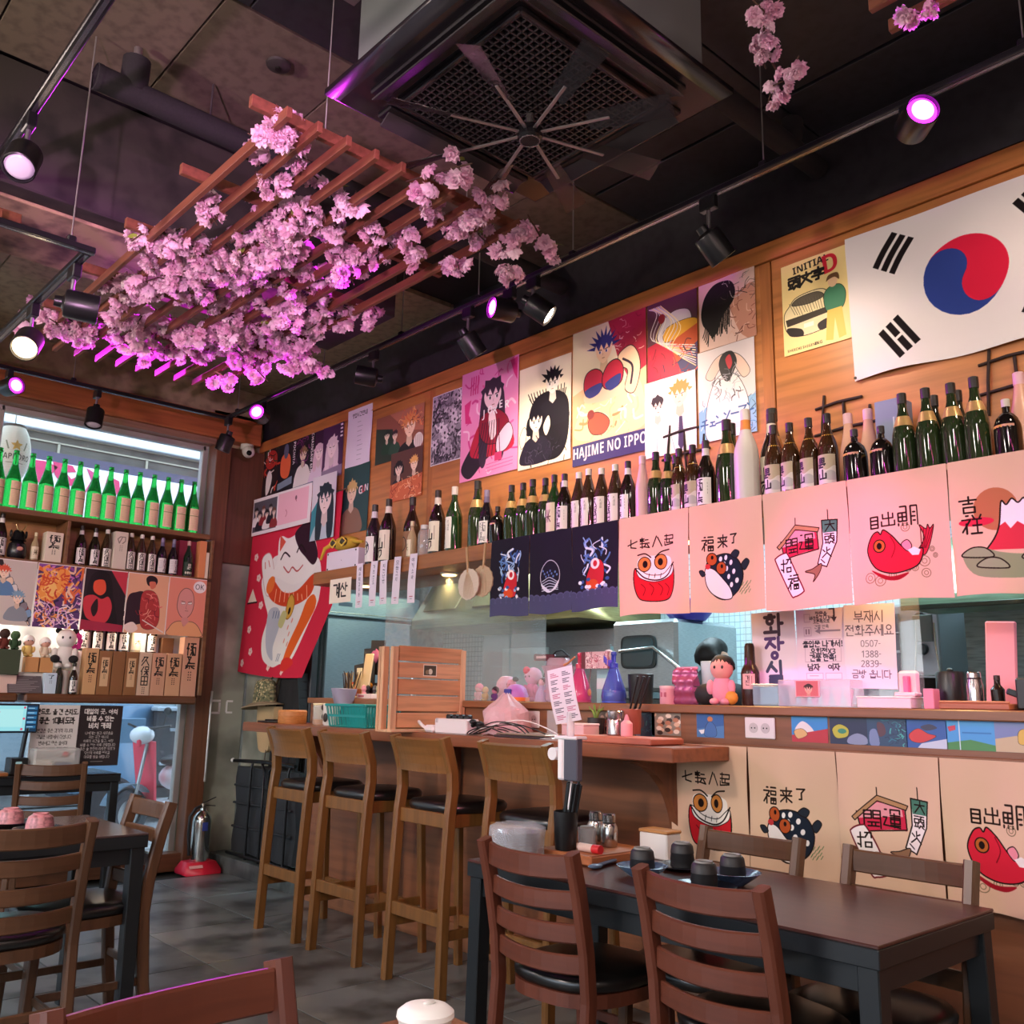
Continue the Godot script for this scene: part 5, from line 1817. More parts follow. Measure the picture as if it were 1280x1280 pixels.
func window_cabinet():
	rng.seed = 33
	var wd = wood("7d5636", 0, 0.45, 0.8)
	var t = thing("display_cabinet", "brown shelf unit across the window holding green bottles and cartons", "cabinet", V(0, 0, -6.585))
	put("shelf_board", Geo.new().box(V(1.45, 2.34, 0), V(2.83, 0.036, 0.27), 0.003).done(), wd, t)
	put("shelf_board", Geo.new().box(V(1.45, 2.027, 0), V(2.83, 0.022, 0.27), 0.003).done(), wd, t)
	put("shelf_board", Geo.new().box(V(0.85, 1.17, 0), V(1.71, 0.056, 0.29), 0.012).done(), wood("6a4229", 0, 0.4), t)
	put("shelf_board", Geo.new().box(V(2.305, 1.17, 0), V(1.12, 0.056, 0.29), 0.012).done(), wood("6a4229", 0, 0.4), t)
	put("back_panel", Geo.new().box(V(1.45, 2.18, -0.125), V(2.8, 0.29, 0.012), 0.001).done(), wood("a87848", 0, 0.5), t)
	for x in [0.05, 1.895, 2.895]:
		put("divider", Geo.new().box(V(x, 2.18, 0.0), V(0.022, 0.285, 0.25), 0.002).done(), wd, t)
	put("side_panel", Geo.new().box(V(2.888, 1.61, 0), V(0.03, 0.81, 0.26), 0.003).done(), wd, t)
	put("film_panel", Geo.new().box(V(1.45, 1.61, -0.122), V(2.8, 0.8, 0.004)).done(), cloudy("dfe4e6", 0.9, 0.6), t)
	put("step_riser", Geo.new().box(V(2.4, 1.34, -0.085), V(0.9, 0.29, 0.07), 0.002).done(), mat("cfcac4", 0.6), t)
	for i in 7:
		put("led_bulb", Geo.new().ell(V(1.5 + i * 0.2, 1.60 + 0.02 * sin(i * 3.0), -0.06), V(0.009, 0.009, 0.009), 8).done(), glow("fff2dc", 14.0), t)
	for i in 3:
		var l = OmniLight3D.new()
		l.name = "light"
		l.light_energy = 0.05
		l.light_color = C("fff0d8")
		l.omni_range = 4
		l.omni_attenuation = 2.0
		l.light_size = 0.02
		l.shadow_enabled = true
		t.add_child(l, true)
		l.position = V(1.6 + i * 0.45, 1.62, 0.0)
	# green bottles on top
	var xs = [1.352, 1.452, 1.549, 1.65, 1.75, 1.85, 1.951, 2.058, 2.157, 2.258, 2.357, 2.46, 2.562, 2.66, 2.758]
	for i in xs.size():
		var n = i - 1
		bottle("soju", 0.395, V(xs[i], 2.359, -6.56), "big green bottle on the window cabinet, %s from the row's right end" % ["first", "second", "third", "fourth", "fifth", "sixth", "seventh", "eighth", "ninth", "tenth", "eleventh", "twelfth", "thirteenth", "fourteenth", "fifteenth"][14 - i], "row of big green bottles before the window", 0.35 - 0.02 * i, "green_bottle")
	# upper compartment
	var gr = "bottles of the cabinet's upper compartment"
	bottle("d", 0.29, V(1.51, 2.038, -6.53), "dark bottle at the photo's left edge beside the black helmet jar", gr, 0.2)
	t = thing("helmet_jar", "black ceramic jar wearing a small gold-horned helmet", "jar", V(1.614, 2.038, -6.53))
	put("jar", lathem("0,0 0.045,0 0.056,0.02 0.058,0.06 0.05,0.1 0.03,0.118 0.024,0.125 0,0.125", 24), mat("17161a", 0.25), t)
	put("helmet", lathem("0.05,0.122 0.044,0.135 0.036,0.15 0.034,0.17 0.024,0.188 0,0.196", 20), mat("141417", 0.2), t)
	put("crest", Geo.new().tube([V(-0.03, 0.222, 0.034), V(-0.018, 0.19, 0.038), V(0, 0.18, 0.04), V(0.018, 0.19, 0.038), V(0.03, 0.222, 0.034)], 0.004, 6).done(), mat("e2cf8a", 0.25, 0.8), t)
	put("ear_guard", Geo.new().ell(V(-0.045, 0.165, 0.0), V(0.008, 0.026, 0.018), 10).done(), mat("141417", 0.3), t)
	put("ear_guard", Geo.new().ell(V(0.045, 0.165, 0.0), V(0.008, 0.026, 0.018), 10).done(), mat("141417", 0.3), t)
	put("emblem", Geo.new().ell(V(0.004, 0.066, 0.056), V(0.02, 0.014, 0.006), 12).done(), mat("c98b7c", 0.4), t)
	bottle("c", 0.19, V(1.718, 2.038, -6.53), "squat amber bottle with cream label beside the white carton", "", 0.1)
	protos["c"].set_meta("label", "small straw-coloured bottle with a cream label, left of the clear jar")
	carton("white carton with black brush lettering left of the cabinet divider", 1.822, -6.53, 2.038, 0.105, 0.2, 0.09, "ded2bc", "獺祭", "1d1a18")
	bottle("d", 0.275, V(2.0, 2.038, -6.53), "dark bottle right of the cabinet divider", gr, 0.2)
	bottle("d", 0.272, V(2.09, 2.038, -6.53), "second dark bottle from the cabinet divider", gr, 0.3)
	bottle("b", 0.272, V(2.168, 2.038, -6.53), "grey-brown bottle left of the tall white carton", gr, 0.25)
	carton("tall white carton with small ornament among the cabinet bottles", 2.25, -6.53, 2.038, 0.088, 0.262, 0.085, "dbd0be", "の", "8a7f74")
	for i in 3:
		bottle("b", 0.268, V(2.33 + i * 0.073, 2.038, -6.525), ["first", "second", "third"][i] + " grey-brown bottle right of the tall white carton", gr, 0.3)
	for i in 2:
		bottle("v", 0.264, V(2.553 + i * 0.082, 2.038, -6.53), ["mauve-capped bottle left of its twin in the cabinet", "mauve-capped bottle beside the magenta carton"][i], gr, 0.2)
	carton("magenta carton open-fronted behind a green bottle", 2.752, -6.6, 2.038, 0.125, 0.272, 0.08, "8c2840", "", "")
	bottle("gr", 0.262, V(2.735, 2.038, -6.5), "slim green bottle standing before the magenta carton", gr, 0.0)
	carton("narrow orange carton at the right end of the cabinet", 2.828, -6.5, 2.038, 0.05, 0.27, 0.07, "d88c58", "", "")
	carton("thin cream carton against the cabinet's right post", 2.866, -6.5, 2.038, 0.022, 0.19, 0.07, "e0d4bc", "", "")
	# tall cartons below
	var B = [[2.129, 0.086, 0.3, "d0a272", "獺祭", ""], [2.218, 0.086, 0.287, "8f6038", "獺祭", "d6b288"], [2.306, 0.084, 0.288, "8a5c36", "", ""], [2.394, 0.086, 0.288, "8f6038", "獺祭", "d6b288"], [2.484, 0.088, 0.29, "d2b498", "久保田", ""], [2.58, 0.098, 0.29, "cf9f80", "獺祭", ""], [2.686, 0.106, 0.292, "d0a07a", "獺祭", ""], [2.8, 0.112, 0.412, "cf9c7e", "獺祭", ""]]
	for i in 8:
		var q = B[i]
		carton(["pale tan lettered carton at the left end of the row", "brown carton with a pale label, beside the leftmost one", "plain brown carton between two labelled ones", "brown carton with a pale label, right of the plain one", "pale cream carton with three thin characters", "rosy carton left of its two pink neighbours", "rosy carton left of the tallest carton", "tallest rosy carton against the window cabinet's right side"][i], q[0], -6.5, 1.198, q[1] - 0.003, q[2], 0.085, q[3], q[4], "1d1a18", q[5], "row of tall cartons on the cabinet's lower shelf")
	for i in 6:
		bottle("d" if i != 4 else "c", 0.29, V([2.127, 2.216, 2.306, 2.392, 2.478, 2.59][i], 1.485, -6.665), ["small bottle on the back step above the leftmost carton", "small bottle on the back step above the second carton", "small bottle on the back step above the plain brown carton", "small bottle on the back step under the sunset poster's left edge", "small orange-capped bottle on the back step", "small bottle on the back step left of the small brown box"][i], "small bottles on the back step", 0.15)
	carton("small brown box on the back step beside the tallest carton", 2.7, -6.665, 1.485, 0.085, 0.12, 0.06, "7a5234", "", "")
	# row of posters hung from the compartment floor
	var names_ = ["collage poster of small comic panels at the photo's left edge", "poster of orange and violet swirling flames over the dolls", "red and black poster of a long-haired figure over the cartons", "poster of a cloaked figure against a peach sunset", "pink poster with a plain sketched face and a round OK bubble"]
	var px = [[1.455, 1.722], [1.728, 2.012], [2.018, 2.296], [2.301, 2.584], [2.586, 2.862]]
	for i in 5:
		var p = Pic.new(100, 144, 4, ["c9bcb4", "5c3a6c", "2a2026", "e8b08c", "e8917c"][i])
		match i:
			0:
				for k in 36:
					p.blob("%f %f %f %f %f %f %f %f" % [(k * 37) % 100, (k * 53) % 144, (k * 37) % 100 + 12, (k * 53) % 144 - 5, (k * 37) % 100 + 16, (k * 53) % 144 + 9, (k * 37) % 100 + 3, (k * 53) % 144 + 13], ["2a2426", "d8d0cc", "7f9fc0", "c84a3c", "e6c8b0", "8a7f86"][k % 6], 0.6)
				bust(p, 30, 30, 0.8, "d8583c", "f0d0b8", "5a7fa8", 9, 22.0)
				bust(p, 66, 84, 0.8, "7f9fb8", "f0d0b8", "8a8f98", 8, 20.0)
			1:
				scrawl(p, 120, [C("e0703c"), C("f0a054"), C("8a4a9c"), C("c87ab8"), C("2e2244"), C("f0c8a8")], 2.0, 6.0, 0, 0, 100, 144, 34)
				p.blob("6 60 14 20 34 34 50 8 70 20 60 56 44 80 16 84", "ee9a4a")
				p.blob("18 56 26 36 40 44 46 66 28 76", "f4c070")
				scrawl(p, 40, [C("d85a34"), C("f4b868"), C("c8402c")], 1.6, 4.0, 8, 20, 60, 84, 22)
				scrawl(p, 40, [C("e6b8d8"), C("3a2a58"), C("f6e2ea")], 1.0, 3.0, 0, 84, 100, 140, 36)
			2:
				p.fill("60 0 100 0 100 58", "c43a4a")
				p.blob("10 40 20 12 44 4 62 20 70 60 84 144 10 144 8 90", "1d171b")
				p.blob("24 30 46 26 52 50 40 62 24 52", "e8583c")
				p.blob("4 70 24 62 44 70 60 64 70 90 58 124 20 120 6 100", "cf3c46")
				p.blob("22 92 34 70 38 96 30 112", "2a1a1e")
				p.fill("0 120 100 128 100 144 0 144", "a83048")
			3:
				p.blob("4 60 24 46 40 44 52 60 56 110 20 126 2 124", "35222c")
				p.blob("44 12 52 4 66 6 72 16 66 28 50 28", "2a1c22")
				p.blob("52 20 66 18 68 30 58 36", "d8745c")
				p.blob("36 52 60 40 78 60 84 110 70 132 40 124", "b23c3c", 0.6)
				scrawl(p, 20, [C("e0706a"), C("7a2430"), C("f0a890")], 1.0, 2.6, 40, 52, 80, 124, 20)
				p.line("44 112 96 138", 2.6, "e6d8d0")
				p.blob("0 130 20 118 34 134 16 144", "efd8cc")
			4:
				p.blob("26 64 30 40 44 26 62 32 70 56 66 84 52 100 38 96 28 80", "dd9a92", 1.2, "4a3a3a")
				p.blob("10 126 22 112 40 108 48 120 60 108 78 112 92 128 92 144 8 144", "e8a878", 1.2, "4a3a3a")
				p.fill("40 108 48 122 60 108 56 98 42 98", "d8948c")
				p.line("36 58 46 60", 1.0, "5a4444")
				p.line("54 60 64 57", 1.0, "5a4444")
				p.blob("36 62 46 61 46 65 38 66", "f2e6e2", 0.5, "5a4444")
				p.blob("54 62 64 60 64 64 55 65", "f2e6e2", 0.5, "5a4444")
				p.line("48 82 56 82", 1.0, "7a4a48")
				p.line("51 66 49 76 52 77", 0.8, "9a6a66")
				p.ell(82, 20, 17, 15, "efe8e8")
				latin(p, "OK", 82, 26, 18, "4a4648", false, true)
		p.rect(0, 0, 100, 1.6, "efe6e2")
		p.rect(0, 0, 1.6, 144, "efe6e2")
		var w = px[i][1] - px[i][0]
		var m = put("poster", sheetm(w, 0.41, 0.0012, 0.003, 5, 5, i * 3.0), texmat(p.tex(), 0.45), self, V((px[i][0] + px[i][1]) / 2, 1.818, -6.435))
		tag(m, names_[i], "poster")
	# dolls, book and small things on the left half of the lower shelf
	carton("dark green display box at the photo's left edge on the lower shelf", 1.63, -6.5, 1.31, 0.13, 0.155, 0.1, "3b4632", "", "")
	carton("pale pink carton under the dark green display box", 1.6, -6.53, 1.198, 0.19, 0.11, 0.1, "d8b8ac", "", "")
	doll("doll", "small doll in a red and brown coat on the dark green box", V(1.6, 1.465, -6.5), 0.2, 0.78, "6a2a20", "3a2018", "")
	doll("doll", "small green doll on the dark green box", V(1.662, 1.465, -6.5), 0.0, 0.72, "2f4a2c", "40603a", "")
	carton("left one of two tan paper cups of dolls", 1.775, -6.52, 1.33, 0.078, 0.095, 0.07, "c88f58", "", "", "", "tan boxes under the hooded dolls")
	carton("right one of two tan paper cups of dolls", 1.862, -6.52, 1.33, 0.078, 0.095, 0.07, "c88f58", "", "", "", "tan boxes under the hooded dolls")
	tag(put("doll_stand", Geo.new().box(V(0, 0.065, 0), V(0.24, 0.13, 0.08), 0.003).done(), mat("d8d4cc", 0.6), self, V(1.83, 1.198, -6.55)), "white stand under the two tan boxes of dolls", "stand")
	doll("doll", "doll in a white hood and yellow bib, left one in a tan box", V(1.75, 1.425, -6.52), 0.0, 0.8, "e0c070", "e0a890", "e8e4e0")
	doll("doll", "doll in a white hood and cream bib, right one in a tan box", V(1.85, 1.425, -6.52), 0.1, 0.75, "e2cdb0", "e0a890", "ece8e4")
	var pd = doll("plush_panda", "black and white panda plush leaning beside the cartons", V(1.975, 1.36, -6.52), -0.3, 1.55, "e4dcd4", "e8e2dc", "", "plush toy")
	for s in [-1, 1]:
		put("ear", Geo.new().ell(V(s * 0.05, 0.245, -0.005), V(0.02, 0.02, 0.012), 10).done(), noisy("1c1a1c", 0.9, "fine", 40.0), pd)
		put("paw", Geo.new().ell(V(s * 0.055, 0.06, 0.05), V(0.03, 0.026, 0.034), 10).done(), noisy("1c1a1c", 0.9, "fine", 40.0), pd)
	tag(put("panda_seat", lathem("0,0 0.05,0 0.05,0.15 0,0.16", 16), mat("d8d2c8", 0.7), self, V(1.975, 1.198, -6.54)), "pale round tin under the panda plush", "tin")
	t = thing("paper_flower", "magenta fabric flower standing behind the panda", "flower", V(2.05, 1.198, -6.56))
	put("stem", Geo.new().tube([V(0, 0, 0), V(0, 0.34, 0)], 0.004, 6).done(), mat("3f6a3a", 0.7), t)
	for i in 9:
		var a = TAU * i / 9
		put("petal", Geo.new().ell(V(cos(a) * 0.026, 0.345 + sin(a) * 0.045, 0.0), V(0.017, 0.022, 0.01), 8).done(), mat("cc3a9a", 0.7), t)
	t = thing("open_book", "dark-lettered leaflet leaning open on the lower shelf", "book", V(1.745, 1.2, -6.47))
	var p = Pic.new(120, 70, 4, "5c5356")
	for i in 11:
		p.line("6 %f %f %f" % [6 + i * 6, 70 + (i * 31) % 44, 6 + i * 6], 1.8, "8f8688")
	put("cover", Geo.new().sheet(4, 4, 0.006, func(u, v): return V((u - 0.5) * 0.2, 0.125 * (1.0 - v), -0.05 + 0.07 * v)).done(), texmat(p.tex(), 0.6), t)
	carton("blue-white carton with a dark mark beside the leaflet", 1.888, -6.48, 1.198, 0.07, 0.13, 0.06, "c4d6e4", "了", "26344a")
	bottle("x", 0.21, V(1.945, 1.198, -6.49), "small plain dark bottle between the blue-white carton and the lettered one", "", 0.0)
	bottle("d", 0.2, V(2.027, 1.198, -6.46), "short lettered bottle in front of the panda", "", 0.1)
	t = thing("white_arch", "white plastic arch stand between the panda and the cartons", "stand", V(2.074, 1.198, -6.6))
	put("arch", Geo.new().tube([V(0, 0, 0.02), V(0.012, 0.15, 0.02), V(0.004, 0.26, 0.02), V(-0.03, 0.3, 0.02)], 0.013, 10).done(), mat("e6e6e2", 0.4), t)
	# things on the narrow table under the shelf
	t = thing("order_screen", "tablet screen showing a pale cyan menu on a black stand", "screen", V(1.70, 0.711, -6.36))
	p = Pic.new(130, 90, 4, "1c3a54")
	p.rect(2, 2, 92, 86, "9fe6ee")
	p.rect(10, 14, 74, 60, "b4f0f2")
	for i in 5:
		p.rect(97, 6 + i * 16, 30, 9, ["2f6c9a", "3f86b8"][i % 2])
		p.rect(99, 9 + i * 16, 20, 1.6, "bfe0ee")
	for q in [[4, 24], [4, 66], [84, 8], [84, 46], [80, 82]]:
		p.ell(q[0] + 4, q[1], 4, 4, "e05a7a")
	var em = StandardMaterial3D.new()
	em.albedo_color = Color.BLACK
	em.emission_enabled = true
	em.emission_texture = p.tex()
	em.emission_energy_multiplier = 1.0
	em.emission_operator = BaseMaterial3D.EMISSION_OP_MULTIPLY
	em.emission = Color(1, 1, 1)
	em.roughness = 0.2
	put("bezel", Geo.new().box(V(-0.01, 0.335, -0.005), V(0.25, 0.175, 0.012), 0.004).done(), mat("15171a", 0.3), t)
	put("display", Geo.new().sheet(1, 1, 0.001, func(u, v): return V(-0.01 + (u - 0.5) * 0.235, 0.335 + (0.5 - v) * 0.158, 0.0025)).done(), em, t)
	put("arm", Geo.new().bar(V(0.05, 0.07, -0.04), V(0.06, 0.28, -0.015), 0.05, 0.016, 0.003).done(), mat("15171a", 0.4), t)
	put("base", Geo.new().box(V(0.03, 0.05, -0.03), V(0.1, 0.1, 0.12), 0.006).done(), mat("17191b", 0.4), t)
	var al = AreaLight3D.new()
	al.name = "light"
	al.area_size = Vector2(0.23, 0.15)
	al.light_color = C("a8e8ee")
	al.light_energy = 0.06
	al.shadow_enabled = true
	t.add_child(al)
	al.position = V(-0.01, 0.335, 0.006)
	al.rotation = V(0, PI, 0)
	tag(put("wooden_tray", Geo.new().box(V(0, 0.012, 0), V(0.5, 0.022, 0.2), 0.004).done(), wood("9a6234", 0), self, V(1.4, 0.711, -6.33)), "orange-brown wooden tray in front of the tablet screen", "tray")
	p = Pic.new(110, 120, 4, "dcd8d4")
	words(p, "반드로, 올 견 은지도,", 58, 8, 11, 1.9, "26221f", true, 0.9)
	words(p, "좋은 1대비도라", 58, 24, 13, 2.3, "26221f", true, 0.9)
	for i in 5:
		words(p, ["반갑은 좋은 과거적 지나며", "그날은 바람에서 다셨니다", "반바에고 많은 술이며", "당신의 분위기 즐기시며", "자꾸만 섞여 그리세 되거지"][i], 56 - i, 46 + i * 12, 8, 0.9, "4a4642", true, 0.85)
	tag(put("notice_board", sheetm(0.285, 0.385, 0.004, 0.0, 2, 2), texmat(p.tex(), 0.5), self, V(1.95, 0.935, -6.46)), "white board of Korean text beside the tablet screen", "sign")
	p = Pic.new(100, 138, 4, "30282a")
	words(p, "매일의 곳, 아쳐", 50, 8, 12, 2.0, "e6e0dc", true, 0.9)
	words(p, "비쫄 수 있는", 50, 24, 12, 2.2, "e6e0dc", true, 0.9)
	words(p, "비치 카페", 50, 40, 13, 2.4, "e6e0dc", true, 0.9)
	for i in 7:
		words(p, ["나에게는 쉼과 새로움을", "자는 공간 하나요", "하루의 시간을 힐고, 여정", "바쁠 수 없는 하루 관람합니다", "좋은 술 한잔의 따뜻한 위로가", "당신의 하루를 밝히길", "머무를 밤을 바랍니다"][i], 50, 60 + i * 9, 7, 0.8, "c8c0bc", true, 0.85)
	p.line("36 128 64 128", 0.8, "a8a09c")
	tag(put("notice_board", sheetm(0.276, 0.385, 0.004, 0.0, 2, 2), texmat(p.tex(), 0.5), self, V(2.227, 0.935, -6.46)), "dark brown board of white Korean text beside the street view", "sign")
	t = thing("plastic_tub", "clear plastic tub of sachets in front of the white board", "tub", V(1.93, 0.711, -6.34))
	put("tub", Geo.new().box(V(0, 0.08, 0), V(0.27, 0.15, 0.13), 0.01).done(), cloudy("d8d8d4", 0.35, 0.3), t)
	put("sachets", Geo.new().box(V(-0.07, 0.05, 0), V(0.1, 0.07, 0.09), 0.006).done(), mat("cfc6b8", 0.7), t)
	put("red_cap", Geo.new().ell(V(0.06, 0.115, 0.02), V(0.022, 0.02, 0.02), 10).done(), mat("c22a26", 0.5), t)
	put("blue_packets", Geo.new().box(V(0.05, 0.05, 0.02), V(0.09, 0.04, 0.07), 0.008).done(), mat("3a4468", 0.6), t)
	put("straw_pick", Geo.new().tube([V(0.02, 0.1, 0.03), V(0.13, 0.14, 0.04)], 0.003, 6).done(), mat("5a4634", 0.6), t)

# ---------------------------------------------------------------- corner by the kitchen entrance
func lathed(called, prof, m, t, at = Vector3.ZERO, seg = 22, rot = Vector3.ZERO):
	return put(called, lathem(prof, seg), m, t, at, rot)

func corner_things():
	rng.seed = 51
	var t = thing("fire_extinguisher", "silver fire extinguisher on a red stand beside the brown post", "extinguisher", V(3.0, 0.0, -6.5))
	t.scale = Vector3.ONE * 0.95
	put("stand", Geo.new().loft([[V(-0.13, 0, -0.1), V(0.13, 0, -0.1), V(0.13, 0, 0.11), V(-0.13, 0, 0.11)], [V(-0.13, 0.03, -0.1), V(0.13, 0.03, -0.1), V(0.13, 0.03, 0.11), V(-0.13, 0.03, 0.11)], [V(-0.1, 0.085, -0.07), V(0.1, 0.085, -0.07), V(0.1, 0.085, 0.08), V(-0.1, 0.085, 0.08)]]).done(), mat("d01f3c", 0.4), t)
	put("stand_print", Geo.new().box(V(-0.06, 0.058, 0.1035), V(0.1, 0.022, 0.002), 0.0, Basis(V(1, 0, 0), -0.62)).done(), mat("e8a8ac", 0.5), t)
	var steel = mat("c9c8c2", 0.16, 1.0)
	lathed("cylinder", "0,0.085 0.066,0.085 0.07,0.1 0.07,0.36 0.064,0.395 0.045,0.425 0.022,0.44 0.02,0.455 0,0.455", steel, t, V(0, 0, 0.01))
	put("gauge_label", arcm(0.0708, 0.3, 0.36, -0.35, 0.25, 6), mat("2f3f8c", 0.5), t.get_node("cylinder"))
	lathed("valve", "0,0.45 0.018,0.45 0.02,0.475 0.012,0.49 0,0.492", mat("8d8a80", 0.3, 0.9), t, V(0, 0, 0.01))
	put("lever", Geo.new().bar(V(-0.01, 0.487, 0.01), V(0.085, 0.53, 0.03), 0.016, 0.006, 0.001).done(), mat("1b1b1c", 0.4), t.get_node("valve"), V(0, 0, -0.01))
	put("carry_handle", Geo.new().bar(V(-0.01, 0.476, 0.01), V(0.085, 0.468, 0.03), 0.016, 0.006, 0.001).done(), mat("1b1b1c", 0.4), t.get_node("valve"), V(0, 0, -0.01))
	put("hose", Geo.new().tube([V(-0.015, 0.47, 0.015), V(-0.06, 0.455, 0.02), V(-0.1, 0.4, 0.02), V(-0.1, 0.28, 0.02), V(-0.088, 0.18, 0.02), V(-0.085, 0.13, 0.02)], 0.011, 10).done(), mat("17181a", 0.45), t)
	# folded cart
	var cl = noisy("2b2e31", 0.8, "cloth", 9.0)
	var tb = mat("1c1e20", 0.35, 0.4)
	t = thing("folded_cart", "folded black fabric cart on the kerb against the grey door", "cart", V(3.25, 0.106, -6.03), -PI / 2)
	put("fabric_box", Geo.new().sheet(14, 8, 0.11, func(u, v): return V((u - 0.5) * 0.84, 0.03 + (1.0 - v) * 0.58, 0.03 + 0.012 * sin(u * 18.0) + 0.01 * sin(v * 9.0 + u * 5.0))).done(), cl, t)
	for x in [-0.16, 0.03, 0.1, 0.36]:
		put("frame_tube", Geo.new().tube([V(x, 0.0, 0.06), V(x + 0.01, 0.3, 0.066), V(x, 0.6, 0.06), V(x + (0.06 if x == 0.1 else -0.06 if x == 0.03 else 0.0), 0.65, 0.05)], 0.009, 8).done(), tb, t)
	put("top_bar", Geo.new().tube([V(-0.44, 0.645, 0.055), V(0.0, 0.66, 0.055), V(0.44, 0.655, 0.055)], 0.013, 10).done(), tb, t)
	put("bottom_bar", Geo.new().tube([V(-0.44, 0.02, 0.06), V(0.44, 0.02, 0.06)], 0.011, 10).done(), tb, t)
	for x in [-0.45, 0.2]:
		put("end_knob", Geo.new().ell(V(x, 0.647, 0.058), V(0.018, 0.016, 0.016), 10).done(), mat("e2e0da", 0.3), t)
	for y in [0.2, 0.36, 0.48]:
		put("fabric_fold", Geo.new().bar(V(-0.42, y, 0.042), V(0.4, y + 0.012, 0.044), 0.02, 0.014, 0.004).done(), cl, t)
	# hat and bag on the door
	t = thing("hanging_hat", "camouflage bucket hat hanging above a tan bag by the bar end", "hat", V(3.25, 1.15, -6.2), -PI / 2)
	var p = Pic.new(64, 64, 4, "5f6248")
	for i in 130:
		p.ell(rng.randf() * 64, rng.randf() * 64, 2 + rng.randf() * 2.5, 1.4 + rng.randf() * 1.4, ["c8b88c", "2e3424", "8a7f58"][i % 3], rng.randf() * 3.0)
	var cm = StandardMaterial3D.new()
	cm.albedo_texture = p.tex()
	cm.roughness = 0.9
	cm.uv1_triplanar = true
	cm.uv1_scale = V(5, 5, 5)
	put("crown", Geo.new().lathe(P2("0.135,0.0 0.13,0.05 0.118,0.13 0.1,0.165 0.05,0.18 0,0.182"), 22, Transform3D(Basis.from_scale(V(1, 1, 0.5)), V(0.02, 0, 0))).done(), cm, t)
	put("brim", Geo.new().lathe(P2("0.13,0.006 0.18,-0.012 0.225,-0.018 0.228,-0.01 0.18,0.0 0.132,0.014"), 24, Transform3D(Basis(V(0, 0, 1), 0.1) * Basis.from_scale(V(1, 1, 0.55)), V(0, 0, 0))).done(), noisy("9c8a6c", 0.9, "cloth", 8.0), t)
	put("strap", Geo.new().tube([V(0.05, 0.17, -0.02), V(0.06, 0.3, -0.1), V(0.06, 0.42, -0.12)], 0.006, 6).done(), mat("3a3428", 0.8), t)
	t = thing("hanging_bag", "tan canvas bag with a rounded bottom hanging under the hat", "bag", V(3.285, 1.14, -6.17), -PI / 2)
	put("bag_body", Geo.new().sheet(8, 8, 0.06, func(u, v): return V(0.01 + (u - 0.5) * 0.26 * (1.0 - 0.35 * pow(v, 3.0)), -v * 0.27 - 0.05 * sin(u * PI) * v, 0.03 + 0.012 * sin(u * 7.0))).done(), noisy("c2a478", 0.9, "cloth", 8.0), t)
	put("bag_strap", Geo.new().tube([V(-0.05, 0.0, 0.0), V(0.0, 0.2, -0.06), V(0.05, 0.4, -0.1)], 0.008, 6).done(), mat("6a5638", 0.8), t)
	put("drawstring", Geo.new().tube([V(0.03, -0.3, 0.02), V(0.035, -0.4, 0.03)], 0.004, 6).done(), mat("4a3a34", 0.8), t)
	t = thing("hanging_coat", "black coat hanging between the tan bag and the kitchen entrance", "coat", V(3.34, 1.37, -5.93), -PI / 2)
	put("coat_body", Geo.new().sheet(12, 12, 0.08, func(u, v): return V((u - 0.5) * lerpf(0.2, 0.36, minf(1.0, v * 2.2)) - 0.04 * v, -v * 0.66, 0.04 + 0.02 * sin(u * 16.0) * v)).done(), noisy("17181b", 0.85, "cloth", 7.0), t)
	put("collar", Geo.new().tube([V(-0.07, 0.0, 0.03), V(0, 0.03, 0.02), V(0.07, 0.0, 0.03)], 0.018, 8).done(), noisy("17181b", 0.85, "cloth", 7.0), t)
	# camera dome
	t = thing("dome_camera", "white dome security camera under the timber beam in the corner", "camera", V(3.2, 3.1, -6.66))
	put("mount", Geo.new().cyl(V(0, 0.03, -0.01), 0.05, 0.06, 22, Basis(V(1, 0, 0), 0.2), -1, 0.008).done(), mat("e4e2de", 0.35), t)
	put("housing", Geo.new().ell(V(0, -0.01, 0.02), V(0.05, 0.05, 0.05), 20).done(), mat("e4e2de", 0.3), t)
	put("lens", Geo.new().ell(V(-0.008, -0.025, 0.052), V(0.024, 0.024, 0.02), 14).done(), mat("15151a", 0.08), t)

# ---------------------------------------------------------------- on the serving ledge, y = 1.205
func simple(called, label, cat, at, parts, turn = 0.0, group = ""):
	var t = thing(called, label, cat, at, turn, group)
	for q in parts:
		put(q[0], q[1], q[2], t)
	return t

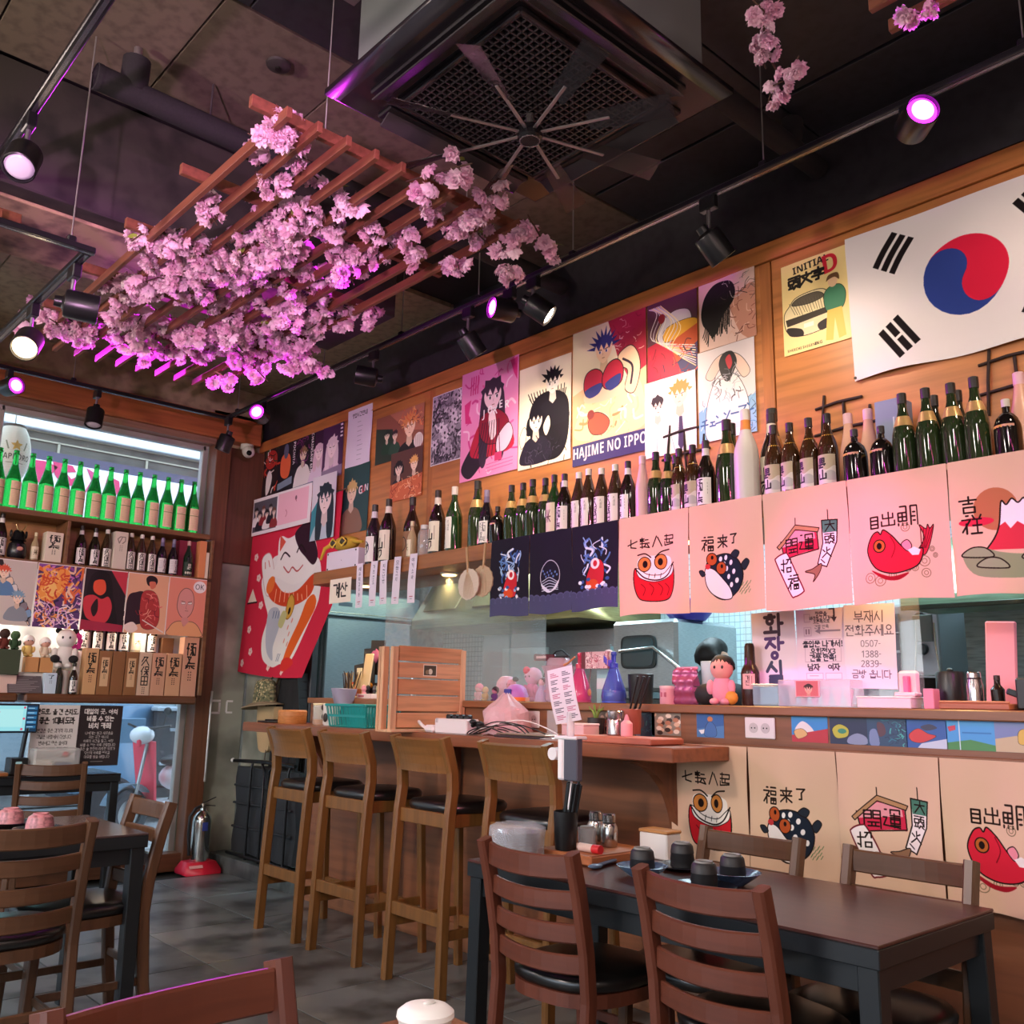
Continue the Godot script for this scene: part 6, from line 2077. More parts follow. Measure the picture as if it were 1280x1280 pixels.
func ledge_things():
	rng.seed = 61
	var Y = 1.2055
	var pk = "e88aa6"
	# dolls at the left
	doll("doll", "little pink doll beside the wooden crate on the ledge", V(3.26, Y, -3.84), -PI / 2, 0.52, "e0a0a8", "efb8b0", "e07a90")
	doll("doll", "little tan-headed doll right of the crate on the ledge", V(3.24, Y, -3.76), -PI / 2, 0.44, "c8a05c", "d8b07c", "")
	simple("pink_cone", "pale pink cone ornament among the dolls on the ledge", "ornament", V(3.3, Y, -3.665), [["cone", lathem("0,0 0.066,0 0.062,0.03 0.05,0.1 0.03,0.125 0,0.13", 20), mat("e6a8bc", 0.5)], ["rim", lathem("0.064,0.0 0.07,0.004 0.064,0.01", 20), mat("d890a8", 0.5)]])
	doll("doll", "violet-dressed small doll before the pale pink cone", V(3.2, Y, -3.64), -PI / 2, 0.42, "6a3a78", "d88aa0", "3a2430")
	var d = doll("plush_doll", "round pink-headed plush doll with a black bow", V(3.24, Y, -3.56), -PI / 2, 0.66, "2a1c20", "ef8fa4", "", "plush toy")
	put("bow", Geo.new().ell(V(0.03, 0.11, 0.0), V(0.02, 0.012, 0.014), 10).done(), mat("1b161a", 0.6), d)
	d = doll("plush_doll", "tall pink plush with a red flower, highest of the ledge dolls", V(3.3, Y, -3.47), -PI / 2, 0.98, "e87aa8", "f0a8c4", "f3b6cc", "plush toy")
	put("flower", Geo.new().ell(V(-0.012, 0.155, 0.03), V(0.022, 0.02, 0.014), 12).done(), mat("e0204c", 0.7), d)
	simple("toy_helmet", "orange and lilac toy house with a blue window on the ledge", "toy", V(3.2, Y, -3.48), [["body", lathem("0,0 0.06,0 0.062,0.03 0.05,0.062 0.03,0.08 0,0.086", 20), mat("c07ac8", 0.5)], ["skirt", lathem("0.05,0 0.068,0.002 0.066,0.02 0.05,0.022", 20), mat("ee7a34", 0.5)], ["side", Geo.new().ell(V(0, 0.03, -0.045), V(0.03, 0.034, 0.03), 12).done(), mat("f0a050", 0.5)], ["window", Geo.new().box(V(-0.058, 0.045, 0.0), V(0.01, 0.03, 0.05), 0.003).done(), mat("3a3f9c", 0.4)]])
	simple("figurine", "slim lilac figurine right of the toy house", "figurine", V(3.26, Y, -3.36), [["gown", lathem("0,0 0.036,0 0.028,0.04 0.016,0.07 0.012,0.08 0,0.08", 16), mat("c8a0d0", 0.5)], ["head", Geo.new().ell(V(0, 0.094, 0), V(0.017, 0.019, 0.017), 12).done(), mat("eab0b8", 0.5)], ["hair", Geo.new().ell(V(0.006, 0.1, 0), V(0.018, 0.018, 0.019), 12).done(), mat("5a3448", 0.6)]])
	# candy jar with headband, tall bottles
	var t = thing("candy_jar", "clear jar of pink sweets wearing a black headband", "jar", V(3.28, Y, -3.26))
	put("jar", lathem("0,0 0.06,0 0.068,0.01 0.07,0.14 0.085,0.165 0.088,0.172 0.066,0.175 0.06,0.2 0.05,0.212 0,0.214", 22), cloudy("e6c0cc", 0.5, 0.15), t)
	for i in 34:
		put("sweet", Geo.new().ell(V(rng.randf_range(-0.045, 0.045), 0.02 + rng.randf() * 0.15, rng.randf_range(-0.045, 0.045)), V(0.014, 0.01, 0.012), 8).done(), mat(["e86a8c", "d8b0b8", "c0607c", "f0c8d0"][i % 4], 0.4), t)
	put("headband", Geo.new().tube([V(-0.02, 0.12, -0.085), V(-0.01, 0.2, -0.07), V(0, 0.245, -0.02), V(0, 0.25, 0.02), V(0, 0.225, 0.06)], 0.004, 8).done(), mat("1d191c", 0.4), t)
	simple("maroon_handle", "maroon printed fan handle lying across the candy jar", "fan", V(3.27, 1.425, -3.33), [["handle", Geo.new().bar(V(0, 0, -0.09), V(0.0, -0.006, 0.05), 0.03, 0.034, 0.006).done(), mat("5e1f2c", 0.4)], ["print", Geo.new().box(V(-0.0165, -0.002, -0.03), V(0.001, 0.012, 0.07)).done(), mat("d8a8a4", 0.5)], ["grip", Geo.new().bar(V(0, -0.006, 0.05), V(0.0, 0.0, 0.15), 0.016, 0.014, 0.004).done(), mat("241a1e", 0.5)]])
	simple("spatula", "orange-handled pick leaning over the candy jar", "pick", V(3.24, 1.39, -3.16), [["stick", Geo.new().tube([V(0.02, -0.01, -0.05), V(0, 0.0, 0.0), V(-0.01, 0.028, 0.055)], 0.007, 8, 0.004).done(), mat("d88a5c", 0.5)], ["tip", Geo.new().ell(V(0.02, -0.01, -0.055), V(0.012, 0.01, 0.016), 10).done(), mat("b03a3c", 0.5)]])
	for k in 2:
		var z = [-3.11, -2.895][k]
		var col = [["e0407c", "b8446c", "cc3456"], ["3a3fb8", "4a5ac8", "2c34a4"]][k]
		t = thing("teardrop_bottle", ["pink teardrop plastic bottle with a pink spout cap on the ledge", "blue teardrop plastic bottle with a blue spout cap on the ledge"][k], "bottle", V(3.27, Y, z))
		put("bottle_body", lathem("0,0 0.05,0 0.054,0.006 0.058,0.03 0.054,0.06 0.04,0.1 0.026,0.14 0.018,0.165 0,0.165", 24), cloudy(col[0], 0.62, 0.12), t)
		put("liquid", lathem("0,0.004 0.048,0.004 0.053,0.03 0.05,0.055 0,0.056", 20), mat(["c87ab0", "8cb8e0"][k], 0.3), t)
		put("cap", lathem("0.02,0.16 0.02,0.18 0.011,0.184 0.011,0.215 0.014,0.22 0.012,0.232 0,0.236", 16), mat(col[2], 0.35), t)
		put("base_ring", lathem("0.05,0 0.056,0.002 0.056,0.008", 20), mat(col[1], 0.4), t)
		if k == 1:
			put("ribbon", Geo.new().sheet(8, 3, 0.001, func(u, v): return V(-0.02 - 0.02 * sin(u * 8.0), 0.205 - v * 0.03 + 0.012 * sin(u * 11.0), (u - 0.5) * 0.08)).done(), mat("4a48c0", 0.6), t)
			put("tulle", Geo.new().ell(V(0, 0.215, -0.03), V(0.03, 0.03, 0.026), 10).done(), cloudy("f0dce4", 0.7, 0.6), t)
	# printed case hanging at the bottle's neck
	t = thing("printed_case", "pink printed case propped between the pink and blue bottles", "case", V(3.24, 1.362, -2.99), -PI / 2)
	var p = Pic.new(100, 48, 4, "d8b0b4")
	scrawl(p, 60, [C("e8d0d0"), C("b85a6c"), C("f2e6e4"), C("8a5a60")], 1.0, 3.0, 0, 0, 100, 48, 18)
	p.rect(0, 0, 16, 48, "6a3038")
	put("case", Geo.new().sheet(2, 2, 0.02, func(u, v): return V((u - 0.5) * 0.165, (1.0 - v) * 0.078, 0.0)).done(), texmat(p.tex(), 0.5), t)
	put("wrist_strap", Geo.new().tube([V(-0.03, 0.0, -0.01), V(-0.035, -0.06, -0.005), V(-0.03, -0.1, 0.0)], 0.002, 5).done(), mat("8a4a50", 0.7), t)
	put("charm", Geo.new().ell(V(-0.03, -0.11, 0), V(0.012, 0.016, 0.006), 10).done(), mat("b86a4c", 0.4), t)
	simple("teal_box", "pale teal carton standing behind the blue teardrop bottle", "box", V(3.36, Y, -3.02), [["carton", Geo.new().box(V(0, 0.077, 0), V(0.05, 0.154, 0.085), 0.002).done(), mat("a6d0d2", 0.5)], ["band", Geo.new().box(V(-0.026, 0.09, 0), V(0.001, 0.05, 0.08)).done(), mat("d6e2e2", 0.5)]])
	t = thing("chopstick_cup", "black cup on the ledge right of the blue bottle", "cup", V(3.3, Y, -2.76))
	put("cup", lathem("0,0 0.05,0 0.052,0.006 0.058,0.13 0.055,0.132 0.05,0.01 0,0.01", 22), mat("17171a", 0.4), t)
	t = thing("brown_cup", "terracotta cup with black chopsticks at the end of the bar", "cup", V(3.04, 1.0815, -2.6))
	put("cup", lathem("0,0 0.042,0 0.046,0.1 0.043,0.102 0.038,0.008 0,0.008", 20), mat("9c5240", 0.5), t)
	for i in 4:
		put("chopstick", Geo.new().tube([V(0.006 * i - 0.012, 0.012, -0.02 + 0.008 * i), V(0.01 * i - 0.01, 0.235, 0.05 + 0.02 * (i % 2) + 0.006 * i)], 0.004, 6, 0.0055).done(), mat("1a1618", 0.35), t)
	simple("pink_tin", "small pink printed tin on the ledge", "tin", V(3.25, Y, -2.565), [["tin", lathem("0,0 0.037,0 0.037,0.074 0,0.075", 20), mat("e0a0b4", 0.4)], ["print", Geo.new().box(V(-0.0345, 0.04, 0.0), V(0.004, 0.02, 0.03), 0.001).done(), mat("c0607c", 0.5)], ["lid", lathem("0.038,0.066 0.039,0.072 0.038,0.077 0,0.078", 20), mat("ecc0cc", 0.35)]])
	t = thing("snack_bag", "shiny pink snack bag standing on the ledge left of the plush boy", "bag", V(3.27, Y, -2.47), -PI / 2)
	put("bag", Geo.new().sheet(12, 14, 0.03, func(u, v): return V((u - 0.5) * (0.11 + 0.012 * sin(v * 9.0)), 0.152 * (1.0 - v), 0.02 + 0.02 * sin(v * PI) + 0.006 * sin(u * 16.0 + v * 7.0) + 0.005 * sin(v * 22.0))).done(), mat("b05a84", 0.18, 0.35), t)
	put("top_seal", Geo.new().box(V(0, 0.152, 0.008), V(0.11, 0.012, 0.004), 0.001).done(), mat("d890b0", 0.25, 0.3), t)
	simple("clear_tumbler", "clear plastic tumbler of pale sticks beside the snack bag", "tumbler", V(3.32, Y, -2.385), [["tumbler", lathem("0,0 0.04,0 0.048,0.18 0.046,0.182 0.038,0.006 0,0.006", 20), cloudy("dfe4ee", 0.4, 0.15)], ["sticks", lathem("0,0.008 0.034,0.008 0.036,0.12 0,0.122", 12), cloudy("d8a8c4", 0.7, 0.4)]])
	# plush boy doll: plain stand-in toy
	d = doll("plush_doll", "plush toy with dark hair and a pink body in front of the tall black bottle", V(3.22, Y, -2.265), -PI / 2 + 0.25, 1.18, "eea0b4", "efa59c", "", "plush toy")
	put("hair", Geo.new().lathe(P2("0.05,0.0 0.048,0.02 0.036,0.04 0.016,0.05 0,0.052"), 18, Transform3D(Basis(V(1, 0, 0), -0.35), V(0, 0.152, -0.008))).done(), mat("1c1416", 0.7), d)
	put("orange_ball", Geo.new().ell(V(0.045, 0.03, 0.02), V(0.026, 0.028, 0.026), 12).done(), mat("e09a3c", 0.6), d)
	put("black_pouch", Geo.new().ell(V(-0.07, 0.042, -0.01), V(0.055, 0.045, 0.035), 14).done(), mat("18161a", 0.7), d)
	t = thing("dark_bottle", "tall dark wrapped bottle with a pink label in front of the wall signs", "bottle", V(3.27, Y, -2.165))
	put("glass_body", lathem("0,0 0.034,0 0.037,0.01 0.037,0.13 0.03,0.15 0.022,0.165 0.02,0.235 0.016,0.247 0,0.25", 20), mat("341a18", 0.25), t)
	p = Pic.new(60, 70, 4, "d8a8a8")
	column(p, "개진", 26, 8, 22, 2.6, "4a2a2c")
	p.rect(44, 10, 3, 40, "8a5a5c")
	put("label", arcm(0.0378, 0.065, 0.125, -1.9, -0.5, 8), texmat(p.tex(), 0.5), t)
	# clear boxes, small framed photograph, dispenser
	simple("clear_box", "teal-tinted clear plastic box under the first notice", "box", V(3.27, Y, -2.07), [["box", Geo.new().box(V(0, 0.04, 0), V(0.09, 0.08, 0.12), 0.006).done(), cloudy("a8c8d0", 0.5, 0.2)], ["lid", Geo.new().box(V(0, 0.082, 0), V(0.095, 0.006, 0.125), 0.002).done(), cloudy("dfe8ee", 0.6, 0.25)]])
	t = thing("straw_box", "clear acrylic box of upright white cups under the notices", "box", V(3.27, Y, -1.86))
	put("acrylic_box", Geo.new().box(V(0, 0.05, 0), V(0.1, 0.1, 0.3), 0.003).done(), cloudy("e6e0ee", 0.3, 0.12), t)
	for i in 6:
		put("cone_cup", lathem("0,0 0.008,0 0.02,0.06 0,0.062", 12), mat("e4dce6", 0.5), t, V(0.0, 0.006, -0.115 + i * 0.046))
	t = thing("framed_photo", "small red framed photo of a person's portrait stuck on the acrylic box", "picture", V(3.214, 1.245, -1.88), -PI / 2)
	p = Pic.new(60, 40, 5, "c86a6a")
	bust(p, 34, 22, 0.8, "3a2420", "e0a890", "5a2430", 4, 16.0)
	put("photo", Geo.new().sheet(1, 1, 0.001, func(u, v): return V((u - 0.5) * 0.09, (1.0 - v) * 0.055, 0.0035)).done(), texmat(p.tex(), 0.4), t)
	put("frame", Geo.new().box(V(0, 0.0275, 0), V(0.1, 0.062, 0.005), 0.001).done(), mat("e8a8b0", 0.4), t)
	simple("white_tray_box", "long white box with a lid at the ledge's back, right of the acrylic box", "box", V(3.3, Y, -1.6), [["box", Geo.new().box(V(0, 0.018, 0), V(0.12, 0.036, 0.2), 0.003).done(), mat("e6d6da", 0.5)], ["lid", Geo.new().box(V(0, 0.038, 0), V(0.124, 0.006, 0.204), 0.002).done(), mat("f0e2e6", 0.4)]])
	simple("tape_dispenser", "pink paper dispenser on top of the long white box", "dispenser", V(3.3, Y + 0.0415, -1.535), [["back", Geo.new().box(V(0.01, 0.045, 0), V(0.02, 0.09, 0.075), 0.008).done(), mat("eec0cc", 0.4)], ["holder", Geo.new().box(V(-0.008, 0.04, 0), V(0.02, 0.066, 0.022), 0.004).done(), mat("ee6a98", 0.4)], ["foot", Geo.new().box(V(-0.004, 0.008, 0), V(0.05, 0.014, 0.08), 0.004).done(), mat("eec0cc", 0.4)]])
	simple("pink_box", "narrow pink carton left of the black pot", "box", V(3.26, Y, -1.436), [["carton", Geo.new().box(V(0, 0.033, 0), V(0.05, 0.066, 0.036), 0.002).done(), mat("e88aa4", 0.5)], ["flap", Geo.new().box(V(0, 0.0675, 0), V(0.05, 0.002, 0.034)).done(), mat("f0a8bc", 0.5)]])
	simple("black_canister", "tall black canister behind the narrow pink carton", "canister", V(3.36, Y, -1.41), [["canister", lathem("0,0 0.046,0 0.048,0.006 0.048,0.122 0.044,0.13 0,0.132", 22), mat("1c1c20", 0.35)], ["lid_knob", Geo.new().ell(V(0, 0.135, 0), V(0.012, 0.008, 0.012), 10).done(), mat("2a2a2e", 0.3)]])
	simple("tray_board", "orange wooden tray board on the ledge under the steel tumbler", "tray", V(3.24, Y, -1.26), [["board", Geo.new().box(V(0, 0.011, 0), V(0.16, 0.02, 0.22), 0.003).done(), wood("c07050", 2)], ["lip", Geo.new().box(V(-0.076, 0.024, 0), V(0.008, 0.008, 0.22), 0.002).done(), wood("c07050", 2)]])
	simple("steel_tumbler", "polished steel tumbler on the orange tray board", "tumbler", V(3.22, Y + 0.0285, -1.275), [["body", lathem("0,0 0.025,0 0.026,0.05 0.021,0.068 0.021,0.09 0.018,0.094 0,0.095", 20), mat("d0c4c6", 0.15, 1.0)], ["seal_ring", lathem("0.0212,0.07 0.022,0.072 0.0212,0.075", 20), mat("2a2022", 0.4)]])
	simple("dark_bottle", "small dark brown sauce bottle beside the steel tumbler", "bottle", V(3.25, Y + 0.0215, -1.215), [["glass_body", lathem("0,0 0.02,0 0.021,0.045 0.01,0.06 0.009,0.08 0,0.082", 16), mat("241614", 0.15)], ["cap", lathem("0.01,0.075 0.01,0.09 0,0.092", 12), mat("3a1c20", 0.4)]])
	simple("black_stand", "black sauce dispenser at the photo's right edge on the ledge", "dispenser", V(3.24, Y + 0.002, -1.08), [["base", Geo.new().box(V(0, 0.05, 0), V(0.1, 0.1, 0.12), 0.006).done(), mat("19181b", 0.4)], ["tower", Geo.new().box(V(0.02, 0.15, 0.02), V(0.05, 0.12, 0.06), 0.005).done(), mat("232126", 0.4)], ["nozzle", Geo.new().bar(V(0, 0.04, -0.05), V(-0.01, 0.06, -0.1), 0.02, 0.02, 0.004).done(), mat("141316", 0.4)]])
	simple("cutting_board", "tall pink plastic cutting board leaning behind the steel tumbler", "cutting board", V(3.395, Y, -1.25), [["board", Geo.new().box(V(0, 0.15, 0), V(0.015, 0.3, 0.1), 0.005, Basis(V(1, 0, 0), 0.06)).done(), mat("ec96b4", 0.5)], ["foot", Geo.new().box(V(0.005, 0.006, 0), V(0.03, 0.012, 0.11), 0.003).done(), mat("d880a0", 0.5)]])
	# notices on a clear screen
	simple("acrylic_screen", "clear acrylic screen standing on the ledge behind the notices", "screen", V(3.33, Y, -1.86), [["screen", Geo.new().box(V(0, 0.345, 0), V(0.005, 0.69, 0.74)).done(), glassm("f4f8f8", 0.05)], ["foot", Geo.new().box(V(0, 0.006, 0), V(0.03, 0.012, 0.74), 0.002).done(), cloudy("e0e6ea", 0.5, 0.2)]])
	p = Pic.new(70, 105, 5, "dcc8e2")
	for i in 3:
		glyph(p, "화장실"[i], 20, 3 + i * 33, 31, 5.0, ["3a2440", "4a2a6c", "3a3a5c"][i])
	var zs = [-2.02, -1.815, -1.615]
	tag(put("notice", sheetm(0.2, 0.3, 0.0008, 0.003, 4, 4), texmat(p.tex(), 0.5), self, V(3.318, 1.43, zs[0] - 0.06), V(0, -PI / 2, 0.02)), "lilac notice with three big Korean characters in a column", "notice")
	p = Pic.new(70, 105, 5, "dec4e0")
	p.rect(12, 6, 10, 12, "c8a8cc")
	p.rect(13.5, 7.5, 7, 9, "dec4e0")
	p.rect(11, 24, 12, 13, "c8a8cc")
	p.rect(12.5, 25.5, 9, 10, "dec4e0")
	p.rect(14, 27, 2, 7, "8a6a8c")
	p.rect(18, 27, 2, 7, "8a6a8c")
	words(p, "정문을", 38, 4, 6, 0.9, "4a3a58", true)
	words(p, "바라보고 나가서", 38, 10, 5, 0.8, "4a3a58", true)
	words(p, "오른쪽으로", 38, 15, 5, 0.8, "4a3a58", true)
	words(p, "건물 안쪽", 38, 22, 5, 0.7, "7a6a88", true)
	p.rect(49, 0, 8, 2, "3a2a44")
	p.rect(55, 0, 2.4, 14, "3a2a44")
	p.fill("52 12 60 12 56 19", "3a2a44")
	p.rect(34, 29, 30, 2.4, "8c7a9c")
	p.fill("36 26 28 30.2 36 34.4", "8c7a9c")
	for r in [[12, 41, 52, 0.6], [12, 71, 52, 0.6], [12, 41, 0.6, 30], [63.4, 41, 0.6, 30]]:
		p.rect(r[0], r[1], r[2], r[3], "b090b8")
	words(p, "출입문 나가서!", 38, 43, 9, 1.5, "2f2440", true)
	words(p, "우회전X3", 38, 53, 9, 1.5, "2f2440", true)
	words(p, "건물 안쪽!", 38, 62, 8.5, 1.5, "2f2440", true)
	words(p, "남자", 24, 74, 9, 1.5, "2f2440", true)
	words(p, "여자", 53, 74, 9, 1.5, "2f2440", true)
	for x in [13, 40]:
		p.rect(x, 86, 24, 9, "c0a0c4")
		p.rect(x + 1, 87, 22, 7, "e2cce4")
	p.line("18 90 30 90", 1.0, "a890b0")
	tag(put("notice", sheetm(0.205, 0.3, 0.0008, 0.003, 4, 4, 1.0), texmat(p.tex(), 0.5), self, V(3.316, 1.43, zs[1] - 0.06), V(0, -PI / 2, 0.0)), "lilac notice of directions with arrows, between two others", "notice")
	p = Pic.new(70, 105, 5, "dccae6")
	words(p, "부재시", 35, 8, 15, 1.2, "4a3a5c", true)
	words(p, "전화주세요", 35, 26, 14, 1.2, "4a3a5c", true)
	words(p, "0507-", 36, 44, 10, 0.8, "6a5a7c", true)
	words(p, "1388-", 36, 57, 10, 0.8, "5a4a6c", true)
	words(p, "2839-", 36, 69, 10, 0.8, "5a4a6c", true)
	words(p, "금방 옵니다", 36, 82, 10.5, 1.0, "4a3a5c", true)
	tag(put("notice", sheetm(0.2, 0.31, 0.0008, 0.003, 4, 4, 2.0), texmat(p.tex(), 0.5), self, V(3.314, 1.43, zs[2] - 0.06), V(0, -PI / 2, -0.02)), "lilac notice with a telephone number, nearest the black oven", "notice")
	# cards, sockets on the ledge front
	p = Pic.new(480, 62, 4, "3a5a8c")
	p.rect(0, 0, 60, 62, "2f62a4")
	p.fill("0 40 60 30 60 62 0 62", "4a80b8")
	p.fill("4 44 22 40 26 48 10 54", "e8eef0")
	p.ell(30, 14, 6, 7, "c07a4c")
	p.blob("20 34 30 20 42 34 42 58 18 58", "3f70b0", 0.6)
	p.rect(60, 0, 60, 62, "3a8cc8")
	p.blob("66 30 78 12 92 24 96 40 70 44", "e2ded8")
	p.fill("60 46 120 28 120 62 60 62", "b8303c")
	p.blob("64 36 78 30 86 44 70 54", "d8b070", 0.6)
	p.rect(120, 0, 60, 62, "24304c")
	p.blob("124 28 136 16 150 26 148 44 130 48", "b8b83c", 0.8)
	p.ell(140, 32, 7, 6, "3a8c6c")
	p.blob("150 46 164 36 178 44 178 60 150 60", "8a96b0")
	p.rect(180, 0, 60, 62, "2c4a68")
	p.blob("196 10 206 14 208 34 198 40", "5a3a44")
	scrawl(p, 40, [C("4ab0a4"), C("2f7a8c"), C("1c3450")], 0.8, 2.0, 212, 4, 238, 58, 12)
	p.blob("184 30 194 26 198 60 184 60", "7a8cb0")
	p.rect(240, 0, 60, 62, "2f5aa0")
	p.blob("244 34 258 20 272 30 284 36 264 50 248 48", "d03a3c", 0.6)
	p.fill("262 52 300 40 300 62 256 62", "c8d0e0")
	p.blob("262 16 276 10 286 18 270 24", "3a3a50")
	p.rect(300, 0, 60, 62, "4a9cd8")
	p.fill("300 48 330 40 360 50 360 62 300 62", "4a8c4c")
	p.fill("302 14 312 10 312 20 304 24", "c83a4c")
	p.rect(316, 0, 1.5, 62, "cfe0ea")
	p.rect(320, 24, 36, 3, "2f78b8")
	p.rect(360, 0, 60, 62, "7a86b4")
	p.fill("360 36 390 28 420 38 420 62 360 62", "c8b08c")
	p.blob("392 22 400 14 408 24 406 44 392 44", "d8b04c", 0.5)
	p.rect(420, 0, 60, 62, "8c8478")
	for i in 20:
		p.ell(424 + (i * 17) % 52, 6 + (i * 23) % 50, 6, 6, ["d8b89c", "3a302c", "b0785c", "e6d8c8"][i % 4])
	var cards = p.tex(720)
	var nm = ["card of a figure on blue water", "card of a boat on red ground under white cloud", "card of a yellow and green fish-like shape", "card of dark blue woods with teal sparks", "card of a red machine on blue", "card of flags and a bright blue sea", "card of a small yellow figure under a mauve sky", "crowded brown group photo card"]
	var cz = [-2.265, -1.83, -1.68, -1.54, -1.405, -1.265, -1.125, -2.485]
	for i in 8:
		var m = StandardMaterial3D.new()
		m.albedo_texture = cards
		m.uv1_scale = V(1.0 / 8.0, 1, 1)
		m.uv1_offset = V(i / 8.0, 0, 0)
		m.roughness = 0.4
		tag(put("picture_card", sheetm([0.13, 0.145, 0.14, 0.14, 0.135, 0.15, 0.13, 0.15][i], 0.092, 0.0008, 0.0, 2, 2), m, self, V(3.1305, 1.125, cz[i]), V(0, -PI / 2, 0)), nm[i] + " stuck on the ledge front", "card")
	for i in 2:
		var m = StandardMaterial3D.new()
		m.albedo_texture = cards
		m.uv1_scale = V(1.0 / 8.0, 1, 1)
		m.uv1_offset = V(7.0 / 8.0, 0, 0) if i == 0 else V(3.0 / 8.0, 0, 0)
		m.roughness = 0.4
		m.albedo_color = C("ddd0c4")
		tag(put("picture_card", sheetm(0.11, 0.1, 0.0008, 0.0, 2, 2), m, self, V(3.1305, 1.12, [-2.82, -2.6][i]), V(0, -PI / 2, 0)), ["brown photo card on the ledge front behind the steel shaker", "dim photo card on the ledge front behind the terracotta cup"][i], "card")
	for q in [[-2.035, 0.13, "white double wall socket on the ledge front between picture cards"], [-3.295, 0.12, "white square wall socket behind the cables on the bar"]]:
		t = thing("wall_socket", q[2], "socket", V(3.131, 1.123, q[0]), -PI / 2)
		put("plate", Geo.new().box(V(0, 0, 0.004), V(q[1], 0.078, 0.008), 0.003).done(), mat("e6e0dc", 0.35), t)
		for s in [-1, 1]:
			var sw = put("socket_well", Geo.new().cyl(V(s * 0.026, 0, 0.0085), 0.019, 0.002, 18, Basis(V(1, 0, 0), PI / 2)).done(), mat("c8c2be", 0.4), t)
			for k in [-1, 1]:
				put("pin_hole", Geo.new().cyl(V(s * 0.026 + k * 0.007, 0, 0.01), 0.003, 0.001, 8, Basis(V(1, 0, 0), PI / 2)).done(), mat("1a1816", 0.6), sw)
	for q in [[-4.1, 0.82, "white wall socket under the bar behind the stools"]]:
		t = thing("wall_socket", q[2], "socket", V(3.149, q[1], -4.35), -PI / 2)
		put("plate", Geo.new().box(V(0, 0, 0.004), V(0.055, 0.1, 0.008), 0.003).done(), mat("e0dad6", 0.35), t)
		for k in [-1, 1]:
			put("socket_well", Geo.new().cyl(V(0, k * 0.025, 0.0085), 0.014, 0.002, 14, Basis(V(1, 0, 0), PI / 2)).done(), mat("5a5654", 0.4), t)

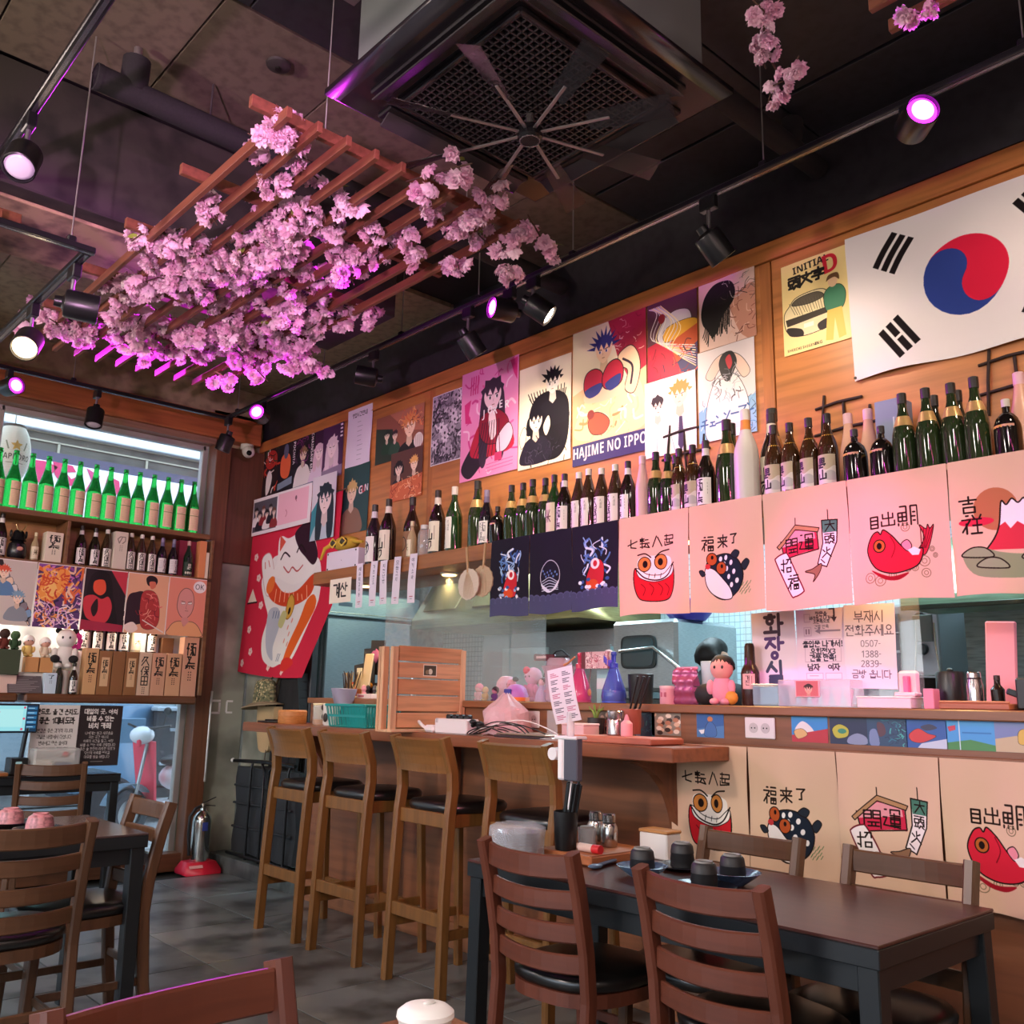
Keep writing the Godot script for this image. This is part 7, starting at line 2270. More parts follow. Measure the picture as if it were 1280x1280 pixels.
# ---------------------------------------------------------------- on the bar, y = 1.0495
func bar_things():
	rng.seed = 71
	var Y = 1.0495
	var t = thing("round_box", "round orange wooden box at the left end of the bar", "box", V(2.9, Y, -5.15))
	put("box", lathem("0,0 0.082,0 0.085,0.006 0.085,0.045 0.08,0.048 0,0.048", 24), noisy("c07a3c", 0.6, "grain", V(4, 20, 4)), t)
	put("lid", lathem("0.086,0.046 0.087,0.072 0.08,0.08 0,0.081", 24), noisy("c8824a", 0.6, "grain", V(4, 20, 4)), t)
	simple("bill_tray", "flat black bill tray at the very end of the bar", "tray", V(2.9, Y, -5.37), [["tray", Geo.new().box(V(0, 0.006, 0), V(0.16, 0.01, 0.14), 0.004).done(), mat("1e1c1f", 0.4)], ["pen", Geo.new().tube([V(-0.08, 0.017, 0.03), V(0.07, 0.016, 0.1)], 0.005, 8).done(), mat("161618", 0.3)]])
	simple("cream_cup", "cream paper cup behind the round orange box", "cup", V(3.06, Y, -5.1), [["cup", lathem("0,0 0.032,0 0.045,0.12 0.042,0.122 0.03,0.006 0,0.006", 20), mat("e6dcae", 0.6)], ["rim", lathem("0.044,0.117 0.047,0.12 0.044,0.123", 20), mat("efe8c8", 0.5)]])
	simple("glass_jar", "clear straight glass jar between the round box and the patterned cup", "jar", V(2.95, Y, -4.92), [["jar", lathem("0,0 0.038,0 0.04,0.004 0.04,0.11 0.037,0.112 0.036,0.008 0,0.008", 20), cloudy("d0d4d0", 0.3, 0.1)], ["wood_lid", lathem("0.037,0.0 0.037,0.03 0,0.03", 16), mat("c88a58", 0.6)]])
	simple("patterned_cup", "white cup with round black patches beside the teal basket", "cup", V(2.93, Y, -4.76), [["cup", lathem("0,0 0.04,0 0.046,0.01 0.05,0.12 0.047,0.122 0.042,0.01 0,0.01", 22), mat("dcd4cc", 0.5)], ["patch", Geo.new().ell(V(-0.046, 0.045, 0.012), V(0.006, 0.026, 0.022), 12).done(), mat("2a2420", 0.5)], ["patch", Geo.new().ell(V(-0.04, 0.1, -0.02), V(0.008, 0.02, 0.026), 12).done(), mat("3a2c28", 0.5)], ["patch", Geo.new().ell(V(-0.03, 0.05, -0.038), V(0.01, 0.016, 0.012), 12).done(), mat("2a2420", 0.5)]])
	simple("napkin_stand", "grey napkins fanned in a holder behind the patterned cup", "napkin holder", V(3.07, Y, -4.86), [["holder", Geo.new().box(V(0, 0.06, 0), V(0.07, 0.12, 0.12), 0.003).done(), mat("4a3028", 0.5)], ["napkins", Geo.new().loft([[V(-0.03, 0.11, -0.05), V(0.03, 0.11, -0.05), V(0.03, 0.11, 0.05), V(-0.03, 0.11, 0.05)], [V(-0.045, 0.215, -0.075), V(0.045, 0.215, -0.075), V(0.045, 0.21, 0.075), V(-0.045, 0.21, 0.075)]]).done(), mat("9c98ac", 0.8)]])
	# teal slotted basket
	t = thing("slotted_basket", "teal plastic slotted basket on the bar left of the wooden crate", "basket", V(2.93, Y, -4.43))
	var tm = mat("0f8a88", 0.35)
	put("floor", Geo.new().box(V(0, 0.004, 0), V(0.2, 0.008, 0.36), 0.003).done(), tm, t)
	var rim = []
	for q in [[-0.12, -0.2], [0.12, -0.2], [0.12, 0.2], [-0.12, 0.2], [-0.12, -0.2]]:
		rim.append(V(q[0], 0.118, q[1]))
	put("rim", Geo.new().bar(rim[0], rim[1], 0.012, 0.014, 0.003).bar(rim[1], rim[2], 0.012, 0.014, 0.003).bar(rim[2], rim[3], 0.012, 0.014, 0.003).bar(rim[3], rim[4], 0.012, 0.014, 0.003).done(), tm, t)
	for i in 25:
		var z = -0.18 + 0.015 * i
		for s in [-1, 1]:
			put("side_slat", Geo.new().bar(V(s * 0.1, 0.004, z), V(s * 0.118, 0.118, z * 1.09), 0.008, 0.003, 0.0).done(), tm, t)
	for i in 13:
		var x = -0.096 + 0.016 * i
		for s in [-1, 1]:
			put("end_slat", Geo.new().bar(V(x, 0.004, s * 0.18), V(x * 1.15, 0.118, s * 0.197), 0.008, 0.003, 0.0).done(), tm, t)
	for s in [-1, 1]:
		put("middle_band", Geo.new().bar(V(s * 0.109, 0.062, -0.19), V(s * 0.109, 0.062, 0.19), 0.005, 0.014, 0.001).done(), tm, t)
	# things of the ledge behind the basket
	t = thing("chopstick_holder", "reddish holder full of dark wooden chopsticks behind the teal basket", "holder", V(3.27, 1.2055, -5.1))
	put("holder", Geo.new().box(V(0, 0.03, 0), V(0.06, 0.06, 0.16), 0.004).done(), wood("8a4a30", 2), t)
	for i in 22:
		put("chopstick", Geo.new().tube([V(rng.randf_range(-0.015, 0.015), 0.05, -0.06 + i * 0.005), V(rng.randf_range(-0.03, 0.03), 0.15 + rng.randf() * 0.02, -0.11 + i * 0.0095)], 0.003, 5).done(), mat(["2a1c14", "4a3420", "b89a60"][i % 3], 0.5), t)
	t = thing("flower_ball", "orange and yellow artificial flowers behind the grey napkins", "flowers", V(3.4, 1.2055, -5.16))
	put("pot", lathem("0,0 0.05,0 0.055,0.05 0,0.052", 16), mat("b83a2c", 0.6), t)
	for i in 16:
		put("flower_head", Geo.new().ell(V(rng.randf_range(-0.05, 0.05), 0.06 + rng.randf() * 0.06, rng.randf_range(-0.1, 0.1)), V(0.022, 0.018, 0.022), 8).done(), mat(["e0862c", "e6a83c", "c84a2c", "f0d0a0"][i % 4], 0.7), t)
	t = thing("menu_stand", "black stand of dark cards and pictures in front of the blue fridge", "stand", V(3.4, 1.2055, -5.08), -PI / 2)
	for q in [[-0.12, 0.12, 0.12, 0.2, 0.1], [-0.04, 0.2, 0.13, 0.24, 0.02], [0.03, 0.26, 0.16, 0.22, -0.04], [0.14, 0.17, 0.18, 0.28, -0.02]]:
		put("dark_card", Geo.new().box(V(q[0], q[1], -0.02 + q[4] * 0.2), V(q[2], q[3], 0.006), 0.001, Basis(V(0, 0, 1), q[4])).done(), mat("1a1a1e", 0.35), t)
	put("picture", Geo.new().ell(V(0.01, 0.27, -0.02), V(0.05, 0.05, 0.01), 14).done(), mat("a85a84", 0.4), t)
	put("post", Geo.new().box(V(0.06, 0.05, -0.03), V(0.4, 0.1, 0.03), 0.003).done(), mat("1a1a1e", 0.4), t)
	simple("phone_stand", "beige rounded phone stand in front of the dark cards", "phone stand", V(3.32, 1.2055, -5.0), [["back", Geo.new().box(V(0, 0.14, 0), V(0.012, 0.28, 0.09), 0.006, Basis(V(0, 0, 1), -0.12)).done(), mat("c8b48c", 0.4)], ["foot", Geo.new().box(V(-0.02, 0.008, 0), V(0.1, 0.014, 0.1), 0.004).done(), mat("c8b48c", 0.4)], ["slip", Geo.new().box(V(-0.01, 0.1, -0.07), V(0.004, 0.18, 0.06), 0.001).done(), mat("dccfa8", 0.6)]])
	t = thing("figurine", "group of small dark and pink figurines left of the wooden crate", "figurine", V(3.3, 1.2055, -4.84))
	for i in 9:
		put("figure", lathem("0,0 0.02,0 0.016,0.03 0.01,0.045 0.016,0.056 0.014,0.075 0,0.085", 12), mat(["2a2c30", "d8929c", "4a4a4e", "a8b090", "c85a6a"][i % 5], 0.5), t, V(rng.randf_range(-0.04, 0.04), 0.0, -0.12 + i * 0.03), Vector3(rng.randf_range(-0.1, 0.1), 0, 0))
	simple("white_carton", "low white carton with red print behind the teal basket", "box", V(3.19, 1.2055, -4.78), [["carton", Geo.new().box(V(0, 0.014, 0), V(0.06, 0.028, 0.16), 0.002).done(), mat("e2d2cc", 0.6)], ["print", Geo.new().box(V(-0.0305, 0.014, -0.03), V(0.001, 0.01, 0.06)).done(), mat("c86a74", 0.6)]])
	# wooden crate standing upright across the bar
	t = thing("wooden_crate", "pale pine slatted crate standing upright on the bar", "crate", V(2.895, Y, -3.8))
	for i in 5:
		var w = put("slat", Geo.new().box(V(0.01, 0.055 + i * 0.081, 0.0), V(0.4, [0.07, 0.074, 0.074, 0.074, 0.074][i], 0.012), 0.002).done(), wood(["cf9468", "d39a6e", "c98c60", "d69e74", "cc9064"][i], 0, 0.6, 1.3), t)
	for q in [[-0.215, 0.0], [0.215, 0.0], [-0.235, -0.05]]:
		put("post", Geo.new().box(V(q[0], 0.205, q[1] - 0.002), V(0.034, 0.41, 0.024), 0.002).done(), wood("d8a880", 1, 0.6), t)
	put("rear_post", Geo.new().box(V(-0.222, 0.205, -0.085), V(0.05, 0.41, 0.02), 0.002).done(), wood("d2a078", 1, 0.6), t)
	put("foot_board", Geo.new().box(V(-0.02, 0.006, 0.02), V(0.5, 0.012, 0.11), 0.002).done(), wood("d8a880", 0, 0.6), t)
	var p = Pic.new(60, 40, 4, "e8d8c4")
	p.rect(3, 3, 54, 34, "4a4234")
	p.ell(32, 24, 9, 10, "d8d0bc")
	p.ell(18, 26, 8, 8, "8a7c60")
	put("stuck_photo", Geo.new().sheet(1, 1, 0.0006, func(u, v): return V(0.0 + (u - 0.5) * 0.085, 0.3 + (0.5 - v) * 0.058, 0.0072)).done(), texmat(p.tex(), 0.5), t)
	# power strip, cables, tissue roll, trays
	t = thing("power_strip", "white multi-socket power strip with black plugs before the crate", "power strip", V(2.84, Y, -3.5), -PI / 2)
	put("housing", Geo.new().box(V(0, 0.035, 0), V(0.24, 0.07, 0.08), 0.006).done(), mat("e2d8d8", 0.35), t)
	for i in 4:
		put("plug", Geo.new().box(V(-0.05 + i * 0.045, 0.078, 0.0), V(0.032, 0.024, 0.034), 0.006).done(), mat("1a181a", 0.4), t)
	put("switch", Geo.new().box(V(-0.1, 0.06, 0.041), V(0.014, 0.02, 0.004), 0.001).done(), mat("b8b0b0", 0.4), t)
	put("charger", Geo.new().box(V(-0.15, 0.02, 0.03), V(0.07, 0.035, 0.05), 0.01).done(), mat("e6dede", 0.35), t)
	put("cord", Geo.new().tube([V(-0.18, 0.02, 0.04), V(-0.22, 0.035, 0.04), V(-0.27, 0.05, 0.02)], 0.008, 8).done(), mat("e6dede", 0.4), t)
	t = thing("tissue_roll", "pink tissue roll wrapped in a knotted plastic bag on the bar", "tissue roll", V(3.0, Y, -3.33))
	put("roll", lathem("0,0.002 0.085,0.002 0.088,0.01 0.088,0.12 0.08,0.128 0,0.128", 24), mat("efb0b8", 0.8), t)
	put("plastic_bag", Geo.new().sheet(24, 8, 0.001, func(u, v):
		var a = u * TAU
		var r = 0.1 + 0.012 * sin(a * 5.0 + v * 6.0) + 0.03 * pow(v, 4.0)
		if v < 0.3:
			r = lerpf(0.014, 0.1, v / 0.3)
		return V(cos(a) * r, lerpf(0.19, 0.004, pow(v, 0.8)) + 0.006 * sin(a * 7.0), sin(a) * r)).done(), cloudy("f2ccd2", 0.45, 0.3), t)
	t = thing("cable_bundle", "tangle of thin black charging cables beside the power strip", "cables", V(2.87, Y, -3.27))
	for i in 7:
		var pts = []
		for k in 12:
			var f = k / 11.0
			pts.append(V(-0.03 + 0.05 * sin(i * 2.0 + f * 3.0) + 0.03 * f, 0.006 + 0.06 * sin(f * PI) * (0.4 + 0.12 * i), -0.1 + f * (0.2 + 0.05 * i) + 0.015 * sin(i * 5.0 + f * 9.0)))
		put("cable", Geo.new().tube(pts, 0.0028, 6).done(), mat("161416" if i < 6 else "e4dcdc", 0.4), t)
	for i in 6:
		put("loose_knot", Geo.new().ell(V(-0.03 + rng.randf_range(-0.02, 0.02), 0.05 + rng.randf_range(-0.02, 0.025), -0.09 + rng.randf_range(-0.03, 0.03)), V(0.016, 0.012, 0.018), 8).done(), mat("161416", 0.5), t)
	simple("flat_laptop", "closed thin laptop with a gold edge lying on the bar", "laptop", V(2.92, Y, -3.03), [["base", Geo.new().box(V(0, 0.005, 0), V(0.24, 0.009, 0.32), 0.003).done(), mat("3a3034", 0.4)], ["lid", Geo.new().box(V(0.004, 0.015, 0.004), V(0.235, 0.008, 0.31), 0.003).done(), mat("a8907c", 0.3, 0.5)]])
	simple("pale_box", "pale pink lidded box on the bar near its right end", "box", V(2.98, Y, -2.83), [["box", Geo.new().box(V(0, 0.03, 0), V(0.1, 0.06, 0.13), 0.003).done(), mat("e2b4b8", 0.5)], ["lid", Geo.new().box(V(0, 0.064, 0), V(0.104, 0.01, 0.134), 0.003).done(), mat("eec8c8", 0.45)]])
	simple("clear_holder", "clear acrylic holder in front of the pale pink box", "holder", V(2.84, Y, -2.86), [["back", Geo.new().box(V(0.0, 0.06, 0), V(0.004, 0.12, 0.06)).done(), glassm("f4f0f0", 0.12)], ["base", Geo.new().box(V(-0.01, 0.004, 0), V(0.06, 0.008, 0.07), 0.002).done(), cloudy("f0e8e8", 0.4, 0.1)]])
	t = thing("cactus_pot", "small green spiky plant in a dark pot behind the pale pink box", "plant", V(3.09, Y, -2.84))
	put("pot", lathem("0,0 0.032,0 0.038,0.09 0.034,0.092 0.03,0.08 0,0.08", 16), mat("2a2a2c", 0.5), t)
	for i in 11:
		var a = i * 0.9
		put("leaf", Geo.new().tube([V(0, 0.08, 0), V(cos(a) * 0.016, 0.12, sin(a) * 0.016), V(cos(a) * 0.034, 0.15 - 0.01 * (i % 3), sin(a) * 0.034)], 0.005, 6, 0.0015).done(), mat("7a9a48", 0.6), t)
	simple("serving_board", "long coral wooden serving board at the right end of the bar", "board", V(2.9, Y, -2.5), [["board", Geo.new().box(V(0, 0.014, 0), V(0.2, 0.026, 0.4), 0.004).done(), wood("c8745a", 2, 0.5)], ["end_trim", Geo.new().box(V(0, 0.014, 0.202), V(0.2, 0.02, 0.006), 0.002).done(), wood("b0644c", 0, 0.5)]])
	simple("steel_shaker", "fluted steel shaker with a screw lid on the coral board", "shaker", V(2.93, Y + 0.0275, -2.585), [["body", lathem("0,0 0.033,0 0.036,0.004 0.036,0.06 0.033,0.066 0,0.066", 24), mat("b8a8a6", 0.22, 1.0)], ["lid", lathem("0.034,0.066 0.035,0.07 0.035,0.094 0.031,0.098 0,0.098", 22), mat("c4b4b2", 0.2, 1.0)]])
	simple("pink_bottle", "small pink squeeze bottle beside the steel shaker", "bottle", V(2.9, Y + 0.0275, -2.5), [["bottle_body", lathem("0,0 0.022,0 0.024,0.004 0.024,0.05 0.012,0.062 0,0.062", 18), mat("efa8b4", 0.4)], ["nozzle", lathem("0.011,0.06 0.01,0.07 0.004,0.084 0,0.085", 12), mat("e894a4", 0.4)]])

# ---------------------------------------------------------------- on the tables, y = 0.711
func table_things():
	rng.seed = 81
	var Y = 0.7105
	simple("tray_board", "orange wooden tray holding cruets on the dark table", "tray", V(2.36, Y, -2.17), [["board", Geo.new().box(V(0, 0.015, 0), V(0.3, 0.028, 0.24), 0.004).done(), wood("b0683e", 0, 0.5)], ["groove", Geo.new().box(V(0, 0.0295, 0.112), V(0.29, 0.004, 0.01), 0.001).done(), wood("9a5832", 0, 0.5)]])
	var t = thing("wrapped_bowls", "stack of steel bowls wrapped in clear plastic on the dark table", "bowls", V(2.13, Y, -2.3))
	for i in 5:
		put("bowl", lathem("0.03,0 0.05,0.006 0.072,0.03 0.076,0.036 0.07,0.034 0.048,0.01 0,0.006", 24), mat("c4c6cc", 0.22, 0.9), t, V(0, 0.012 * i + 0.001, 0))
	put("plastic_wrap", Geo.new().sheet(28, 8, 0.0008, func(u, v):
		var a = u * TAU
		var r = lerpf(0.01, 0.088, minf(1.0, v * 3.0)) + 0.004 * sin(a * 9.0 + v * 5.0)
		return V(cos(a) * r, lerpf(0.108, 0.003, maxf(0.0, (v - 0.3) / 0.7)) + 0.006 * sin(a * 6.0 + v * 8.0) * v, sin(a) * r)).done(), cloudy("e2e2ea", 0.22, 0.28), t)
	t = thing("chopstick_cup", "tall black cup of black chopsticks on the dark table", "cup", V(2.25, Y + 0.0295, -2.2))
	put("cup", lathem("0,0 0.032,0 0.034,0.004 0.04,0.118 0.037,0.12 0.031,0.008 0,0.008", 24), mat("131416", 0.38), t)
	for i in 14:
		var a = rng.randf() * TAU
		put("chopstick", Geo.new().tube([V(cos(a) * 0.02, 0.01, sin(a) * 0.02), V(0.01 + cos(a) * 0.022 + rng.randf_range(-0.006, 0.006), 0.195 + rng.randf() * 0.02, 0.028 + sin(a) * 0.022)], 0.0035, 6, 0.0045).done(), mat("101113", 0.35), t)
	var steel = mat("b6b2ae", 0.2, 1.0)
	for k in 2:
		simple("steel_cruet", ["slim steel cruet on the tray, partly behind its twin", "slim steel cruet on the tray nearest the napkin box"][k], "cruet", V([2.43, 2.42][k], Y + 0.0295, [-2.235, -2.165][k]), [["body", lathem("0,0 0.026,0 0.028,0.004 0.028,0.062 0.022,0.074 0,0.074", 22), steel], ["neck_ring", lathem("0.022,0.074 0.022,0.078", 18), mat("1c1a1a", 0.4)], ["lid", lathem("0.022,0.078 0.022,0.1 0.019,0.104 0,0.104", 20), steel]])
	simple("ribbed_glass", "ribbed clear glass beside the black chopstick cup", "glass", V(2.35, Y + 0.0295, -2.2), [["glass", lathem("0,0 0.028,0 0.031,0.06 0.029,0.062 0.026,0.006 0,0.006", 20), cloudy("c8ccd0", 0.35, 0.1)], ["picks", lathem("0,0.008 0.02,0.008 0.022,0.066 0,0.066", 8), mat("9a9088", 0.6)]])
	simple("salt_tube", "small pale tube with a red cap lying on the tray", "tube", V(2.27, Y + 0.043, -2.105), [["tube", Geo.new().cyl(V(0, 0, -0.02), 0.013, 0.06, 16, Basis(V(1, 0, 0), PI / 2)).done(), mat("d8b8ac", 0.4)], ["red_cap", Geo.new().cyl(V(0, 0, 0.024), 0.014, 0.03, 16, Basis(V(1, 0, 0), PI / 2)).done(), mat("c8242c", 0.4)]])
	simple("napkin_box", "white napkin box with a wooden lid on the dark table", "napkin box", V(2.53, Y, -2.04), [["box", Geo.new().box(V(0, 0.04, 0), V(0.075, 0.08, 0.115), 0.004).done(), mat("dcd6d2", 0.5)], ["wooden_lid", Geo.new().box(V(0, 0.085, 0), V(0.079, 0.01, 0.12), 0.003).done(), wood("b8804a", 2, 0.5)]])
	# cups turned upside down on bowls and plates
	var cupm = noisy("1c1d20", 0.5, "fine", V(20, 90, 20))
	var q = [[2.207, -1.846, "0,0.004 0.03,0 0.06,0.02 0.075,0.034 0.072,0.035 0.055,0.022 0.03,0.01 0,0.01", "5a7a9c", "blue bowl", "shallow blue bowl under the upturned cup nearest the spoon"], [2.418, -1.864, "0,0 0.05,0 0.085,0.012 0.083,0.014 0.05,0.005 0,0.005", "2a2c34", "dark plate", "dark plate under the upturned cup before the napkin box"], [2.182, -1.61, "0,0 0.05,0 0.088,0.016 0.086,0.018 0.05,0.006 0,0.006", "23252b", "dark plate", "dark plate under the upturned cup nearest the front chair"], [2.325, -1.617, "0,0.004 0.03,0 0.062,0.022 0.08,0.036 0.077,0.037 0.055,0.024 0.03,0.01 0,0.01", "4a6488", "blue bowl", "blue-rimmed bowl under the rightmost upturned cup"]]
	for i in 4:
		var e = q[i]
		t = thing("bowl" if i % 3 == 0 else "plate", e[5], "bowl" if i % 3 == 0 else "plate", V(e[0], Y, e[1]))
		put("dish", lathem(e[2], 28), noisy(e[3], 0.25, "blot", 9.0), t)
		put("foot_ring", lathem("0.026,0 0.03,0 0.03,0.006", 20), mat("16171a", 0.5), t)
		t = thing("tea_cup", ["upturned black ribbed cup in the blue bowl nearest the spoon", "upturned black ribbed cup on the plate before the napkin box", "upturned black ribbed cup on the plate nearest the front chair", "upturned black ribbed cup in the rightmost bowl"][i], "cup", V(e[0], Y + (0.0105 if i % 3 == 0 else 0.0065), e[1]), 0.0, "upturned black cups")
		put("cup_wall", lathem("0.033,0 0.036,0.002 0.036,0.02 0.037,0.022 0.035,0.04 0.036,0.042 0.033,0.062 0.028,0.068 0,0.068", 24), cupm, t)
		put("foot_ring", lathem("0.024,0.067 0.024,0.073 0.021,0.073 0.019,0.069", 20), mat("8a8682", 0.6), t)
	simple("spoon_rest", "blue-grey ceramic spoon lying beside the bowls", "spoon", V(2.27, Y + 0.004, -2.02), [["handle", Geo.new().bar(V(-0.05, 0.004, -0.01), V(0.05, 0.008, -0.03), 0.016, 0.008, 0.003).done(), mat("44566e", 0.3)], ["bowl_part", Geo.new().ell(V(-0.07, 0.004, -0.004), V(0.028, 0.007, 0.018), 12).done(), mat("4e6480", 0.3)]])
	# clip stand with a menu sheet
	t = thing("clip_stand", "white clip stand holding a tilted menu sheet behind the chopsticks", "stand", V(2.42, Y, -2.345), -PI / 2)
	put("base", lathem("0,0 0.045,0 0.045,0.01 0.012,0.016 0,0.016", 20), mat("e2e2e2", 0.4), t)
	put("pole", Geo.new().tube([V(0, 0.01, 0), V(0, 0.26, 0)], 0.009, 10).done(), mat("e2e2e2", 0.4), t)
	put("clamp", Geo.new().box(V(-0.028, 0.3, 0), V(0.03, 0.145, 0.05), 0.006).box(V(0.0, 0.372, 0), V(0.11, 0.012, 0.06), 0.004).done(), mat("e6e6e6", 0.35), t)
	put("dark_panel", Geo.new().box(V(0.022, 0.3, 0.01), V(0.066, 0.145, 0.03), 0.004).done(), mat("4a4c58", 0.4), t)
	put("ring", Geo.new().cyl(V(-0.062, 0.315, 0.01), 0.022, 0.04, 18, Basis(V(1, 0, 0), PI / 2)).done(), mat("dcdcdc", 0.35), t)
	put("clear_stem", Geo.new().tube([V(0.0, 0.375, 0), V(0.0, 0.46, 0)], 0.014, 12).done(), cloudy("f0ecec", 0.4, 0.1), t)
	var p = Pic.new(60, 100, 4, "d8ccd2")
	for i in 2:
		for k in 7:
			for m in 3:
				p.rect(6 + i * 28, 8 + k * 13 + m * 3.2, 10 + (k * 7 + m * 5) % 12, 1.5, "b05a74" if (k + i) % 3 == 0 else "4a4450")
	put("menu_sheet", Geo.new().sheet(4, 6, 0.001, func(u, v): return V(-0.03 + (u - 0.5) * 0.125 + (v - 0.5) * 0.05, 0.52 + (0.5 - v) * 0.19 + (u - 0.5) * 0.02, 0.004 + 0.008 * sin(v * 3.0))).done(), texmat(p.tex(), 0.5), t)
	# pink cups on the left table, lidded cup at the bottom
	for k in 2:
		var x = [1.1, 1.06][k]
		var z = [-3.69, -3.91][k]
		simple("saucer", ["black saucer under the nearer pink cup", "black saucer under the farther pink cup"][k], "saucer", V(x, Y, z), [["dish", lathem("0,0 0.05,0 0.08,0.014 0.088,0.02 0.085,0.022 0.05,0.006 0,0.006", 26), mat("15161a", 0.25)], ["foot_ring", lathem("0.04,0 0.045,0 0.045,0.005", 20), mat("101014", 0.5)]])
		simple("tea_cup", ["upturned pink glazed cup nearest the table's front edge", "upturned pink glazed cup at the photo's left edge"][k], "cup", V(x, Y + 0.0065, z), [["cup_wall", lathem("0.044,0 0.047,0.004 0.046,0.03 0.04,0.052 0.028,0.06 0,0.06", 24), noisy("d08a90", 0.3, "blot", 14.0)], ["foot_ring", lathem("0.026,0.058 0.026,0.064 0.022,0.064 0.02,0.06", 18), mat("c07a80", 0.5)]])
	simple("lidded_cup", "white lidded cup at the bottom edge of the photo", "cup", V(0.83, Y, -1.07), [["cup", lathem("0,0 0.028,0 0.036,0.075 0,0.075", 22), mat("dedad4", 0.5)], ["lid", lathem("0.037,0.074 0.039,0.078 0.038,0.084 0.03,0.09 0.02,0.092 0,0.092", 22), mat("e6e4e0", 0.4)], ["lid_tab", Geo.new().ell(V(0.006, 0.093, 0), V(0.01, 0.003, 0.006), 10).done(), mat("cfccc6", 0.4)]])

# ---------------------------------------------------------------- fields of limbs, meshed as surface nets
func nets(bones, cell, k):
	var lo = Vector3(1e9, 1e9, 1e9)
	var hi = -lo
	for b in bones:
		for p in [[b[0], b[2]], [b[1], b[3]]]:
			lo = lo.min(p[0] - Vector3.ONE * (p[1] + 2.5 * cell))
			hi = hi.max(p[0] + Vector3.ONE * (p[1] + 2.5 * cell))
	var n = Vector3i(((hi - lo) / cell).ceil()) + Vector3i.ONE
	var val = PackedFloat32Array()
	val.resize(n.x * n.y * n.z)
	val.fill(1.0)
	for b in bones:
		var r = maxf(b[2], b[3]) + 3.0 * cell + k
		var bl = Vector3i(((b[0].min(b[1]) - Vector3.ONE * r - lo) / cell).floor()).clamp(Vector3i.ZERO, n - Vector3i.ONE)
		var bh = Vector3i(((b[0].max(b[1]) + Vector3.ONE * r - lo) / cell).ceil()).clamp(Vector3i.ZERO, n - Vector3i.ONE)
		var d = b[1] - b[0]
		var dd = maxf(d.dot(d), 1e-9)
		for z in range(bl.z, bh.z + 1):
			for y in range(bl.y, bh.y + 1):
				for x in range(bl.x, bh.x + 1):
					var p = lo + Vector3(x, y, z) * cell - b[0]
					var t = clampf(p.dot(d) / dd, 0.0, 1.0)
					var f = (p - d * t).length() - lerpf(b[2], b[3], t)
					var i = x + n.x * (y + n.y * z)
					var o = val[i]
					var h = maxf(k - absf(o - f), 0.0) / k
					val[i] = minf(o, f) - h * h * k * 0.25
	var vid = {}
	var vs = []
	var st = SurfaceTool.new()
	st.begin(Mesh.PRIMITIVE_TRIANGLES)
	var quads = []
	var step = [1, n.x, n.x * n.y]
	for z in range(1, n.z - 1):
		for y in range(1, n.y - 1):
			for x in range(1, n.x - 1):
				var i = x + n.x * (y + n.y * z)
				for a in 3:
					var j = i + step[a]
					if (val[i] < 0.0) != (val[j] < 0.0):
						var u = step[(a + 1) % 3]
						var w = step[(a + 2) % 3]
						quads.append([i, i - u, i - u - w, i - w, val[i] < 0.0])
	for q in quads:
		for c in 4:
			if vid.has(q[c]):
				continue
			var base = q[c]
			var s = Vector3.ZERO
			var m = 0
			var bp = Vector3(base % n.x, (base / n.x) % n.y, base / (n.x * n.y))
			for a in 3:
				for e in 4:
					var o2 = (e & 1) * step[(a + 1) % 3] + (e >> 1) * step[(a + 2) % 3]
					var v0 = val[base + o2]
					var v1 = val[base + o2 + step[a]]
					if (v0 < 0.0) != (v1 < 0.0):
						var pp = Vector3.ZERO
						pp[a] = v0 / (v0 - v1)
						pp[(a + 1) % 3] = e & 1
						pp[(a + 2) % 3] = e >> 1
						s += pp
						m += 1
			vid[base] = vs.size()
			vs.append(lo + (bp + s / maxi(m, 1)) * cell)
	for v in vs:
		st.set_smooth_group(0)
		st.add_vertex(v)
	for q in quads:
		var o = [0, 1, 2, 0, 2, 3] if not q[4] else [0, 2, 1, 0, 3, 2]
		for c in o:
			st.add_index(vid[q[c]])
	st.generate_normals()
	return st.commit()

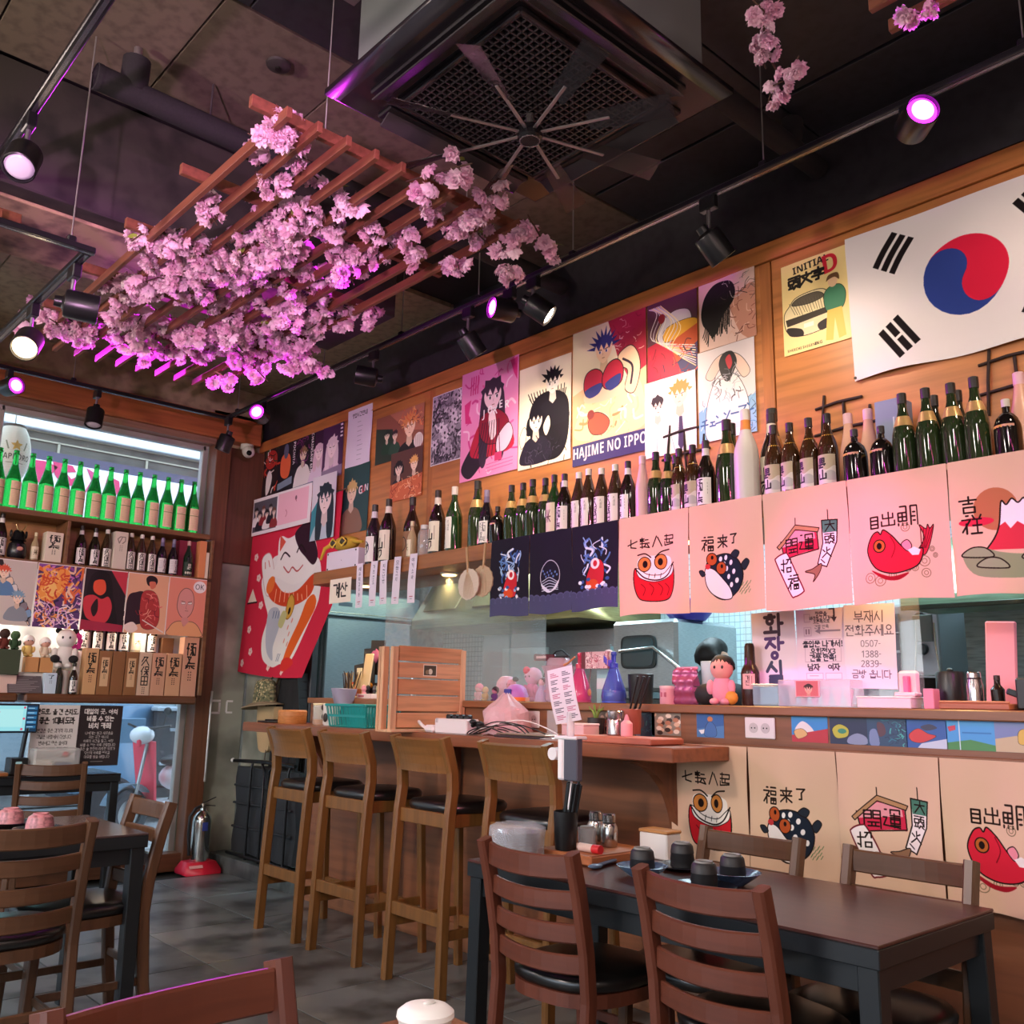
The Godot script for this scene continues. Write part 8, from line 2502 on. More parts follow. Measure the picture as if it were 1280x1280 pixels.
func person():
	var t = thing("person", "person in dark clothes bending over behind the ledge, black hair, seen from behind", "person", V(3.955, 0.0, -2.91), 0.0)
	t.scale = Vector3.ONE * 0.955
	var sk = mat("c99a80", 0.55)
	var H = V(0.13, 1.49, 0.0)
	var b = []
	for s in [-1.0, 1.0]:
		b.append([V(-0.03, 0.93, s * 0.085), V(0.02, 0.5, s * 0.1), 0.085, 0.058])
		b.append([V(0.02, 0.5, s * 0.1), V(-0.03, 0.09, s * 0.1), 0.055, 0.038])
		b.append([V(-0.05, 0.04, s * 0.1), V(0.14, 0.035, s * 0.115), 0.038, 0.03])
		b.append([V(0.05, 1.31, s * 0.1), V(0.06, 1.3, s * 0.175), 0.075, 0.055])
		b.append([V(0.06, 1.3, s * 0.185), V(0.17, 1.06, s * 0.23), 0.048, 0.04])
		b.append([V(0.17, 1.06, s * 0.23), V(0.4, 0.99, s * 0.14), 0.04, 0.026])
		b.append([V(0.41, 0.985, s * 0.135), V(0.47, 0.97, s * 0.11), 0.03, 0.028])
		for f in 4:
			b.append([V(0.47, 0.975 - f * 0.008, s * (0.135 - f * 0.018)), V(0.53, 0.955 - f * 0.006, s * (0.12 - f * 0.018)), 0.0095, 0.008])
		b.append([V(0.43, 0.98, s * 0.1), V(0.48, 0.955, s * 0.065), 0.011, 0.009])
	b.append([V(-0.02, 0.95, -0.05), V(-0.02, 0.95, 0.05), 0.13, 0.13])
	b.append([V(-0.02, 0.98, 0), V(0.0, 1.15, 0), 0.125, 0.125])
	b.append([V(0.0, 1.12, 0.0), V(0.035, 1.28, 0), 0.13, 0.13])
	b.append([V(0.05, 1.32, 0), V(0.09, 1.44, 0), 0.055, 0.052])
	# head bowed forward: skull, jaw, nose, ears
	b.append([V(0.1, 1.52, 0), V(0.14, 1.505, 0), 0.078, 0.072])
	b.append([V(0.17, 1.46, 0), V(0.185, 1.44, 0), 0.05, 0.036])
	b.append([V(0.21, 1.49, 0), V(0.225, 1.465, 0), 0.012, 0.014])
	for s in [-1.0, 1.0]:
		b.append([V(0.125, 1.5, s * 0.073), V(0.13, 1.475, s * 0.072), 0.016, 0.011])
	put("body", nets(b, 0.016, 0.03), sk, t)
	var hr = []
	for q in [[0.075, 1.535, 0, 0.078], [0.11, 1.56, 0, 0.072], [0.075, 1.515, 0.0, 0.07], [0.145, 1.565, 0, 0.055]]:
		hr.append([V(q[0], q[1], q[2]), V(q[0] + 0.02, q[1], q[2]), q[3] - 0.004, q[3] - 0.006])
	for i in 9:
		var a = -1.4 + 2.8 * i / 8.0
		hr.append([V(0.06 - 0.03 * cos(a), 1.52, sin(a) * 0.06), V(0.05 - 0.02 * cos(a), 1.49 + 0.012 * (i % 2), sin(a) * 0.066), 0.02, 0.008])
	put("hair", nets(hr, 0.009, 0.012), noisy("17130f", 0.55, "fine", 30.0), t)
	var sh = []
	sh.append([V(-0.02, 0.96, -0.05), V(-0.02, 0.96, 0.05), 0.145, 0.145])
	sh.append([V(-0.02, 0.98, 0), V(0.0, 1.15, 0), 0.142, 0.142])
	sh.append([V(0.0, 1.12, 0), V(0.03, 1.285, 0), 0.146, 0.144])
	for s in [-1.0, 1.0]:
		sh.append([V(0.04, 1.3, s * 0.08), V(0.055, 1.3, s * 0.18), 0.092, 0.07])
		sh.append([V(0.06, 1.3, s * 0.185), V(0.16, 1.08, s * 0.23), 0.064, 0.056])
	sh.append([V(0.05, 1.36, 0), V(0.075, 1.405, 0), 0.068, 0.064])
	put("shirt", nets(sh, 0.016, 0.035), noisy("26282e", 0.85, "cloth", 8.0), t)
	var tr = []
	for s in [-1.0, 1.0]:
		tr.append([V(-0.03, 0.92, s * 0.085), V(0.02, 0.5, s * 0.1), 0.1, 0.075])
		tr.append([V(0.02, 0.5, s * 0.1), V(-0.03, 0.12, s * 0.1), 0.074, 0.062])
	put("trousers", nets(tr, 0.022, 0.03), noisy("1f2126", 0.85, "cloth", 8.0), t)
	for s in [-1.0, 1.0]:
		put("shoe", nets([[V(-0.05, 0.042, s * 0.1), V(0.15, 0.036, s * 0.115), 0.05, 0.038]], 0.014, 0.02), mat("16161a", 0.5), t)

# ---------------------------------------------------------------- kitchen behind the hatch
func kitchen():
	rng.seed = 91
	person()
	var st = noisy("b4bcbe", 0.32, "cloth", V(0.5, 9, 0.5), 0.75)
	# glass at the hatch
	struct("window_5", Geo.new().box(V(3.2, 1.552, -4.09), V(0.008, 0.692, 1.11)).box(V(3.2, 1.552, -3.4), V(0.008, 0.692, 0.25)).done(), glassm("cfe0dc", 0.12))
	# steel-blue refrigerator
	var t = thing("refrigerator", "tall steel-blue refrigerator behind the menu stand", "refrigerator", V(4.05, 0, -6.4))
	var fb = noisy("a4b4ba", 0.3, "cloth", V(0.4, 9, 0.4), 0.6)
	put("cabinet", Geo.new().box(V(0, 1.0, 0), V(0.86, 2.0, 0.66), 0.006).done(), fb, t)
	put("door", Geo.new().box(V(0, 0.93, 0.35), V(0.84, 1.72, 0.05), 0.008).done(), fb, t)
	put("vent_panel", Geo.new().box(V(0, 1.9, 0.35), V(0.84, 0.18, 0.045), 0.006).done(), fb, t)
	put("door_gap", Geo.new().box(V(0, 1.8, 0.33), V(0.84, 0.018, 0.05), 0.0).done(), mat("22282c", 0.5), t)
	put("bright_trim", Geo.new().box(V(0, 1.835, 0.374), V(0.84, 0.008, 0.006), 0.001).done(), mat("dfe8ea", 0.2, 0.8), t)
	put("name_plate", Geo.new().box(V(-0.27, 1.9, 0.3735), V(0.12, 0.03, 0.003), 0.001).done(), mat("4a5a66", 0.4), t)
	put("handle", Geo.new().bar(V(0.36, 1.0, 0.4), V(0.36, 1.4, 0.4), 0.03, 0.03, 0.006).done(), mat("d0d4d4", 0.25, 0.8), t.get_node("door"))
	# extractor hood on the left
	t = thing("extractor_hood", "long brushed yellowish steel hood behind the hatch glass", "hood", V(4.8, 0, -4.9))
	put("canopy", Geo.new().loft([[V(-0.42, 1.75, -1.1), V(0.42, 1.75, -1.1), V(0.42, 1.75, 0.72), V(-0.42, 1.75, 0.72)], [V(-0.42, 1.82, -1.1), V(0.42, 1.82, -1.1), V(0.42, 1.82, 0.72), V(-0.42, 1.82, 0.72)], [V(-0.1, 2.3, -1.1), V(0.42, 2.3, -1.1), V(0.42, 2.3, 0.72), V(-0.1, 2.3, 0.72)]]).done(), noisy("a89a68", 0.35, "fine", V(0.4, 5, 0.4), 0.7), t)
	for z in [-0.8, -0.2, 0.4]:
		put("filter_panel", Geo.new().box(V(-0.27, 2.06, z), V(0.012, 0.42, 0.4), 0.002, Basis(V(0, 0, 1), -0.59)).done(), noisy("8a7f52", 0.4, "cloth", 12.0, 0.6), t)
	# steel back panel and door under it
	t = thing("steel_cabinet", "tall steel cabinet with a pale door behind the hatch glass", "cabinet", V(5.0, 0, -4.85))
	put("body", Geo.new().box(V(0, 0.86, 0), V(0.44, 1.7, 1.5), 0.006).done(), st, t)
	put("door", Geo.new().box(V(-0.226, 1.2, -0.25), V(0.014, 0.8, 0.5), 0.004).done(), mat("b8d4d8", 0.3), t)
	put("door", Geo.new().box(V(-0.226, 1.2, 0.35), V(0.014, 0.8, 0.5), 0.004).done(), st, t)
	put("label_plate", Geo.new().box(V(-0.228, 1.55, 0.62), V(0.004, 0.07, 0.18), 0.001).done(), mat("9fc4cc", 0.4), t)
	# hooded dish machine
	t = thing("dish_machine", "steel dish machine with a dark rounded window behind the blue bottle", "dish machine", V(4.66, 0, -3.62))
	put("hood", Geo.new().box(V(0, 1.49, 0), V(0.62, 0.42, 0.5), 0.02).done(), st, t)
	put("lower_body", Geo.new().box(V(0.02, 0.62, 0), V(0.6, 1.24, 0.5), 0.01).done(), noisy("5c6668", 0.4, "fine", 3.0, 0.5), t)
	var rr = []
	for i in 24:
		var a = TAU * i / 24
		rr.append(Vector2(signf(cos(a)) * pow(absf(cos(a)), 0.35) * 0.135, signf(sin(a)) * pow(absf(sin(a)), 0.35) * 0.1))
	put("window_seal", Geo.new().prism(rr, -0.012, 0.012, Transform3D(Basis(V(0, 1, 0), -PI / 2), V(-0.31, 1.51, -0.03))).done(), mat("2f3a3c", 0.4), t)
	for i in rr.size():
		rr[i] *= 0.86
	put("window_glass", Geo.new().prism(rr, -0.016, 0.016, Transform3D(Basis(V(0, 1, 0), -PI / 2), V(-0.31, 1.51, -0.03))).done(), mat("42565a", 0.08), t)
	put("lift_bar", Geo.new().tube([V(-0.34, 1.515, -0.16), V(-0.36, 1.53, 0.12), V(-0.36, 1.4, 0.32), V(-0.34, 1.34, 0.36)], 0.011, 10).done(), mat("dfe6e6", 0.2, 0.9), t)
	simple("round_basin", "violet plastic basin on top of the steel dish machine", "basin", V(4.55, 1.701, -3.43), [["basin", lathem("0,0 0.1,0.0 0.16,0.07 0.17,0.11 0.165,0.115 0.15,0.08 0.09,0.02 0,0.02", 26), mat("4a3fc0", 0.4)], ["rim", lathem("0.166,0.105 0.176,0.11 0.166,0.118", 24), mat("5a50d0", 0.4)]])
	# work table, oven, right-hand wall and hood
	t = thing("work_table", "steel work table along the kitchen's middle below the hatch line", "table", V(4.78, 0, -2.3))
	put("worktop", Geo.new().box(V(0, 0.88, 0), V(0.7, 0.04, 1.9), 0.006).done(), st, t)
	for x in [-0.3, 0.3]:
		for z in [-0.85, 0.85]:
			put("leg", Geo.new().cyl(V(x, 0.43, z), 0.022, 0.86, 14).done(), st, t)
	put("undershelf", Geo.new().box(V(0, 0.25, 0), V(0.62, 0.02, 1.7), 0.003).done(), st, t)
	t = thing("oven", "steel oven with three round black knobs beside the notices", "oven", V(5.02, 0.901, -2.3), -PI / 2)
	put("body", Geo.new().box(V(0, 0.42, -0.02), V(0.46, 0.84, 0.4), 0.008).done(), mat("8f8a8e", 0.35, 0.5), t)
	put("chamber", Geo.new().box(V(-0.09, 0.6, 0.185), V(0.24, 0.4, 0.012), 0.004).done(), mat("17161a", 0.3), t)
	put("rack", Geo.new().box(V(-0.09, 0.6, 0.195), V(0.23, 0.012, 0.008), 0.002).box(V(-0.09, 0.7, 0.195), V(0.23, 0.006, 0.008), 0.002).done(), mat("a8a4a4", 0.3, 0.8), t)
	put("rosy_element", Geo.new().box(V(-0.07, 0.8, 0.196), V(0.16, 0.01, 0.006), 0.002).done(), mat("d06a88", 0.4), t)
	for i in 3:
		put("knob", Geo.new().cyl(V(0.14, 0.77 - i * 0.08, 0.19), 0.03, 0.03, 18, Basis(V(1, 0, 0), PI / 2), -1, 0.004).done(), mat("19181b", 0.35), t)
	struct("wall_kitchen_right", Geo.new().box(V(4.72, 1.25, -1.2), V(1.06, 2.5, 0.96)).done(), noisy("7c8a80", 0.35, "fine", V(0.5, 4, 0.5), 0.5))
	t = thing("extractor_hood", "steel hood edge with green light in its colour, above the pink cutting board", "hood", V(4.05, 1.62, -1.2))
	put("canopy", Geo.new().loft([[V(-0.2, 0.0, -0.6), V(0.13, 0.0, -0.6), V(0.13, 0.0, 0.9), V(-0.2, 0.0, 0.9)], [V(-0.2, 0.05, -0.6), V(0.13, 0.05, -0.6), V(0.13, 0.05, 0.9), V(-0.2, 0.05, 0.9)], [V(0.06, 0.4, -0.4), V(0.13, 0.4, -0.4), V(0.13, 0.4, 0.9), V(0.06, 0.4, 0.9)]]).done(), noisy("9cc09c", 0.3, "fine", V(0.4, 5, 0.4), 0.6), t)  # green light is put into the steel colour
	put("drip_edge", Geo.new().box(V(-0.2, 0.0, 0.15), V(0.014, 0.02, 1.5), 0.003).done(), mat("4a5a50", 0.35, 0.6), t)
	simple("stock_pot", "tall black stock pot beyond the narrow pink carton", "pot", V(3.93, 0.921, -1.78), [["pot", lathem("0,0 0.1,0 0.105,0.01 0.105,0.4 0.11,0.41 0.1,0.412 0.098,0.02 0,0.02", 26), mat("1d1e22", 0.35)], ["handle", Geo.new().tube([V(-0.1, 0.32, -0.04), V(-0.14, 0.32, -0.03), V(-0.14, 0.32, 0.03), V(-0.1, 0.32, 0.04)], 0.008, 8).done(), mat("1d1e22", 0.35)]])
	t = thing("work_table", "low steel stand carrying the black stock pot", "table", V(3.93, 0, -1.8))
	put("worktop", Geo.new().box(V(0, 0.9, 0), V(0.5, 0.04, 0.5), 0.005).done(), st, t)
	for x in [-0.2, 0.2]:
		for z in [-0.2, 0.2]:
			put("leg", Geo.new().cyl(V(x, 0.44, z), 0.02, 0.88, 12).done(), st, t)
	t = thing("wire_strainer", "steel wire strainer hanging on the dark wall above the stock pot", "strainer", V(4.16, 1.36, -1.83), -PI / 2)
	for i in 5:
		var pts = []
		for k in 17:
			var a = PI * k / 16
			pts.append(V(cos(a) * (0.07 - 0.004 * i), -0.01 - 0.022 * i, 0.02 + sin(a) * 0.05))
		put("wire", Geo.new().tube(pts, 0.0025, 5).done(), mat("c8ccc8", 0.25, 0.9), t)
	put("handle", Geo.new().tube([V(-0.06, 0.0, 0.02), V(-0.05, 0.14, 0.01), V(-0.05, 0.24, 0.0)], 0.005, 8).done(), mat("c8ccc8", 0.25, 0.9), t)
	put("hook_plate", Geo.new().box(V(-0.02, 0.2, 0.0), V(0.09, 0.12, 0.01), 0.003).done(), mat("6a7470", 0.4, 0.5), t)
	put("handle", Geo.new().tube([V(0.05, 0.0, 0.02), V(0.035, 0.12, 0.012), V(0.03, 0.22, 0.002)], 0.005, 8).done(), mat("c8ccc8", 0.25, 0.9), t)

# ---------------------------------------------------------------- under the ceiling
func track(label, a, b, hang):
	var t = thing("lighting_track", label, "lighting track", a)
	var d = b - a
	var blk = mat("1d1c1f", 0.3, 0.3)
	put("track_bar", Geo.new().bar(V(0, 0, 0), d, 0.034, 0.022, 0.003).done(), blk, t)
	put("slot", Geo.new().bar(V(0, -0.0115, 0), d + V(0, -0.0115, 0), 0.012, 0.002, 0.0).done(), mat("6c6a70", 0.25, 0.8), t)
	for f in hang:
		var p = d * f
		put("hanger", Geo.new().tube([V(p.x, 0.01, p.z), V(p.x, 3.585 - a.y, p.z)], 0.003, 6).done(), mat("a8a6a2", 0.3, 0.7), t)
		put("hanger_clip", Geo.new().box(p + V(0, 0.018, 0), V(0.03, 0.026, 0.03), 0.004).done(), blk, t)

func track_spot(label, at, aim, lens, en = 0.0, ang = 30.0, low = 0.14, target = null):
	var blk = mat("161618", 0.32, 0.2)
	var t = thing("track_spotlight", label, "spotlight", at)
	put("adapter", Geo.new().box(V(0, -0.038, 0), V(0.032, 0.054, 0.07), 0.004).done(), blk, t)
	put("stem", Geo.new().tube([V(0, -0.06, 0), V(0, -low + 0.02, 0)], 0.008, 8).done(), mat("8a868a", 0.3, 0.8), t)
	var z = aim.normalized()
	var up = V(0, 1, 0) if absf(z.y) < 0.95 else V(1, 0, 0)
	var x = up.cross(z).normalized()
	var bs = Basis(x, z, x.cross(z))     # can axis = y, pointing along the aim
	var c = V(0, -low - 0.02, 0) + z * 0.03
	put("yoke", Geo.new().ell(V(0, -low, 0), V(0.02, 0.02, 0.02), 12).done(), blk, t)
	var pr = P2("0,-0.085 0.02,-0.085 0.022,-0.06 0.03,-0.055 0.05,-0.05 0.053,-0.044 0.053,0.062 0.049,0.064 0.047,0.045 0,0.045")
	put("can", Geo.new().lathe(pr, 26, Transform3D(bs, c)).done(), blk, t)
	var lm = mat("c9c4d2", 0.15) if en == 0.0 else glow(lens, 45.0)
	var ln = put("lens", Geo.new().lathe(P2("0.034,0.059 0.02,0.062 0,0.063"), 24, Transform3D(bs, c)).done(), lm, t)
	put("lens_ring", Geo.new().lathe(P2("0.046,0.05 0.04,0.057 0.034,0.059"), 24, Transform3D(bs, c)).done(), mat("c9c4d2", 0.15) if en == 0.0 else glow(lens, 5.0), ln)
	if en > 0.0:
		var to = target if target != null else at + c + z * 3.0
		spot(t, c + z * 0.075, to - at, C(lens), en, ang, 0.045, 0.9)

func trellis(label, z0, z1, xo, wd):
	var t = thing("ceiling_trellis", label, "trellis", V(xo, 2.95, (z0 + z1) / 2))
	var h = (z1 - z0) / 2
	for i in 10:
		put("slat", Geo.new().box(V(0.1067 * (i - 4.5), 0, 0), V(0.02, 0.036, h * 2), 0.002).done(), wd, t)
	for i in 5:
		var z = h - 0.085 - i * 0.515
		if z > -h:
			put("cross_beam", Geo.new().box(V(0, 0.038, z), V(1.14, 0.04, 0.022), 0.002).done(), wd, t)
	for s in [[-0.3, h - 0.1], [0.3, h - 0.1], [-0.3, -h + 0.3], [0.3, -h + 0.3]]:
		put("hanging_wire", Geo.new().tube([V(s[0], 0.05, s[1]), V(s[0], 0.636 if absf(s[1] + (z0 + z1) / 2 + 3.99) > 0.36 else 0.12, s[1])], 0.0022, 5).done(), mat("c8c4c0", 0.3, 0.6), t)

func ceiling_things():
	rng.seed = 101
	track("long black lighting track in front of the poster wall", V(2.69, 3.1, 2.0), V(2.69, 3.1, -5.95), [0.08, 0.2, 0.35, 0.46, 0.58, 0.66, 0.74, 0.84, 0.98])
	track("black lighting track in front of the timber beam over the window", V(2.69, 3.1, -5.95), V(-1.4, 3.1, -5.95), [0.25, 0.6, 0.95])
	track("short black track running towards the window at the photo's left edge", V(0.925, 2.75, -3.32), V(0.915, 2.75, -5.2), [])
	track("black track crossing the room in front of the concrete beam edge", V(0.945, 2.75, -3.3), V(-1.4, 2.75, -3.3), [0.035, 0.5, 0.95])
	track("shiny black track at the top left of the photo", V(0.655, 3.1, 1.6), V(0.655, 3.1, -4.02), [0.2, 0.55])
	var mg = "f02cff"
	track_spot("black track spotlight with a dull white lens facing down at the top left", V(0.655, 3.1, -3.16), V(-0.25, -0.8, 0.5), "", 0.0)
	track_spot("black track spotlight turned sideways beside the blossoms' left end", V(0.925, 2.75, -3.44), V(0.92, -0.05, 0.25), "", 0.0)
	track_spot("track spotlight shining warm white at the photo's left edge", V(0.92, 2.75, -3.93), V(-0.3, -0.62, 0.62), "ffe2b4", 1.0, 40.0)
	track_spot("magenta track spotlight at the left edge over the window", V(1.31, 3.1, -5.95), V(0.3, -0.02, 1.0), mg, 17.0, 24.0, 0.1, V(1.75, 2.8, -4.3))
	track_spot("black track spotlight pointing down before the window", V(1.82, 3.1, -5.95), V(-0.12, -1.0, 0.2), "", 0.0)
	track_spot("black track spotlight in the corner above the dome camera", V(2.68, 3.1, -5.9), V(-0.2, -0.9, -0.3), "", 0.0)
	track_spot("magenta track spotlight in the corner, above the black panel poster", V(2.69, 3.1, -5.43), V(-0.75, 0.02, 0.66), mg, 15.0, 25.0, 0.08, V(1.75, 2.8, -4.3))
	track_spot("black track spotlight with a pale lens facing left above the brown poster", V(2.69, 3.1, -4.14), V(-0.75, 0.12, -0.5), "", 0.0)
	track_spot("black track spotlight aimed at the two feathered figures poster", V(2.69, 3.1, -3.32), V(0.6, -0.72, 0.1), "ffe4c8", 1.1, 48.0, 0.15, V(3.4, 2.35, -3.5))
	track_spot("magenta track spotlight seen edge-on above the boxer poster", V(2.69, 3.1, -3.02), V(-1.0, -0.02, -0.25), mg, 12.0, 26.0, 0.1, V(1.85, 2.8, -3.2))
	track_spot("dark track spotlight right beside the edge-on magenta one", V(2.69, 3.1, -2.86), V(0.5, -0.5, 0.5), "ffe4c8", 0.9, 48.0, 0.12, V(3.4, 2.4, -2.7))
	track_spot("black track spotlight shining warm light left of the flag", V(2.69, 3.1, -1.9), V(0.62, -0.7, 0.22), "ffe6cc", 0.455, 52.0, 0.16, V(3.4, 2.3, -1.8))
	track_spot("magenta track spotlight facing the viewer above the flag", V(2.69, 3.1, -1.12), V(-0.72, -0.02, 0.7), mg, 3.0, 24.0, 0.07, V(1.9, 2.82, -0.5))
	track_spot("added black track spotlight over the flag, outside the picture", V(2.69, 3.1, -0.45), V(0.62, -0.7, -0.2), "ffe6cc", 0.45, 50.0, 0.16, V(3.4, 2.4, -1.0))  # extra unseen spot, added to light the flag
	track_spot("added lilac fill spotlight on the track behind the viewer aimed at the blossoms", V(0.655, 3.1, -0.5), V(0.4, -0.05, -0.9), "ffb4f4", 4.0, 17.0, 0.12, V(1.6, 2.86, -3.7))  # added unseen fill for the blossoms
	var ul = thing("added_uplight", "added floor-standing lilac fill uplight left of the viewer, outside the picture", "lamp", V(-0.8, 0.0, -0.7))  # added unseen lamp that brightens the blossoms from below
	put("base", Geo.new().cyl(V(0, 0.015, 0), 0.14, 0.03, 24, Basis.IDENTITY, -1, 0.005).done(), mat("1a1a1c", 0.4), ul)
	put("pole", Geo.new().tube([V(0, 0.03, 0), V(0, 1.6, 0)], 0.012, 10).done(), mat("1a1a1c", 0.4), ul)
	var ud = (V(1.65, 2.92, -3.55) - V(-0.8, 1.65, -0.7)).normalized()
	var ub = Basis(Vector3.UP.cross(ud).normalized(), ud, Vector3.UP.cross(ud).normalized().cross(ud))
	put("head", Geo.new().lathe(P2("0,-0.1 0.05,-0.1 0.06,0.0 0.055,0.0 0,-0.01"), 24, Transform3D(ub, V(0, 1.65, 0))).done(), mat("1a1a1c", 0.4), ul)
	put("lens", Geo.new().cyl(V(0, 1.65, 0) + ud * 0.004, 0.05, 0.006, 24, ub).done(), glow("ffc4f0", 8.0), ul)
	spot(ul, V(0, 1.65, 0) + ud * 0.02, V(0, 1.65, 0) + ud * 3.0, C("ffbcf2"), 13.0, 19.0, 0.05, 0.8)
	track_spot("rose track spotlight behind the viewer aimed at the round doll panel", V(0.655, 3.1, 0.0), V(0.8, -0.45, -0.7), "ff5ab4", 10.0, 4.2, 0.12, V(3.0, 1.73, -2.42))
	track_spot("violet track spotlight behind the viewer aimed at the notices", V(0.655, 3.1, 1.25), V(0.8, -0.45, -0.7), "ff60d8", 10.0, 6.0, 0.12, V(3.3, 1.42, -1.8))
	# magenta spots on the near tracks that tint the curtains and the bar
	track_spot("magenta track spotlight behind the viewer aimed at the curtains", V(0.655, 3.1, 0.4), V(0.8, -0.45, -0.6), "ff50c8", 12.0, 5.0, 0.12, V(3.0, 1.76, -1.62))
	track_spot("magenta track spotlight behind the viewer aimed at the bar", V(0.655, 3.1, 0.9), V(0.6, -0.4, -0.8), "ff6a90", 7.0, 12.0, 0.12, V(3.0, 1.2, -3.2))
	# ceiling cassette air conditioner and its deflector fan
	var dk = mat("201e22", 0.22, 0.0, 0.6)
	var t = thing("air_conditioner", "black square ceiling cassette air conditioner with a grey body", "air conditioner", V(1.81, 3.1, -1.965))
	put("body", Geo.new().box(V(0, 0.29, 0), V(0.8, 0.42, 0.8), 0.01).done(), mat("6f7575", 0.6), t)
	var g = Geo.new()
	g.loft([[V(-0.475, 0.045, -0.46), V(0.475, 0.045, -0.46), V(0.475, 0.045, 0.46), V(-0.475, 0.045, 0.46)], [V(-0.475, 0.025, -0.46), V(0.475, 0.025, -0.46), V(0.475, 0.025, 0.46), V(-0.475, 0.025, 0.46)], [V(-0.44, 0.0, -0.425), V(0.44, 0.0, -0.425), V(0.44, 0.0, 0.425), V(-0.44, 0.0, 0.425)]])
	put("panel", g.done(), dk, t)
	for k in 4:
		var b = Basis(V(0, 1, 0), k * PI / 2)
		put("air_slot", Geo.new().box(b * V(0, -0.004, 0.36), V(0.62, 0.012, 0.075), 0.004, b).done(), mat("0c0b0d", 0.6), t)
		put("louver", Geo.new().box(b * V(0, -0.022, 0.37), V(0.6, 0.006, 0.06), 0.002, b * Basis(V(1, 0, 0), 0.5)).done(), mat("3a3739", 0.25), t)
	put("grille_well", Geo.new().box(V(0, 0.004, 0), V(0.6, 0.01, 0.58), 0.002).done(), mat("0e0d10", 0.7), t)
	g = Geo.new()
	for i in 25:
		g.bar(V(-0.29 + i * 0.0242, -0.01, -0.28), V(-0.29 + i * 0.0242, -0.01, 0.28), 0.004, 0.014)
		g.bar(V(-0.29, -0.01, -0.28 + i * 0.0233), V(0.29, -0.01, -0.28 + i * 0.0233), 0.004, 0.014)
	var gr = put("grille", g.done(), mat("3a363a", 0.35), t)
	gr.set_meta("kind", "stuff")
	put("grille_frame", Geo.new().bar(V(-0.3, -0.01, -0.29), V(0.3, -0.01, -0.29), 0.014, 0.02, 0.003).bar(V(-0.3, -0.01, 0.29), V(0.3, -0.01, 0.29), 0.014, 0.02, 0.003).bar(V(-0.3, -0.01, -0.29), V(-0.3, -0.01, 0.29), 0.014, 0.02, 0.003).bar(V(0.3, -0.01, -0.29), V(0.3, -0.01, 0.29), 0.014, 0.02, 0.003).done(), dk, t)
	for s in [[-0.42, -0.42], [0.42, -0.42], [-0.42, 0.42], [0.42, 0.42]]:
		put("hanger_rod", Geo.new().tube([V(s[0], 0.4, s[1]), V(s[0], 0.485, s[1])], 0.006, 6).done(), mat("9a9894", 0.4, 0.8), t)
		put("bracket", Geo.new().box(V(s[0], 0.4, s[1]), V(0.05, 0.02, 0.05), 0.003).done(), mat("9a9894", 0.4, 0.8), t)
	t = thing("deflector_fan", "fan with thin metal spokes hung under the air conditioner", "fan", V(1.85, 3.075, -1.995))
	put("shaft", Geo.new().cyl(V(0, -0.012, 0), 0.014, 0.05, 14).done(), mat("b0acac", 0.25, 0.9), t)
	lathed("hub", "0,-0.085 0.03,-0.085 0.04,-0.075 0.042,-0.045 0.03,-0.034 0,-0.034", mat("17161a", 0.25), t)
	put("hub_ring", Geo.new().lathe(P2("0.031,-0.087 0.034,-0.087 0.034,-0.084 0.031,-0.084"), 24).done(), mat("c8c4c4", 0.2, 0.9), t)
	for i in 8:
		var a = TAU * i / 8 + 0.35
		var d = V(cos(a), 0, sin(a))
		put("spoke", Geo.new().bar(d * 0.035 + V(0, -0.06, 0), d * 0.27 + V(0, -0.066, 0), 0.012, 0.005, 0.001).done(), mat("a8a2a4", 0.3, 0.8), t)
		var s2 = d.cross(Vector3.UP)
		var bl = put("blade", Geo.new().sheet(6, 3, 0.002, func(u, v): return d * lerpf(0.2, 0.47, u) + s2 * (v - 0.5) * (0.05 + 0.03 * u) + V(0, -0.062 + 0.03 * (v - 0.5) - 0.01 * u, 0)).done(), cloudy("2a262c", 0.45, 0.2), t)
	# insulated pipes, detector
	var ins = noisy("1f1d20", 0.85, "fine", 6.0)
	t = thing("insulated_pipe", "thick black insulated pipe with an upright stub at the top left", "pipe", V(0.0, 3.4, -3.26))
	put("run", Geo.new().tube([V(0.88, 0, 0), V(2.0, -0.005, -0.01), V(3.3, -0.01, -0.02)], 0.048, 16).done(), ins, t)
	put("stub", Geo.new().tube([V(1.0, 0, 0), V(1.0, 0.13, 0.01)], 0.05, 16).done(), ins, t)
	put("end_collar", Geo.new().lathe(P2("0.03,0 0.05,0.002 0.05,0.02 0.046,0.022"), 16, Transform3D(Basis(V(0, 0, 1), PI / 2), V(0.884, 0, 0))).done(), ins, t)
	put("hanger", Geo.new().tube([V(1.3, 0.04, 0), V(1.3, 0.188, 0)], 0.004, 6).done(), mat("3a3638", 0.4), t)
	put("stub_bolt", Geo.new().cyl(V(1.0, 0.155, 0.01), 0.016, 0.05, 10).done(), mat("a8a4a0", 0.3, 0.8), t)
	t = thing("insulated_pipe", "black insulated pipe running from the air conditioner to the long wall", "pipe", V(2.3, 3.45, -1.8))
	put("run", Geo.new().tube([V(-0.1, -0.02, 0), V(0.4, 0, 0), V(1.05, 0.0, 0)], 0.045, 16).done(), ins, t)
	put("elbow", Geo.new().tube([V(0.8, 0.0, 0.0), V(0.84, 0.06, 0), V(0.85, 0.13, 0)], 0.045, 14).done(), ins, t)
	simple("smoke_detector", "small dark smoke detector on the ceiling above the trellis", "detector", V(1.43, 3.57, -2.97), [["disc", lathem("0,0 0.03,0 0.045,0.008 0.048,0.016 0,0.016", 20), mat("2e2a28", 0.6)], ["eye", Geo.new().cyl(V(0, -0.004, 0), 0.012, 0.01, 12).done(), mat("15130f", 0.4)]])
